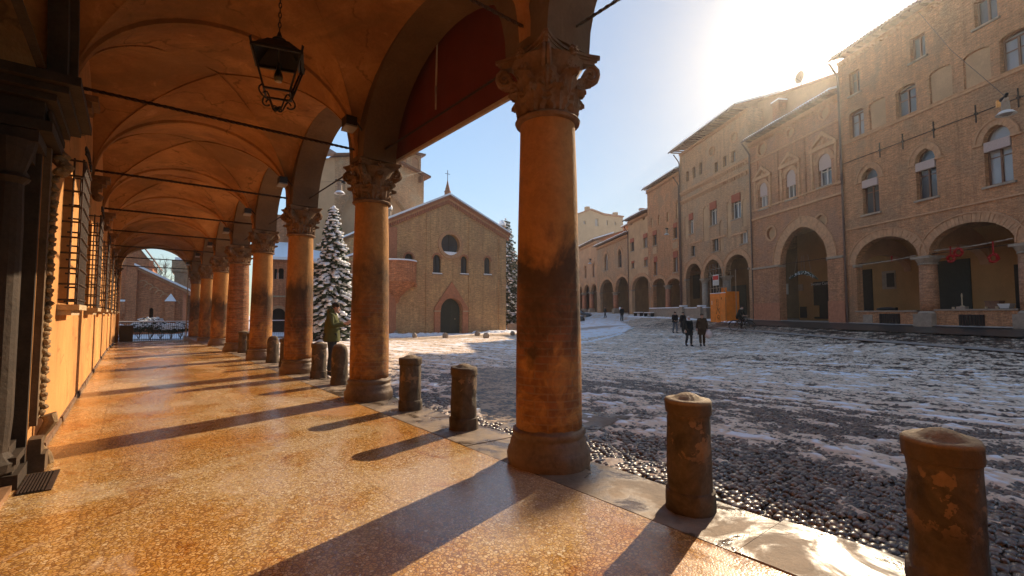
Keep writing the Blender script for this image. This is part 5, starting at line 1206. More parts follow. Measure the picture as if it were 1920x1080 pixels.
for (a, b, c, d) in WR:
    rs = (b - a) * .55; m_ = MB(); m_.panel(hole(a + .01, b - .01, c + .01, d - rs, rs - .01, 10), [], -.34, -.3); w = m_.build('window', M['glass'], ch)
    m_ = MB(); ring(m_, a + .004, b - .004, d - rs, rs, .05, -.29, -.22, 12, -.06); m_.box(a + .01, a + .06, -.29, -.22, c, d - rs).box(b - .06, b - .01, -.29, -.22, c, d - rs).box((a + b) / 2 - .02, (a + b) / 2 + .02, -.29, -.24, c, d - .1); m_.build('frame', M['iron'], w)
    m_ = MB(); voussoirs(m_, a, b, d - rs, rs, .16, -.02, .02, 16, R_); m_.build('arch_bricks', REDT, w, kind='stuff')
    MB().box(a - .1, b + .1, -.05, .10, c - .10, c - .005).build('sill', STONE, w); MB().box(a - .08, b + .08, -.25, .09, c - .004, c + .07).build('snow', M['snow'], w)
P = circ(x_, z_, rR); m_ = MB(); m_.panel(circ(x_, z_, rR - .01), [], -.42, -.38); rw = m_.build('round_window', M['glass'], ch)
m_ = MB(); m_.panel(circ(x_, z_, rR + .16), [circ(x_, z_, rR)], -.05, .05); m_.panel(circ(x_, z_, rR + .34), [circ(x_, z_, rR + .164)], -.05, .10); m_.build('surround', TRIM, rw)
m_ = MB(); m_.panel([(x_ + rR * .98 * math.cos(t), z_ + rR * .98 * math.sin(t)) for t in [PI + .75 + (PI - 1.5) * k / 10 for k in range(11)]], [], -.3, .03); m_.build('snow', M['snow'], rw)
m_ = MB(); m_.box(x_ - rR * .95, x_ + rR * .95, -.37, -.33, z_ - .02, z_ + .02).box(x_ - .02, x_ + .02, -.37, -.34, z_ - rR * .95, z_ + rR * .95); m_.build('frame', M['iron'], rw)
# door with its gabled surround
dx = (door[0] + door[1]) / 2; dwd = door[1] - door[0]; zs = door[3] - dwd / 2
m_ = MB(); m_.panel(hole(door[0] + .01, door[1] - .01, zCH + .1, zs, dwd / 2 - .01, 20), [], -.5, -.42); dr = m_.build('door', GREEN, ch)
m_ = MB()
for k in range(5):
    for s in (0, 1): a = door[0] + .15 + s * dwd / 2; m_.box(a, a + dwd / 2 - .28, -.42, -.385, zCH + .3 + k * .58, zCH + .3 + k * .58 + .46)
m_.build('door_panel', GREEN, dr)
m_ = MB(); m_.lathe([(0, 0), (.05, .02), (.06, .05), (0, .07)], n=8); m_.v = [(dx - .6 + a, -.38 + c, zCH + 1.7 + b) for a, b, c in m_.v]; m_.build('door_knob', M['light_stone'], dr)
gap = CH.F(846, 528)[1]; m_ = MB(); oW = dwd / 2 + .62
m_.panel([(dx - oW, zCH), (dx - oW, zs + .25), (dx, gap), (dx + oW, zs + .25), (dx + oW, zCH), (dx + dwd / 2 + .02, zCH), (dx + dwd / 2 + .02, zs)] + arch(dx - dwd / 2 - .02, dx + dwd / 2 + .02, zs, dwd / 2 + .02, 20)[::-1][1:] + [(dx - dwd / 2 - .02, zCH)], [], .003, .13)
m_.build('door_surround', REDT, ch)
m_ = MB(); voussoirs(m_, dx - dwd / 2, dx + dwd / 2, zs, dwd / 2, .3, .05, .17, 34, R_); m_.build('arch_bricks', REDT, ch, kind='stuff')
MB().box(dx - oW - .08, dx - dwd / 2 - .03, .0, .2, zs - .1, zs).box(dx + dwd / 2 + .03, dx + oW + .08, .0, .2, zs - .1, zs).build('impost', M['light_stone'], ch)
m_ = MB(); ring(m_, dx - dwd / 2 + .03, dx + dwd / 2 - .03, zs, dwd / 2 - .03, .10, -.30, -.12, 20); m_.build('inner_arch', REDT, ch)
MB().box(dx - 1.5, dx + 1.5, .0, .7, zCH - .1, zCH + .22).build('door_step', STONE, ch)
# pilaster strips, gable frieze with corbels, snow along the slopes
for px in (733, 800, 880, 941):
    x = CH.F(px, 560)[0]; zt = np.interp(x, [0, apex[0], CHW], [eR[1], apex[1], eL[1]]) - .75
    w_ = .12 if px in (800, 880) else .42; MB().box(x - w_, x + w_, .0, .09 if px in (800, 880) else .14, zCH, float(zt)).build('pilaster_strip', CHB if px not in (733,) else REDT, ch)
def slope(a, b, y0, y1, lo, hi, nm, mat, par=None):
    m_ = MB(); m_.hexa([(a[0], y0, a[1] + lo), (b[0], y0, b[1] + lo), (b[0], y1, b[1] + lo), (a[0], y1, a[1] + lo), (a[0], y0, a[1] + hi), (b[0], y0, b[1] + hi), (b[0], y1, b[1] + hi), (a[0], y1, a[1] + hi)]); return m_.build(nm, mat, par or ch)
for a, b in (((-.35, eR[1] - .2), apex), (apex, (CHW + .35, eL[1] - .2))):
    slope(a, b, -.1, .16, -.30, -.12, 'gable_moulding', TRIM); slope(a, b, -.1, .28, -.118, .0, 'gable_moulding', REDT)
    slope(a, b, -14, .45, .002, .12, 'roof', M['tile']); slope(a, b, -14, .40, .122, .30, 'roof_snow', M['snow'])
    n = 30; m_ = MB()
    for k in range(n):
        t = (k + .5) / n; x = a[0] + (b[0] - a[0]) * t; z = a[1] + (b[1] - a[1]) * t; m_.box(x - .07, x + .07, .0, .17, z - .62, z - .31)
    m_.build('gable_corbels', REDT, ch, kind='stuff')
m_ = MB(); m_.panel([(0, zCH), (CHW, zCH), (eL[0], eL[1] - .02), (apex[0], apex[1] - .02), (eR[0], eR[1] - .02)], [], -14, -.601); m_.build('nave', CHB, ch)
m_ = MB(); m_.lathe([(.28, -.3), (.28, .35), (.34, .37), (.2, .6), (.22, .65), (.1, 1.1), (.05, 1.4), (0, 1.45)], (apex[0], -.1, apex[1] + .1), 10); pn = m_.build('pinnacle', BR2, ch)
m_ = MB(); zc_ = apex[1] + 1.5; m_.tube([(apex[0], -.1, zc_), (apex[0], -.1, zc_ + 1.0)], .03, 6); m_.tube([(apex[0] - .22, -.1, zc_ + .7), (apex[0] + .22, -.1, zc_ + .7)], .025, 6); [m_.blob((apex[0] + a, -.1, zc_ + b), .04, 0) for a, b in ((-.22, .7), (.22, .7), (0, 1.02))]; m_.build('cross', M['iron'], pn)
for x, z in ((.3, eR[1]), (CHW - .2, eL[1] + .3)):
    m_ = MB(); m_.lathe([(.30, -.6), (.30, .3), (.38, .33), (.38, .42), (.25, .55)], (x, -.2, z + .3), 10); q = m_.build('pinnacle', STONE, ch); m_ = MB(); m_.lathe([(.36, .421), (.40, .56), (.32, .8), (.12, 1.02), (0, 1.05)], (x, -.2, z + .3), 12); m_.build('snow', M['snow'], q)
# round outdoor pulpit on the left of the front
px0 = CH.F(722, 540)[0]; px1 = CH.F(777, 540)[0]; zt = CH.F(755, 492)[1]; zb = CH.F(755, 530)[1]; cxp = (px0 + px1) / 2 + .3; rp = cxp - px1
m_ = MB(); m_.lathe([(rp, zb), (rp, zt - .12), (rp + .06, zt - .10), (rp + .06, zt), (0, zt)], (cxp, .0, 0), 24, a0=0, a1=PI); pp = m_.build('pulpit', RED, ch)
m_ = MB(); m_.lathe([(rp + .05, zt + .002), (rp + .04, zt + .12), (rp - .2, zt + .14)], (cxp, 0, 0), 24, a0=0, a1=PI); m_.build('snow', M['snow'], pp)
for k, (a, b) in enumerate(((757, 776), (731, 755))):
    x0, x1, c0, c1 = rectpx(CH, a, b, 519, 562); m_ = MB(); m_.panel([(x0 - .18, c0 + .9), (x0 + .05, zb - .0), (x0 + .0, zb - .6)] + arch(x0, x1, c1 - (x1 - x0) / 2, (x1 - x0) / 2, 12) + [(x1 + .1, zb - .6), (x1 + .18, zb), (x1 + .18, zt - .8), (x0 - .18, zt - .8)], [], .01, rp * .62)
    m_ = MB(); m_.panel(hole(x0 - .16, x1 + .16, c1 - .9, zb, 0), [hole(x0, x1, c1 - .89, c1 - (x1 - x0) / 2, (x1 - x0) / 2, 12)], .02, .30); m_.build('blind_arch', RED, pp)
m_ = MB(); m_.lathe([(.15, zb - 1.8), (.35, zb - 1.2), (rp * .8, zb - .3), (rp, zb - .002)], (cxp, 0, 0), 24, a0=0, a1=PI); m_.build('corbel', RED, pp)
# the tall polygonal church behind, its blind arch, and the bell tower
PD = (CH.o.x - CH.n.x * 13, CH.o.y - CH.n.y * 13); OC = Frame(PD, tuple(CH.d.xy))
oc = OC.root('polygonal_church', 'tall faceted brick church with a huge blind arch, rising behind the front', 'church')
OM = brick('pale_old_brick', (.58, .35, .20), (.46, .26, .14), (.52, .34, .21), (.8, .78, .74), .09, .55, patch=(.46, .33, .21))
xr, xl = OC.F(794, 420)[0], OC.F(626, 420)[0]; zl, zr_ = OC.F(742, 303)[1], OC.F(794, 331)[1]
ax0, ax1 = OC.F(768, 400)[0], OC.F(640, 400)[0]; azs = OC.F(704, 420)[1]; azc = OC.F(704, 356)[1]
ztl = OC.F(640, 297)[1]; m_ = MB(); m_.panel([(xr, -1), (xl, -1), (xl, ztl), ((xr + xl) / 2, max(zl, ztl) + .4), (xr, zr_)], [hole(ax0, ax1, 0, azs, azc - azs, 24)], -1.2, 0); m_.build('front_facet', OM, oc)
m_ = MB(); m_.panel(hole(ax0 + .01, ax1 - .01, 0, azs, azc - azs - .01, 24), [], -1.25, -.8); m_.build('blind_arch', plaster('pale_arch_fill', (.48, .29, .16), None, .3, w='Object'), oc)
m_ = MB(); voussoirs(m_, ax0, ax1, azs, azc - azs, .75, -.05, .06, 60, R_, gap=.28); m_.build('arch_bricks', BR3, oc, kind='stuff')
xq = OC.F(598, 420)[0]; a2 = math.radians(38)
m_ = MB(); L = (xq - xl) / math.cos(a2) * 1.3; 
bl = Vector((xl, 0)); br = Vector((xl + L * math.cos(a2), -L * math.sin(a2))); m_.add([(bl.x, bl.y, -1), (br.x, br.y, -1), (br.x, br.y, ztl - .3), (bl.x, bl.y, ztl), (bl.x, -9, -1), (bl.x, -9, ztl)], [(0, 1, 2, 3)]); m_.build('side_facet', plaster('pale_facet', (.48, .30, .17), None, .3, w='Object'), oc)
MB().box(xr, xl, -9, -1.21, -1, min(zr_, ztl) - .1).build('body', OM, oc)
def eave_(a, b, y, nm='eave'):
    m_ = MB(); m_.hexa([(a[0], -9, a[1] + .01), (b[0], -9, b[1] + .01), (b[0], y, b[1] + .01), (a[0], y, a[1] + .01), (a[0], -9, a[1] + .3), (b[0], -9, b[1] + .3), (b[0], y, b[1] + .22), (a[0], y, a[1] + .22)]); m_.build(nm, M['wood'], oc)
eave_((xr - .6, zr_ - .2), ((xr + xl) / 2, max(zl, ztl) + .4), .7); eave_(((xr + xl) / 2, max(zl, ztl) + .4), (xl + .3, ztl), .7)
m_ = MB(); m_.add([(bl.x, .6, ztl + .02), (br.x, br.y + .9, ztl - .28), (br.x, br.y - 1, ztl + .6), (bl.x, -2, ztl + 1.2), (bl.x, .6, ztl + .3), (br.x, br.y + .9, ztl), (br.x, br.y - 1, ztl + .9), (bl.x, -2, ztl + 1.5)], [(0, 3, 2, 1), (4, 5, 6, 7), (0, 1, 5, 4), (1, 2, 6, 5), (3, 0, 4, 7)]); m_.build('side_roof', M['tile'], oc)
m_ = MB(); y_ = .2; xx = OC.F(786, 333)[0]; m_.box(xx - .1, xx + .1, -.1, .8, OC.F(786, 343)[1], OC.F(786, 332)[1]); m_.build('roof_bracket', M['wood'], oc)
TD = (CH.o.x - CH.n.x * 24, CH.o.y - CH.n.y * 24); TW = Frame(TD, tuple(CH.d.xy))
tw = TW.root('bell_tower', 'square brick bell tower with two arched openings under its eave', 'tower')
a_, b_ = TW.F(789, 340)[0], TW.F(728, 340)[0]; zt = TW.F(760, 286)[1]; ww = [rectpx(TW, 773, 786, 295, 317), rectpx(TW, 750, 763, 293, 315), rectpx(TW, 733, 743, 292, 313)]
m_ = MB(); m_.panel([(a_, 0), (b_, 0), (b_, zt), (a_, zt)], [hole(p[0], p[1], p[2], p[3] - (p[1] - p[0]) / 2, (p[1] - p[0]) / 2, 12) for p in ww], -.6, 0); m_.build('front_wall', OM, tw)
for p in ww: m_ = MB(); m_.panel(hole(p[0] + .01, p[1] - .01, p[2], p[3] - (p[1] - p[0]) / 2, (p[1] - p[0]) / 2 - .01, 12), [], -.58, -.3); m_.build('belfry_opening', BR5, tw)
MB().box(a_, b_, -7, -.601, 0, zt - .01).build('shaft', OM, tw); MB().box(a_ - .5, b_ + .5, -7.5, .5, zt + .002, zt + .25).build('eave', M['wood'], tw)
m_ = MB(); xm = (a_ + b_) / 2; m_.add([(a_ - .6, .6, zt + .252), (b_ + .6, .6, zt + .252), (b_ + .6, -7.6, zt + .252), (a_ - .6, -7.6, zt + .252), (xm, -3.5, zt + 1.3)], [(0, 1, 4), (1, 2, 4), (2, 3, 4), (3, 0, 4)]); m_.build('roof', M['tile'], tw)
# low chapel left of the church front, cloister house, and the church seen through the end arch
LC = Frame((CH.W(CHW + .3, -1).x, CH.W(CHW + .3, -1).y), tuple(CH.d.xy))
lc = LC.root('low_chapel', 'low plastered annexe with sloping snowy roof left of the church', 'building')
z1, z2 = LC.F(660, 460)[1], LC.F(646, 468)[1]; MB().box(0, LC.F(646, 560)[0], -5, 0, -.8, z2 - .9).build('wall', BR5, lc); xe = LC.F(646, 560)[0]
m_ = MB(); m_.hexa([(0, -5, z1), (xe + .3, -5, z2 - .88), (xe + .3, .3, z2 - .88), (0, .3, z1), (0, -5, z1 + .1), (xe + .3, -5, z2 - .78), (xe + .3, .3, z2 - .78), (0, .3, z1 + .1)]); m_.build('roof', M['tile'], lc)
m_ = MB(); m_.hexa([(0, -5, z1 + .102), (xe + .28, -5, z2 - .778), (xe + .28, .28, z2 - .778), (0, .28, z1 + .102), (0, -5, z1 + .25), (xe + .28, -5, z2 - .66), (xe + .28, .28, z2 - .66), (0, .28, z1 + .25)]); m_.build('snow', M['snow'], lc)
cp_ = at_depth(545, 588, 46); CL = Frame((cp_.x, cp_.y), (-1, .25))
cl = CL.root('cloister_house', 'red brick cloister house with paired windows and snowy roof', 'building')
ex0, ex1 = CL.F(640, 560)[0], CL.F(486, 560)[0]; zt = CL.F(527, 488)[1]
wa, wb = rectpx(CL, 514, 519.5, 503, 523), rectpx(CL, 522, 532, 502, 523); da = rectpx(CL, 508, 535, 578, 632); wc = rectpx(CL, 590, 600, 503, 523)
m_ = MB(); m_.panel([(ex0, -1.5), (ex1, -1.5), (ex1, zt), (ex0, zt)], [hole(p[0], p[1], p[2], p[3] - (p[1] - p[0]) / 2, (p[1] - p[0]) / 2, 10) for p in (wa, wb, wc)] + [hole(da[0], da[1], -1.3, da[3] - (da[1] - da[0]) / 2, (da[1] - da[0]) / 2, 16)], -.4, 0); m_.build('wall', RED, cl)
for p in (wa, wb, wc, da): MB().box(p[0] - .05, p[1] + .05, -.9, -.8, p[2] - .1, p[3]).build('window' if p is not da else 'doorway', DARK, cl)
MB().box(ex0, ex1, -7, -.95, -1.5, zt - .01).build('body', RED, cl); x = (wa[0] + wb[1]) / 2
m_ = MB(); m_.tube([((wa[0] + wb[1]) / 2, -.1, wb[2]), ((wa[0] + wb[1]) / 2, -.1, wb[3] - .5)], .09, 8); m_.build('colonnette', M['white_wood'], cl)
m_ = MB(); voussoirs(m_, da[0], da[1], da[3] - (da[1] - da[0]) / 2, (da[1] - da[0]) / 2, .28, 0, .06, 24, R_); m_.build('arch_bricks', TRIM, cl, kind='stuff')
zq = CL.F(527, 557)[1]; MB().box(ex0, ex1, 0, .15, zq, zq + .14).build('string_course', M['light_stone'], cl)
m_ = MB(); m_.hexa([(ex0, -5, zt + 2.2), (ex1, -5, zt + 2.2), (ex1, .6, zt + .01), (ex0, .6, zt + .01), (ex0, -5, zt + 2.5), (ex1, -5, zt + 2.5), (ex1, .6, zt + .28), (ex0, .6, zt + .28)]); m_.build('roof_snow', M['snow'], cl)
MB().box(ex0, ex1, -9, -5.01, zt, zt + 5.5).build('rear_wall', BR2, cl)
# church seen through the far arch
SV = Frame((at_depth(352, 588, 44).x, at_depth(352, 588, 44).y), (-1, .12))
sv = SV.root('side_church', 'red brick church gable with snow on its slope, seen through the far arch', 'church')
q0, q1 = SV.F(253, 500), SV.F(345, 545); xl = SV.F(205, 560)[0]; xr = SV.F(343, 560)[0]; xm = q0[0]; win = rectpx(SV, 279, 287, 577, 608)
m_ = MB(); m_.panel([(xr, -2), (xl, -2), (xl, q0[1] + .3), (xm, q0[1]), (xr, q1[1])], [hole(win[0], win[1], win[2], win[3] - .2, .2, 8)], -.5, 0); m_.build('wall', RED, sv)
MB().box(win[0], win[1], -.48, -.4, win[2], win[3]).build('window', DARK, sv)
for lo, hi, y, mt, nm in ((-.30, -.15, .15, REDT, 'gable_moulding'), (-.148, 0, .28, TRIM, 'gable_moulding'), (.002, .10, .5, M['tile'], 'roof'), (.102, .30, .46, M['snow'], 'roof_snow')):
    slope((xr - .5, q1[1] - .12), (xm, q0[1]), -9, y, lo, hi, nm, mt, sv)
m_ = MB()
for k in range(7):
    t = (k + .4) / 7; x = xr + .4 + (xm - xr - .8) * t; z = q1[1] + (q0[1] - q1[1]) * t - 1.35; ring(m_, x - .26, x + .26, z, .26, .10, .0, .09, 8)
m_.build('blind_arcade', TRIM, sv, kind='stuff')
MB().box(xr, xl, -9, -.501, -2, q1[1] - .1).build('body', RED, sv)
x = SV.F(246, 560)[0]; MB().box(x - .4, x + .4, 0, .35, -2, q0[1] + 1.6).build('buttress', RED, sv)
x0, x1, c0, c1 = rectpx(SV, 311, 328, 555, 610); MB().box(x0, x1, 0, .5, -2, c1 - .5).build('buttress', RED, sv); m_ = MB(); m_.add([(x0 - .1, 0, c1 - .5), (x1 + .1, 0, c1 - .5), (x1 + .1, .6, c1 - .5), (x0 - .1, .6, c1 - .5), ((x0 + x1) / 2, .1, c1 + .25)], [(0, 3, 2, 1), (0, 1, 4), (1, 2, 4), (2, 3, 4), (3, 0, 4)]); m_.build('snow', M['snow'], sv)
x0, x1, c0, c1 = rectpx(SV, 212, 236, 563, 567); MB().box(x0, x1, 0, .5, c1 - 1.2, c1 - .12).build('ledge', RED, sv); MB().box(x0, x1, 0, .52, c1 - .118, c1 + .05).build('snow', M['snow'], sv)
HV_ = Frame((at_depth(292, 588, 54).x, at_depth(292, 588, 54).y), (-1, .1)); hv = HV_.root('high_nave', 'higher brick nave with overhanging eave behind the gable', 'building')
xr, xl = HV_.F(288, 490)[0], HV_.F(205, 490)[0]; z1, z2 = HV_.F(287, 498)[1], HV_.F(262, 459)[1]
m_ = MB(); m_.panel([(xr, 0), (xl, 0), (xl, z2 + .4), (HV_.F(255, 470)[0], z2), (xr, z1)], [], -6, 0); m_.build('wall', BR2, hv)
slope((xr - .5, z1 - .2), (HV_.F(262, 459)[0], z2 + .2), -6, .9, .01, .2, 'roof', M['wood'], hv); slope((HV_.F(262, 459)[0], z2 + .2), (xl, z2 + .5), -6, .9, .01, .35, 'roof_snow', M['snow'], hv)
MB().box(HV_.F(288, 500)[0], HV_.F(281, 500)[0], .0, 1, 0, HV_.F(285, 490)[1]).build('chimney_stack', REDT, hv)
HT = Frame((at_depth(365, 588, 50).x, at_depth(365, 588, 50).y), (-1, .1)); ht = HT.root('squat_tower', 'squat dark brick tower right of the gable in the far arch', 'tower')
xr, xl = HT.F(365, 490)[0], HT.F(328, 490)[0]; zt = HT.F(340, 489)[1]; MB().box(xr, xl, -4, 0, -1, zt - 1.2).build('shaft', BR3, ht); MB().box(xr - .2, xl + .25, -4.2, .25, zt - 1.198, zt).build('parapet', BR3, ht); MB().box(xr, xl, -4, .1, zt + .001, zt + .35).build('snow', M['snow'], ht)
# ---------------------------------------------------------------- trees, shrubs, railings
LEAF = plain('dark_conifer_needles', (.025, .04, .022), .8, .2, var=.5, sc_=8)
BARK = plain('bark', (.09, .055, .035), .9, .1, var=.4, sc_=8)
def conifer(x, y, h, r, seed, label, drop=.25, top=.10, dens=1.0, bottom=.04, sp=.95):
    rg = random.Random(seed); z0 = gz(x, y); o = empty('snowy_conifer', (x, y, z0), 0, label, 'tree')
    mb = MB(); mb.tube([(0, 0, -.2), (.03, 0, h * .4), (0, .03, h * .93)], [.2, .13, .03], 8); mb.build('trunk', BARK, o)
    lf, sn, bb = MB(), MB(), MB(); n = int(46 * dens)
    for k in range(n):
        t = k / n; z = h * (bottom + (1 - bottom - .01) * t); rr = r * ((1 - t) ** .82 * (1 - .28 * (1 - t) ** 6) + top * .25)
        nb = max(5, int(15 * (rr / r) + 4)); a0 = rg.uniform(0, 6)
        for j in range(nb):
            a = a0 + 2 * PI * j / nb + rg.uniform(-.2, .2); L = rr * rg.choice((.55, .8, .95, 1.05, 1.25)) * rg.uniform(.9, 1.1) * (.72 + .5 * float(vnoise(a * 1.3 + seed * 7, z * .9))); ca, sa = math.cos(a), math.sin(a)
            if j % 2 == 0: bb.tube([(0, 0, z), (ca * L * .9, sa * L * .9, z - L * drop)], [.02, .006], 3)
            m_ = max(3, int(L / .20))
            for i in range(m_):
                s = (i + .6) / m_; s = .25 + .75 * s; px, py, pz = ca * L * s, sa * L * s, z - L * s * s * drop
                for q in range(3):
                    w = rg.uniform(.10, .22); e = rg.uniform(0, PI); dx, dy = math.cos(e) * w, math.sin(e) * w; ox, oy, oz = rg.uniform(-.1, .1), rg.uniform(-.1, .1), rg.uniform(-.12, .04); dz = rg.uniform(-.16, .02)
                    lf.add([(px + ox - dx, py + oy - dy, pz + oz), (px + ox + dx, py + oy + dy, pz + oz), (px + ox + dx * .6 + ca * .1, py + oy + dy * .6 + sa * .1, pz + oz + dz - .08), (px + ox - dx * .6, py + oy - dy * .6, pz + oz + dz)], [(0, 1, 2, 3)])
                if s > .2 and rg.random() < sp: sn.blob((px, py, pz + .05), (rg.uniform(.08, .25), rg.uniform(.08, .25), rg.uniform(.04, .11)), 0, .35, rg)
    sn.blob((0, 0, h * .98), (.12, .12, .14), 1, .2, rg); lf.build('crown', LEAF, o); sn.build('snow', M['snow'], o, True); bb.build('branches', BARK, o)
    return o
p = at_depth(622, 588, 30.5); conifer(p.x, p.y, 9.0, 1.95, 3, 'tall cone-shaped conifer loaded with snow behind the standing man', bottom=.02)
p = at_depth(948, 588, 56); conifer(p.x, p.y, 13.6, 2.7, 5, 'snow-laden conifer with drooping tips right of the church', drop=.45, top=.5, dens=.8, sp=.4)
p = at_depth(985, 588, 66); conifer(p.x, p.y, 11.5, 2.8, 6, 'broad snowy conifer farther right behind the big column', drop=.35, top=.4, dens=.7, sp=.4)
def bare_tree(x, y, h, seed, label):
    rg = random.Random(seed); mb = MB(); o = empty('bare_tree', (x, y, gz(x, y)), 0, label, 'tree')
    def br(p, d, L, r, dep):
        q = p + d * L; mb.tube([p, p.lerp(q, .5) + Vector((rg.uniform(-1, 1), rg.uniform(-1, 1), 0)) * L * .06, q], [r, r * .8, r * .6], 4, close=False)
        if dep > 0:
            for _ in range(3 if dep > 1 else 4): br(p.lerp(q, rg.uniform(.5, 1)), (d + Vector((rg.uniform(-.7, .7), rg.uniform(-.7, .7), rg.uniform(-.1, .5)))).normalized(), L * .68, r * .58, dep - 1)
    br(Vector((0, 0, 0)), Vector((0, 0, 1)), h * .4, .14, 5); mb.build('branches', BARK, o); return o
p = at_depth(303, 588, 60); bare_tree(p.x, p.y, 10.5, 4, 'leafless tree whose twigs show above the far snowy gable')
def shrub(x, y, h, r, seed, label, snow=.6):
    rg = random.Random(seed); z0 = gz(x, y); o = empty('snowy_shrub', (x, y, z0), 0, label, 'shrub', 'snow-covered shrubs behind the railing'); lf, sn, st = MB(), MB(), MB()
    for k in range(9): a = rg.uniform(0, 6.3); st.tube([(0, 0, 0), (math.cos(a) * r * .5, math.sin(a) * r * .5, h * rg.uniform(.5, .95))], [.02, .006], 4)
    for k in range(420):
        a, b, q = rg.uniform(0, 6.3), rg.uniform(-.1, 1), rg.random() ** .4; c = math.sqrt(max(0, 1 - b * b)) * q; px, py, pz = math.cos(a) * c * r, math.sin(a) * c * r, h * (.45 + .5 * b * q)
        w = rg.uniform(.05, .11); e = rg.uniform(0, PI); dx, dy = math.cos(e) * w, math.sin(e) * w
        lf.add([(px - dx, py - dy, pz), (px, py, pz + rg.uniform(-.05, .05)), (px + dx, py + dy, pz - .03), (px + rg.uniform(-.04, .04), py, pz - .08)], [(0, 1, 2, 3)])
        if b > .25 and q > .6 and rg.random() < snow: sn.blob((px, py, pz + .03), (rg.uniform(.06, .14), rg.uniform(.06, .14), rg.uniform(.03, .07)), 0, .3, rg)
    st.build('stems', BARK, o); lf.build('foliage', LEAF, o); sn.build('snow', M['snow'], o, True); return o
SL = ['low rounded snowy shrub by the wall at the far railing', 'snowy shrub just right of the dark bin', 'largest snowy shrub in the middle behind the far railing', 'snow-capped shrub right of the largest one', 'narrow upright snowy shrub behind the railing', 'leafy snowy shrub near the last column']
for k, (px, w_) in enumerate(((222, .8), (262, .9), (283, 1.1), (303, .8), (322, .6), (340, .9))):
    p = at_depth(px, 588, 33.5 + (k % 2) * .9); shrub(p.x, p.y, 1.15 + .35 * (k == 2) + .1 * (k % 3), w_, 20 + k, SL[k])
for k, px in enumerate((600, 618, 640, 652)): p = at_depth(px, 588, 37.5 + (k % 2)); shrub(p.x, p.y, 1.3, 1.0, 40 + k, ['snowy shrub left of the standing man', 'snowy shrub behind the standing man', 'snowy shrub right of the standing man', 'snowy shrub touching the edge of the second column'][k], .4)
def railing(a, b, h, label, step=.115, base=.1, snow=True, zz=None):
    a = Vector((a[0], a[1], 0)); b = Vector((b[0], b[1], 0)); L = (b - a).length; d = (b - a) / L; o = empty('iron_railing', (a.x, a.y, 0), math.atan2(d.y, d.x), label, 'railing')
    z0 = (lambda s: gz(*(a + d * s).xy) if zz is None else zz); n = int(L / step); m_ = MB()
    for k in range(n + 1): s = L * k / n; m_.tube([(s, 0, z0(s)), (s, 0, z0(s) + h)], .013, 4)
    m_.build('bars', M['iron'], o, kind='stuff')
    for t in (.10, .97):
        m_ = MB(); m_.tube([(L * k / 8, 0, z0(L * k / 8) + h * t) for k in range(9)], .02, 5); m_.build('rail', M['iron'], o)
    if snow: m_ = MB(); m_.tube([(L * k / 20, 0, z0(L * k / 20) + h * .97 + .035) for k in range(21)], [.028 + .012 * R_.random() for _ in range(21)], 6); m_.build('snow', M['snow'], o, True)
    m_ = MB(); k = 0
    while k < 8: s = L * k / 8; s2 = L * (k + 1) / 8; zA, zB = z0(s), z0(s2); m_.hexa([(s, -.12, zA - .3), (s2, -.12, zB - .3), (s2, .12, zB - .3), (s, .12, zA - .3), (s, -.12, zA + base), (s2, -.12, zB + base), (s2, .12, zB + base), (s, .12, zA + base)]); k += 1
    m_.build('footing', STONE, o)
    return o
railing((-1.2, 39.4), (3.3, 39.2), 1.35, 'black iron railing with snowy top closing the far end of the portico', zz=-.42, base=.06)
q = at_depth(658, 588, 36.5); railing((3.4, 39.2), (q.x, q.y), 1.35, 'black iron railing between the last column and the church garden', .13)
q1, q2 = at_depth(952, 588, 49), at_depth(1010, 588, 50); railing(q1, q2, 1.9, 'dark iron railing on a low wall right of the church', .14, .75)
# bin
bn = empty('litter_bin', (-.15, 37.6, floor_z(37.6)), 0, 'dark square litter bin in front of the far railing', 'bin')
MB().box(-.32, .32, -.2, .2, .05, .98).build('body', M['iron'], bn); MB().box(-.35, .35, -.23, .23, .985, 1.06).build('lid', M['iron'], bn); MB().box(-.2, .2, -.215, -.2, .72, .88).build('slot', DARK, bn)
# ---------------------------------------------------------------- people
def skin_mesh(nodes, edges, root, sub=1):
    names = list(nodes); idx = {n: i for i, n in enumerate(names)}
    me = bpy.data.meshes.new('t'); me.from_pydata([nodes[n][0] for n in names], [(idx[a], idx[b]) for a, b in edges], []); o = bpy.data.objects.new('t', me); sc.collection.objects.link(o)
    o.modifiers.new('s', 'SKIN')
    if not me.skin_vertices: me.skin_vertices.new()
    for n in names: r = nodes[n][1]; sv_ = me.skin_vertices[0].data[idx[n]]; sv_.radius = (r if isinstance(r, tuple) else (r, r)); sv_.use_root = (n == root); sv_.use_loose = False
    m = o.modifiers.new('u', 'SUBSURF'); m.levels = sub; m.render_levels = sub
    bpy.context.view_layer.update(); dg = bpy.context.evaluated_depsgraph_get(); out = bpy.data.meshes.new_from_object(o.evaluated_get(dg)); bpy.data.objects.remove(o); return out
BASEP = dict(pelvis=(0, 0, .95), belly=(0, .01, 1.10), chest=(0, 0, 1.30), nb=(0, -.01, 1.45), neck=(0, .01, 1.50), head=(0, .035, 1.60), top=(0, .02, 1.685),
    shL=(-.18, 0, 1.41), elL=(-.23, -.03, 1.14), wrL=(-.24, .05, .90), haL=(-.24, .08, .82), shR=(.18, 0, 1.41), elR=(.23, -.03, 1.14), wrR=(.24, .05, .90), haR=(.24, .08, .82),
    hiL=(-.09, 0, .90), knL=(-.10, .03, .50), anL=(-.10, -.02, .09), toL=(-.11, .14, .035), hiR=(.09, 0, .90), knR=(.10, .03, .50), anR=(.10, -.02, .09), toR=(.11, .14, .035))
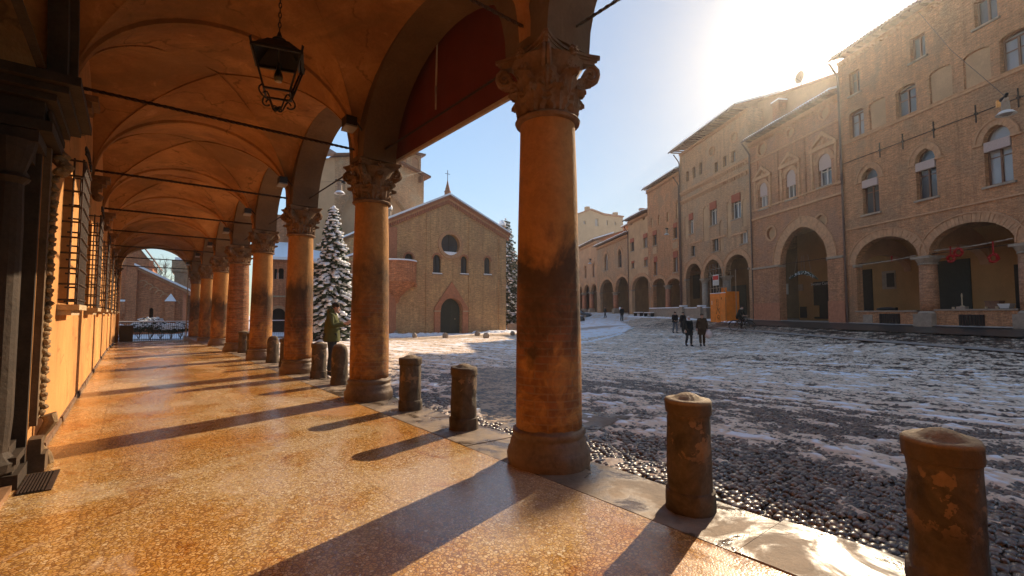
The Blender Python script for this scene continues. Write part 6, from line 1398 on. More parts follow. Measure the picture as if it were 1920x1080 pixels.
BR_ = dict(pelvis=(.145, .11), belly=(.135, .105), chest=(.155, .115), nb=.075, neck=.055, head=(.075, .09), top=(.062, .075), shL=.06, elL=.043, wrL=.03, haL=.032, hiL=.085, knL=.06, anL=.042, toL=.036)
for k in list(BR_):
    if k.endswith('L'): BR_[k[:-1] + 'R'] = BR_[k]
TORSO = [('pelvis', 'belly'), ('belly', 'chest'), ('chest', 'nb')]; NECK = [('nb', 'neck'), ('neck', 'head'), ('head', 'top')]
ARMS = [('chest', 'shL'), ('shL', 'elL'), ('elL', 'wrL'), ('chest', 'shR'), ('shR', 'elR'), ('elR', 'wrR')]; HANDS = [('wrL', 'haL'), ('wrR', 'haR')]
LEGS = [('pelvis', 'hiL'), ('hiL', 'knL'), ('knL', 'anL'), ('pelvis', 'hiR'), ('hiR', 'knR'), ('knR', 'anR')]; FEET = [('anL', 'toL'), ('anR', 'toR')]
SKINM = plain('skin', (.50, .26, .17), .6, .3, var=.1, sc_=20)
def person(loc, face, h, pose, coat, trou, hairc, label, hem=None, hood=False, group=None, shoe=(.03, .025, .02), bald=False, scarf=None):
    """face: ground direction the person looks; hem: height of the coat hem in metres at 1.75 m"""
    P = dict(BASEP); P.update(pose or {}); k = h / 1.75
    f = Vector((face[0], face[1])).normalized(); o = empty('person', loc, math.atan2(-f.x, f.y), label, 'person', group)
    def mk(keys, edges, root, grow, nm, mat, extra=None, gs=None):
        nd = {}
        for n in keys:
            r = BR_[n]; g = (gs or {}).get(n, grow); r = (r[0] + g, r[1] + g) if isinstance(r, tuple) else (r + g, r + g); nd[n] = (Vector(P[n]), r)
        ed = list(edges)
        if extra: 
            for n, (pp, rr_, par) in extra.items(): nd[n] = (Vector(pp), (rr_, rr_)); ed.append((par, n))
        me = skin_mesh(nd, ed, root); me.materials.clear(); me.materials.append(mat)
        me.transform(Matrix.Scale(k, 4)); me.polygons.foreach_set('use_smooth', [True] * len(me.polygons)); return mesh_obj(nm, me, o)
    ex = {}
    for sd in 'LR':      # five fingers on each hand
        ha, wr = Vector(P['ha' + sd]), Vector(P['wr' + sd]); d = (ha - wr).normalized(); sidev = d.orthogonal().normalized(); s2 = d.cross(sidev)
        for q in range(4):
            b = ha + s2 * (.027 - .018 * q); ln = (.055, .065, .06, .045)[q]; ex['f%s%d' % (sd, q)] = (b + d * .03, .010, 'ha' + sd); ex['g%s%d' % (sd, q)] = (b + d * (.03 + ln) + sidev * .02, .008, 'f%s%d' % (sd, q))
        ex['t%s' % sd] = (wr.lerp(ha, .6) + s2 * .045 + d * .02, .010, 'ha' + sd); ex['u%s' % sd] = (wr.lerp(ha, .6) + s2 * .055 + d * .055, .008, 't%s' % sd)
    hd = Vector(P['head']); nk = Vector(P['neck']); up = (Vector(P['top']) - hd).normalized(); fw = Vector((0, 1, 0)) - up * up.y; fw = (pose or {}).get('_look', fw); fw = Vector(fw).normalized(); sdv = fw.cross(up)
    P.pop('_look', None)
    body = mk([n for n in P if n in BR_], TORSO + NECK + ARMS + HANDS + LEGS + FEET, 'pelvis', -.005, 'body', SKINM, ex)
    m_ = MB(); c = hd + fw * .085; m_.blob(c * k, (.016 * k, .016 * k, .022 * k), 1)
    for s in (-1, 1): m_.blob((hd + sdv * .078 * s + up * .0) * k, (.012 * k, .02 * k, .03 * k), 1)
    m_.blob((hd + fw * .05 - up * .075) * k, (.045 * k, .04 * k, .03 * k), 1); m_.build('nose', SKINM, body, True)
    if not bald:
        m_ = MB(); m_.blob((hd + up * .055 - fw * .022) * k, (.088 * k, .092 * k, .078 * k), 2, .03); m_.build('hair', plain('hair', hairc, .8, .2), o, True)
    mt = cloth('jacket_cloth', coat); gr = dict(pelvis=.03, belly=.04, chest=.045, nb=.012, shL=.028, shR=.028, elL=.026, elR=.026, wrL=.022, wrR=.022)
    mk(list(gr), TORSO + ARMS, 'pelvis', 0, 'coat', mt, gs=gr)
    if hem:
        m_ = MB(); pv, ch_ = Vector(P['pelvis']), Vector(P['chest']); hl = (Vector(P['knL']) + Vector(P['knR'])) / 2; rg = random.Random(len(label)); ph = rg.uniform(0, 6); vs = []; N = 24; rows = 8
        for i in range(rows + 1):
            t = i / rows; z = ch_.z + (hem - ch_.z) * t; c = ch_.lerp(pv, min(1, (ch_.z - z) / max(.01, ch_.z - pv.z))) if z > pv.z else pv.lerp(hl, (pv.z - z) / max(.1, pv.z - hl.z) * .8)
            rx, ry = .19 + .035 * t, .155 + .035 * t
            for j in range(N): a = 2 * PI * j / N; w = 1 + .05 * t * math.sin(5 * a + ph); vs.append(((c.x + rx * w * math.cos(a)) * k, (c.y + ry * w * math.sin(a)) * k, z * k))
        m_.add(vs, [(i * N + j, i * N + (j + 1) % N, (i + 1) * N + (j + 1) % N, (i + 1) * N + j) for i in range(rows) for j in range(N)]); m_.build('coat_skirt', mt, o, True)
    gl = dict(pelvis=.012, hiL=.016, hiR=.016, knL=.018, knR=.018, anL=.03, anR=.03)
    mk(list(gl), LEGS, 'pelvis', 0, 'trousers', cloth('trouser_cloth', trou), gs=gl)
    for s in 'LR':
        a, t = Vector(P['an' + s]), Vector(P['to' + s]); m_ = MB(); m_.tube([(a - (t - a).normalized() * .05 - Vector((0, 0, .03))) * k, (a.lerp(t, .3) - Vector((0, 0, .02))) * k, t * k, (t + (t - a).normalized() * .06) * k], [.045 * k, .055 * k, .048 * k, .022 * k], 8); m_.build('shoe', cloth('shoe', shoe, .5), o, True)
    if hood: m_ = MB(); m_.blob((nk - fw * .07 + Vector((0, 0, -.03))) * k, (.13 * k, .10 * k, .09 * k), 2, .05); m_.build('hood', mt, o, True)
    if scarf: m_ = MB(); m_.lathe([(.075, -.04), (.10, -.03), (.105, 0), (.08, .03)], tuple(nk * k), 14); m_.build('scarf', cloth('scarf', scarf), o, True)
    return o
cr = RT.xy; ca_ = -FW.xy.normalized()       # camera right, towards camera
def mixd(a, b): v = Vector(cr) * a + Vector(ca_) * b; return (v.x, v.y)
p = at_depth(622, 588, 11.1)
mg = person((3.78, 11.45, gz(3.78, 11.45) + .01), mixd(1, -.12), 1.78, dict(neck=(0, .04, 1.50), head=(0, .095, 1.585), top=(0, .105, 1.672), nb=(0, .0, 1.45), elL=(-.24, .06, 1.15), wrL=(-.12, .30, 1.20), haL=(-.07, .37, 1.23), elR=(.24, .06, 1.15), wrR=(.12, .30, 1.22), haR=(.07, .37, 1.25), _look=(0, .9, -.45)),
    (.085, .085, .03), (.035, .038, .045), (.03, .022, .016), 'man in an olive green hooded jacket standing by the bollards looking at his hands', hem=.80, hood=True)
mm = MB(); mm.tube([(-.05, .42, 1.27), (.05, .42, 1.27)], .012, 6); mm.build('phone', M['iron'], mg) if False else None
def walk(s): # mid-stride
    return dict(hiL=(-.09, 0, .90), knL=(-.10, .13 * s, .51), anL=(-.10, .16 * s - .05, .09), toL=(-.11, .16 * s + .10, .04), hiR=(.09, 0, .90), knR=(.10, .02 - .04 * s, .50), anR=(.10, -.22 * s, .13), toR=(.11, -.22 * s + .13, .05), elL=(-.24, -.08 * s, 1.14), wrL=(-.25, -.04 * s, .90), haL=(-.25, -.02 * s, .82), elR=(.24, .05 * s, 1.14), wrR=(.25, .14 * s, .92), haR=(.25, .17 * s, .85))
def footpos(px, py): q = W(px, py); return (q.x, q.y, float(surf(q.x, q.y)[0]) + .01)
def ppl(px, fy, hy, *a, **k):
    q = footpos(px, fy); _, y0, Z = proj(q); H_ = (fy - hy) * Z / FPX; return person(q, a[0], max(1.5, min(1.9, H_)), *a[1:], **k)
pd = dict(walk(1)); pd.update(elR=(.17, .12, 1.16), wrR=(.10, .24, 1.10), haR=(.06, .27, 1.06))
G = 'pedestrians walking across the snowy square'
ppl(1292, 649, 592, mixd(.15, 1), walk(.7), (.016, .017, .016), (.02, .02, .022), (.5, .45, .4), 'old balding man in a long black overcoat walking in front', hem=.62, group=G, scarf=(.6, .55, .5))
bm = ppl(1317, 649, 587, mixd(-.25, 1), walk(-.6), (.055, .032, .018), (.07, .04, .022), (.05, .03, .02), 'person in a brown coat carrying a pale plastic bag', hem=.60, group=G)
ppl(1266, 625, 584, mixd(.1, 1), dict(walk(.8), wrL=(-.12, .15, 1.0), haL=(-.07, .16, .98), wrR=(.12, .15, 1.0), haR=(.07, .16, .98)), (.014, .014, .015), (.13, .15, .18), (.04, .03, .02), 'man in a short black jacket and light blue jeans', hem=.86, group=G)
ppl(1281, 626, 585, mixd(.2, 1), walk(-.5), (.022, .02, .02), (.03, .028, .03), (.06, .035, .02), 'dark-dressed person walking half hidden behind the old man', hem=.5, group=G)
ppl(1135, 596, 575, mixd(-.9, -.2), walk(.8), (.02, .02, .018), (.02, .02, .02), (.04, .03, .02), 'distant figure in dark clothes nearer the parked car', hem=.8, group='far figures on the street')
fp = ppl(1166, 603, 575, mixd(.3, 1), walk(.3), (.02, .02, .02), (.02, .02, .024), (.04, .03, .02), 'distant person standing with a white hood at the shoulder', hem=.8, group='far figures on the street')
m_ = MB(); m_.blob((.18, -.08, 1.5), (.12, .12, .17), 1, .1); m_.build('white_bundle', M['snow'], fp)
bgm = Mat('thin_plastic_bag', .35, .5); bgm.b.inputs['Base Color'].default_value = (.62, .48, .44, 1)
q = bm.matrix_basis @ Vector((-.30, .05, .0)); bag = empty('shopping_bag', (q.x, q.y, q.z), bm.rotation_euler.z, 'pale pink plastic shopping bag hanging from the brown-coated walker\'s hand', 'bag')
m_ = MB(); m_.lathe([(.02, .40), (.10, .41), (.17, .50), (.18, .62), (.12, .76), (.05, .84), (.03, .86)], (0, 0, 0), 14, wob=lambda t, z: .12 * math.sin(3 * t + z * 9) + .06 * math.sin(7 * t)); m_.build('sack', bgm.m, bag, True)
# cyclist on a bicycle
def bicycle(loc, face, label):
    f = Vector(face).normalized(); o = empty('bicycle', loc, math.atan2(-f.x, f.y), label, 'bicycle'); r = .34
    for yy in (-.52, .53):
        m_ = MB(); m_.tube([(0, yy + r * math.cos(t), r + r * math.sin(t)) for t in [2 * PI * k / 32 for k in range(33)]], .019, 6, close=False); w = m_.build('wheel', M['iron'], o)
        m_ = MB()
        for k in range(14): t = PI * 2 * k / 14; m_.tube([(0, yy, r), (0, yy + r * math.cos(t), r + r * math.sin(t))], .0035, 3)
        m_.tube([(-.04, yy, r), (.04, yy, r)], .025, 8); m_.build('spokes', STONE, w)
        m_ = MB(); m_.tube([(0, yy + (r + .035) * math.cos(t), r + (r + .035) * math.sin(t)) for t in [PI * (.05 + .9 * k / 12) for k in range(13)]], .02, 5); m_.build('mudguard', M['iron'], w)
    m_ = MB()
    for a, b in (((0, -.52, r), (0, -.08, .30)), ((0, -.08, .30), (0, -.20, .84)), ((0, -.52, r), (0, -.18, .76)), ((0, -.08, .30), (0, .38, .72)), ((0, -.18, .62), (0, .37, .80)), ((0, .35, .92), (0, .45, .60)), ((.05, .45, .60), (.05, .53, r)), ((-.05, .45, .60), (-.05, .53, r))): m_.tube([a, b], .018, 6)
    m_.build('frame', M['iron'], o)
    m_ = MB(); m_.tube([(0, .35, .92), (0, .37, 1.02), (-.12, .40, 1.05), (-.28, .28, 1.03), (-.29, .16, 1.02)], .013, 6); m_.tube([(0, .37, 1.02), (.12, .40, 1.05), (.28, .28, 1.03), (.29, .16, 1.02)], .013, 6); m_.build('handlebar', STONE, o)
    m_ = MB(); m_.tube([(0, -.34, .88), (0, -.2, .88), (0, -.04, .87)], [.10, .08, .025], 8, flat=.45); m_.build('saddle', M['iron'], o)
    m_ = MB(); m_.tube([(-.09, -.08, .30), (.09, -.08, .30)], .02, 6); m_.tube([(.09, -.08, .30), (.09, .02, .16)], .01, 5); m_.tube([(-.09, -.08, .30), (-.09, -.18, .44)], .01, 5); m_.box(.07, .17, -.03, .06, .145, .165).box(-.17, -.07, -.23, -.14, .43, .45); m_.build('pedals', M['iron'], o)
    m_ = MB(); m_.blob((0, .50, .84), (.05, .05, .05), 1); m_.build('headlight', STONE, o); return o
q = footpos(1391, 620); dr_ = mixd(.68, .72); bicycle(q, dr_, 'black upright bicycle ridden past the orange hoarding')
person(q, dr_, 1.75, dict(pelvis=(0, -.20, 1.00), belly=(0, -.14, 1.14), chest=(0, -.06, 1.33), nb=(0, -.02, 1.47), neck=(0, .01, 1.53), head=(0, .05, 1.62), top=(0, .05, 1.705), shL=(-.18, -.04, 1.43), shR=(.18, -.04, 1.43), elL=(-.25, .04, 1.20), elR=(.25, .04, 1.20), wrL=(-.27, .20, 1.08), wrR=(.27, .20, 1.08), haL=(-.28, .25, 1.06), haR=(.28, .25, 1.06),
    hiL=(-.09, -.18, .95), hiR=(.09, -.18, .95), knL=(-.12, .17, .80), knR=(.12, .10, .62), anL=(-.12, -.12, .52), anR=(.12, -.02, .24), toL=(-.12, -.03, .47), toR=(.12, .12, .19)), (.018, .02, .018), (.022, .02, .02), (.05, .04, .03), 'cyclist in a dark coat riding the bicycle', hem=.92, scarf=(.5, .48, .42))
# ---------------------------------------------------------------- cars
def car(loc, face, paint, label, snow=True):
    f = Vector(face).normalized(); o = empty('parked_car', loc, math.atan2(-f.x, f.y), label, 'car', 'parked cars on the snowy platform'); pm_ = plain('car_paint', paint, .25, .6, var=.05, bump=0)
    prof = [(-2.05, .35, .45), (-2.08, .55, .70), (-2.0, .80, .80), (-1.55, .90, .84), (-.9, .93, .86), (.9, .90, .86), (1.6, .82, .82), (2.0, .68, .76), (2.08, .5, .70), (2.05, .32, .45)]; m_ = MB(); vs = []
    for y, z, w in prof: vs += [(-w, y, .22), (-w * 1.0, y, z * .7 + .05), (-w * .93, y, z), (w * .93, y, z), (w, y, z * .7 + .05), (w, y, .22)]
    n = len(prof); m_.add(vs, [(6 * i + k, 6 * i + (k + 1) % 6, 6 * i + 6 + (k + 1) % 6, 6 * i + 6 + k) for i in range(n - 1) for k in range(6)] + [tuple(range(5, -1, -1)), tuple(6 * (n - 1) + k for k in range(6))]); m_.build('body', pm_, o, True, sharp=40)
    m_ = MB(); m_.hexa([(-.76, -1.55, .9), (.76, -1.55, .9), (.76, 1.0, .88), (-.76, 1.0, .88), (-.60, -1.05, 1.40), (.60, -1.05, 1.40), (.60, .25, 1.42), (-.60, .25, 1.42)]); m_.build('cabin', M['glass'], o)
    MB().box(-.61, .61, -1.06, .27, 1.421, 1.46).build('car_roof', pm_, o)
    if snow: m_ = MB(); m_.blob((0, -.4, 1.47), (.62, .72, .09), 2, .05); m_.build('snow', M['snow'], o, True); m_ = MB(); m_.blob((0, 1.45, .86), (.7, .5, .06), 2, .08); m_.build('snow', M['snow'], o, True)
    for x in (-.8, .8):
        for y in (-1.3, 1.3):
            m_ = MB(); m_.lathe([(.1, -.1), (.31, -.1), (.33, -.06), (.33, .06), (.31, .1), (.1, .1)], n=16); m_.v = [(x + c, y + a, .33 + b) for a, b, c in m_.v]; w = m_.build('wheel', M['iron'], o)
            m_ = MB(); m_.lathe([(0, -.105), (.19, -.105), (.19, .105), (0, .105)], n=12); m_.v = [(x + c, y + a, .33 + b) for a, b, c in m_.v]; m_.build('rim', STONE, w)
    for x in (-.6, .6): m_ = MB(); m_.blob((x, 2.02, .62), (.14, .06, .07), 1); m_.build('headlight', M['white_wood'], o)
    return o
q = footpos(1084, 597); car((q[0], q[1], q[2]), mixd(1, .35), (.02, .021, .024), 'dark parked car with snow on its roof just right of the big column')
q = footpos(1068, 606); car((q[0], q[1], q[2]), mixd(1, .2), (.03, .03, .032), 'second dark snowy car mostly behind the big column')
# ---------------------------------------------------------------- hoarding and scaffold by the tall palace
def out_y(t, px):
    lo, hi = 0.0, 8.0
    for _ in range(40):
        m_ = (lo + hi) / 2; x = proj(FAC.W(t, m_, 1))[0]
        if x > px: lo = m_
        else: hi = m_
    return lo
def t_at(y, px): 
    p0 = FAC.W(0, y); r = ray(px, 588); t = (p0 - CAM).dot(FAC.n) / r.dot(FAC.n); P = CAM + r * t; return (P - FAC.o).dot(FAC.d)
tn = TX(1388, 590); yo = out_y(tn, 1361); tf = t_at(yo, 1332); zb = float(surf(*FAC.W((tn + tf) / 2, yo).xy)[0]) - .05
ORG = plain('orange_hoarding_board', (.80, .21, .015), .65, .3, var=.18, sc_=2.5)
ho = FAC.root('site_hoarding', 'orange board hoarding with black graffiti in front of the middle arch', 'hoarding')
zt1 = (CAM + ray(1361, 549) * (FAC.W(tn, yo).xy.length / ray(1361, 549).xy.length)).z
k = 3
for i in range(k): a, b = tn + (tf - tn) * i / k, tn + (tf - tn) * (i + 1) / k; MB().box(a + .022, b - .022, yo - .03, yo, zb, zt1 - .02 * (i % 2)).build('board', ORG, ho)
for i in range(2): a, b = .06 + (yo - .1) * i / 2, .06 + (yo - .1) * (i + 1) / 2; MB().box(tn - .03, tn, a + .01, b - .01, zb + .1, zt1 + .12).build('board', ORG, ho)
MB().box(tf - .8, tf - .02, .2, .24, zt1 - .3, zt1 + .55).build('board', ORG, ho)
MB().box(tn, tf, yo - .06, yo + .02, zt1 + .003, zt1 + .05).build('snow', M['snow'], ho)
gf = Mat('black_spray', .8, .1); gf.b.inputs['Base Color'].default_value = (.05, .015, .01, 1)
m_ = MB(); tc_ = tn + (tf - tn) * .47; hz = zt1 - zb; rg = random.Random(2)
def st(pts): m_.tube([(tc_ + a, yo + .004, zb + hz * b) for a, b in pts], .022, 4, flat=.3)
st([(.22, .80), (.22, .68), (-.02, .67), (-.02, .80), (.2, .81)]); st([(.2, .74), (0, .74)]); st([(.18, .66), (.16, .58), (-.04, .57), (0, .65)]); st([(.25, .52), (.05, .50), (.0, .56)]); st([(.05, .50), (.28, .30)]); st([(.03, .50), (-.2, .32)]); st([(-.22, .5), (-.05, .42), (-.22, .36)]); st([(.1, .24), (-.1, .27), (-.2, .16), (.05, .14), (.12, .22), (-.14, .12)])
st([(-.5, .86), (-.56, .82), (-.5, .79), (-.46, .83)]); m_.build('graffiti', gf.m, ho)
MB().box(tf - .32, tf - .26, yo, yo + .02, zb + hz * .62, zb + hz * .76).build('notice', M['white_wood'], ho)
sf = FAC.root('scaffold', 'grey scaffold poles rising behind the orange hoarding', 'scaffold')
def pole(px, yt, yb, y=.55): t = t_at(y, px); P0 = FAC.W(t, y); L = P0.xy.length; z = lambda py: (CAM + ray(px, py) * (L / ray(px, py).xy.length)).z; m_ = MB(); m_.tube([(t, y, z(yb)), (t, y, z(yt))], .026, 8); m_.build('pole', STONE, sf); return t, z(yt)
pl = [pole(1333, 497, 590), pole(1339, 495, 590), pole(1344, 497, 590), pole(1350, 495, 590), pole(1359, 505, 590), pole(1371.5, 509, 592), pole(1381, 505, 592)]
for zz_ in (3.75, 4.9, 5.45): m_ = MB(); m_.tube([(pl[4][0] - .1, .6, zz_), (pl[0][0] + .1, .6, zz_ - .05)], .026, 8); m_.build('rail', STONE, sf)
m_ = MB(); m_.tube([(pl[3][0], .58, 3.2), (pl[0][0], .58, 5.3)], .022, 6); m_.build('brace', STONE, sf)
po = FAC.root('poster', 'white site poster with a red block tied to the scaffold', 'poster'); t0_, t1_ = sorted((t_at(.64, 1338), t_at(.64, 1349))); P0 = FAC.W((t0_ + t1_) / 2, .64); L = P0.xy.length; zz1 = (CAM + ray(1343, 515) * (L / ray(1343, 515).xy.length)).z; zz0 = (CAM + ray(1343, 535) * (L / ray(1343, 535).xy.length)).z
MB().box(t0_, t1_, .63, .645, zz0, zz1).build('sheet', M['white_wood'], po); MB().box(t0_ + .03, t1_ - .03, .646, .65, zz0 + (zz1 - zz0) * .5, zz1 - .09).build('red_block', cloth('poster_red', (.55, .06, .04)), po)
m_ = MB(); [m_.box(t0_ + .06, t1_ - .06 - .08 * (k % 3), .646, .649, zz0 + .06 + k * .075, zz0 + .085 + k * .075) for k in range(5)]; m_.build('printed_lines', STONE, po)
# ---------------------------------------------------------------- small things along the palaces
gl_ = FAC.root('light_garland', 'arched garland of small white bulbs hung in the great arch', 'garland'); yy = -.25; m_ = MB(); pts_ = []
for k in range(25): t = k / 24; px = 1480 + 53 * t; py = 526 - 15 * math.sin(PI * (t * .9 + .05)); x, z = FAC.F(px, py, yy); pts_.append((x, yy, z))
m_.tube(pts_, [.05 + .09 * math.sin(PI * k / 24) for k in range(25)], 8); m_.build('fir_arch', LEAF, gl_); m_ = MB(); rg = random.Random(5)
for k in range(60): a = pts_[rg.randrange(2, 23)]; m_.blob((a[0] + rg.uniform(-.1, .1), yy + .1 + rg.uniform(0, .04), a[2] + rg.uniform(-.12, .1)), .022, 0)
m_.build('bulbs', M['snow'], gl_, kind='stuff'); m_ = MB(); zrod = FAC.F(1500, 480, yy)[1]
for k in (4, 10, 13, 19): m_.tube([pts_[k], (pts_[k][0] * .6 + pts_[12][0] * .4, yy, zrod)], .012, 4)
m_.build('wires', STONE, gl_)
REDM = cloth('red_tinsel', (.34, .012, .012))
def wreath(px, py, r, label, y=.05, rib=None, grp='red tinsel rings in the right-hand arch'):
    x, z = FAC.F(px, py, y); o = FAC.root('tinsel_ring', label, 'decoration', x, y, z, grp); m_ = MB(); rg = random.Random(int(px)); m_.tube([(r * math.cos(t), .02 * math.sin(5 * t), r * math.sin(t)) for t in [2 * PI * k / 24 for k in range(25)]], [.045 + .025 * rg.random() for _ in range(25)], 7, close=False); m_.build('ring', REDM, o)
    if rib: z2 = FAC.F(px, rib, y)[1] - z; m_ = MB(); m_.box(-.03, .03, -.008, .008, r, z2); m_.build('ribbon', REDM, o)
    else: m_ = MB(); m_.tube([(0, 0, r), (0, 0, r + .25)], .006, 4); m_.build('string', REDM, o)
wreath(1797, 473, .17, 'red tinsel ring facing out, highest of the three', rib=None); wreath(1783, 485, .15, 'red tinsel ring hanging low on a ribbon at the left', rib=462); wreath(1863, 484, .17, 'red tinsel ring on a long ribbon at the right', rib=452)
x, z = FAC.F(1672, 485, .02); rb = FAC.root('red_ribbon', 'short red ribbon tied on the rod of the left-hand arch', 'decoration', x, .02, z); MB().box(-.03, .03, -.01, .01, -.16, .12).build('tail', REDM, rb); m_ = MB(); m_.blob((0, 0, .10), (.06, .04, .05), 1); m_.build('knot', REDM, rb)
for a, b, y1_, y2_ in ((1610, 1718, 497, 479), (1752, 1900, 470, 447)):
    p0, p1 = FAC.F(a, y1_, .0), FAC.F(b, y2_, .0); o = FAC.root('decoration_wire', 'pale wound wire strung across the ' + ('left' if a < 1700 else 'right') + ' arch of the tall brick palace', 'wire'); m_ = MB(); m_.tube([(p0[0] + (p1[0] - p0[0]) * k / 20, .02, p0[1] + (p1[1] - p0[1]) * k / 20 - .06 * math.sin(PI * k / 20)) for k in range(21)], [.02 + .015 * (k % 2) for k in range(21)], 5); m_.build('wire', STONE, o)
ptop = pz + .05
def good(px, nm, lab, cat, parts, y=-.2): x = t_at(y, px); o = FAC.root(nm, lab, cat, x, y, ptop); [mb_.build(n_, mt_, o, True, sharp=40) for n_, mb_, mt_ in parts]; return o
good(1888, 'white_bowl', 'square white bowl on the parapet under the right arch', 'bowl', [('bowl', MB().hexa([(-.16, -.12, .01), (.16, -.12, .01), (.16, .12, .01), (-.16, .12, .01), (-.24, -.16, .22), (.24, -.16, .22), (.24, .16, .22), (-.24, .16, .22)]), M['white_wood']), ('cloth', MB().box(-.3, .3, -.18, .18, .0, .009), DARK)])
good(1866, 'wooden_chest', 'brown wooden chest standing on the parapet', 'chest', [('body', MB().box(-.28, .28, -.14, .14, 0, .30), M['wood']), ('lid', MB().box(-.30, .30, -.16, .16, .301, .36), M['wood'])], -.35)
mc = MB(); mc.lathe([(.09, 0), (.09, .02), (.02, .05), (.03, .2), (.02, .4), (.04, .5), (.02, .62), (0, .64)], (0, 0, 0), 10); mc2 = MB(); mc2.box(-.2, .2, -.1, .1, .0, .12)
mc.v = [(a, b, c + .122) for a, b, c in mc.v]; good(1805, 'candlestick_stand', 'carved candlestick on a small plinth on the parapet', 'candlestick', [('candlestick', mc, M['light_stone']), ('plinth', mc2, STONE)])
for px, lb in ((1788, 'small white cup left of the candlestick'), (1850, 'small white cup in the middle of the parapet'), (1870, 'small yellowish cup right in front of the chest')):
    mc = MB(); mc.lathe([(.03, 0), (.05, .01), (.06, .1), (.055, .1), (.045, .02), (0, .02)], (0, 0, 0), 10); ms = MB(); ms.lathe([(.03, -.002), (.08, .003), (.09, .012)], (0, 0, 0), 10); good(px, 'cup', lb, 'cup', [('bowl', mc, M['light_stone']), ('saucer', ms, M['light_stone'])], -.02)
x = t_at(-.2, 1662); o = FAC.root('dark_bundle', 'long dark bundle lying on the parapet of the left arch', 'bundle', x, -.2, pz); m_ = MB(); m_.tube([(-.6, 0, .09), (-.2, .01, .10), (.3, 0, .09), (.55, 0, .08)], [.07, .09, .09, .06], 8); m_.build('roll', M['iron'], o, True); MB().box(-.62, -.58, -.08, .08, .001, .17).build('strap', M['iron'], o)
# street lamps hung on wires
def street_lamp(P, s, label, ends, lit=False, yaw=0):
    o = empty('hanging_street_lamp', P, yaw, label, 'street lamp'); m_ = MB(); m_.lathe([(.02 * s, .34 * s), (.10 * s, .33 * s), (.11 * s, .05 * s), (.13 * s, .03 * s)], n=14); m_.box(-.14 * s, .14 * s, -.05 * s, .05 * s, .34 * s, .42 * s); m_.build('housing', STONE, o)
    m_ = MB(); m_.lathe([(.11 * s, .03 * s), (.17 * s, .0), (.25 * s, -.09 * s), (.262 * s, -.11 * s), (.25 * s, -.10 * s), (.15 * s, -.01 * s)], n=20); m_.build('shade', M['white_wood'] if not lit else M['snow'], o, True)  # a lit lamp gets a whiter shade, the brightness held in its colour
    m_ = MB(); m_.blob((0, 0, -.08 * s), (.16 * s, .16 * s, .07 * s), 1); m_.build('lens', M['pale_glass'], o, True)
    m_ = MB(); m_.tube([(0, 0, .42 * s), (-.2 * s, 0, .50 * s), (.28 * s, 0, .56 * s)], .03 * s, 6); m_.blob((-.15 * s, 0, .52 * s), (.09 * s, .05 * s, .05 * s), 1); m_.blob((.18 * s, .02, .47 * s), (.12 * s, .08 * s, .07 * s), 1); m_.build('bracket', M['iron'], o)
    m_ = MB()
    for e in ends: e = Vector(e) - Vector(P); e.rotate(Matrix.Rotation(-yaw, 3, 'Z')); m_.tube([(0, 0, .52 * s), tuple(e * .5 - Vector((0, 0, .05))), tuple(e)], .008, 4)
    if ends: m_.build('cable', M['iron'], o)
    return o
wp = CAM + ray(1720, 22) * 1.0
def onfac(px, py, y=0): t, z = FAC.F(px, py, y); return FAC.W(t, y, z)
P = at_depth(1886, 209, 15.0); L_ = street_lamp(P, .98, 'large hanging street lamp before the tall brick palace', [onfac(1720, 20), onfac(1990, 150)], yaw=.3)
MB().box(.62, .74, -.05, .05, .40, .62).build('amber_marker', plain('amber_plate', (.8, .35, .08), .4), L_)
street_lamp(at_depth(1250, 438, 46), 1.0, 'small hanging street lamp near the red blinds', [onfac(1262, 425)]); street_lamp(at_depth(1106, 493, 68), 1.1, 'farthest hanging street lamp over the low houses', [onfac(1119, 480)])
street_lamp(at_depth(637, 359, 29), 1.3, 'hanging street lamp coloured white as if lit seen left of the second capital', [at_depth(500, 330, 36), at_depth(800, 320, 40)], True)
# kerb stones in the snow at the church foot, benches, manhole, gutter bits
for k, (px, py, lb) in enumerate(((742, 630, 'small rough stone in the snow nearest the second column'), (777, 634, 'small dark stone left of the church door'), (835, 634, 'small dark stone in front of the church door'), (911, 634, 'small dark stone right of the church door'), (961, 629, 'small dark stone at the right corner of the church'), (895, 630, 'low brown stone close to the church wall'))):
    q = footpos(px, py); o = empty('guard_stone', q, k, lb, 'stone', 'low stones along the church foot'); m_ = MB(); m_.blob((0, 0, .14), (.26, .2, .26), 1, .15); m_.build('stone', STONE, o)
    pass
mh = W(1737, 723); o = empty('manhole_cover', (mh.x, mh.y, float(surf(mh.x, mh.y)[0]) + .02), .3, 'dark manhole cover in the slush on the right', 'manhole cover')
m_ = MB(); m_.lathe([(.30, -.05), (.30, .0), (.26, .002), (.26, .006), (0, .006)], n=24); m_.build('cover', M['iron'], o); m_ = MB(); m_.lathe([(.34, -.05), (.34, .004), (.305, .004), (.305, -.05)], n=24); m_.build('rim', STONE, o)
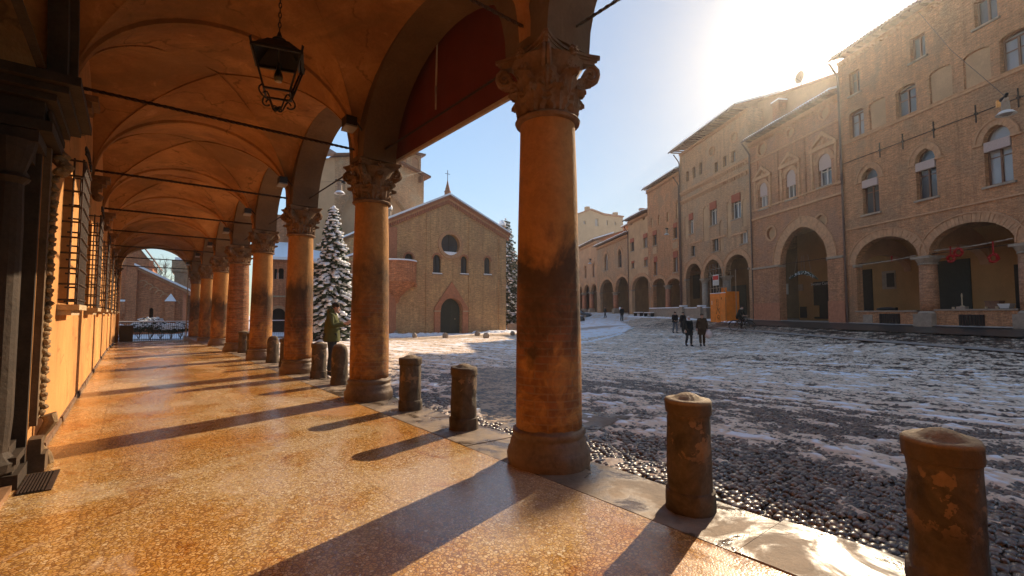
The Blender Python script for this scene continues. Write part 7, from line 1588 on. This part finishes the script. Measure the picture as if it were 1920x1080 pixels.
for k, (px, lb) in enumerate(((1197, 'snowy street bench nearer the hoarding'), (1217, 'snowy street bench beside the low wall'))):
    q = footpos(px, 594); o = empty('street_bench', q, FAC.rz, lb, 'bench'); m_ = MB()
    for s in (-.9, .9): MB().box(s - .04, s + .04, -.2, .2, 0, .42).build('leg', M['iron'], o)
    MB().box(-1, 1, -.22, .22, .421, .47).build('seat', STONE, o); MB().box(-.98, .98, -.2, .2, .471, .54).build('snow', M['snow'], o)
# snow bank at the foot of the church and ploughed heaps on the platform edge
def heap(pts, r, label, seed):
    rg = random.Random(seed); m_ = MB()
    for a, b in zip(pts[:-1], pts[1:]):
        L = (b - a).length; n = max(2, int(L / (r * .6)))
        for k in range(n): q = a.lerp(b, k / n); m_.blob((q.x + rg.uniform(-.2, .2), q.y + rg.uniform(-.2, .2), float(surf(q.x, q.y)[0]) - r * .1), (r * rg.uniform(.7, 1.3), r * rg.uniform(.7, 1.3), r * rg.uniform(.25, .6)), 2, .12, rg)
    return tag(m_.build('snow_bank', M['snow'], None, True), label, 'snow', kind='stuff')
heap([CH.W(CHW, .9), CH.W(7.2, .8)], .5, 'shovelled snow bank along the left foot of the church', 1); heap([CH.W(4.2, .9), CH.W(-1.5, .8)], .45, 'shovelled snow bank right of the church door', 2)
heap([W(1400, 606), W(1330, 600), W(1240, 596), W(1180, 594)], .22, 'thin ridge of snow along the palace street gutter', 3)
heap([W(1062, 644), W(1110, 640), W(1165, 626), W(1185, 614)], .10, 'cleared snow edge around the snowy platform', 4)
for k, (px, py) in enumerate(((1810, 712), (1840, 718), (1870, 725), (1700, 700), (1560, 690))):
    pass
HAZE = 0.0006
# ---------------------------------------------------------------- air
hz = MB().box(-90, 190, -40, 210, -2.2, 34)
hm = bpy.data.materials.new('thin_winter_haze'); hm.use_nodes = True; hm.node_tree.nodes.clear()
pv = hm.node_tree.nodes.new('ShaderNodeVolumePrincipled'); pv.inputs['Density'].default_value = HAZE; pv.inputs['Color'].default_value = (.95, .93, .90, 1); pv.inputs['Anisotropy'].default_value = .82
ho_ = hm.node_tree.nodes.new('ShaderNodeOutputMaterial'); hm.node_tree.links.new(pv.outputs[0], ho_.inputs['Volume'])
if HAZE > 0: tag(hz.build('haze', hm), 'thin sunlit winter haze filling the square', 'haze', kind='stuff')
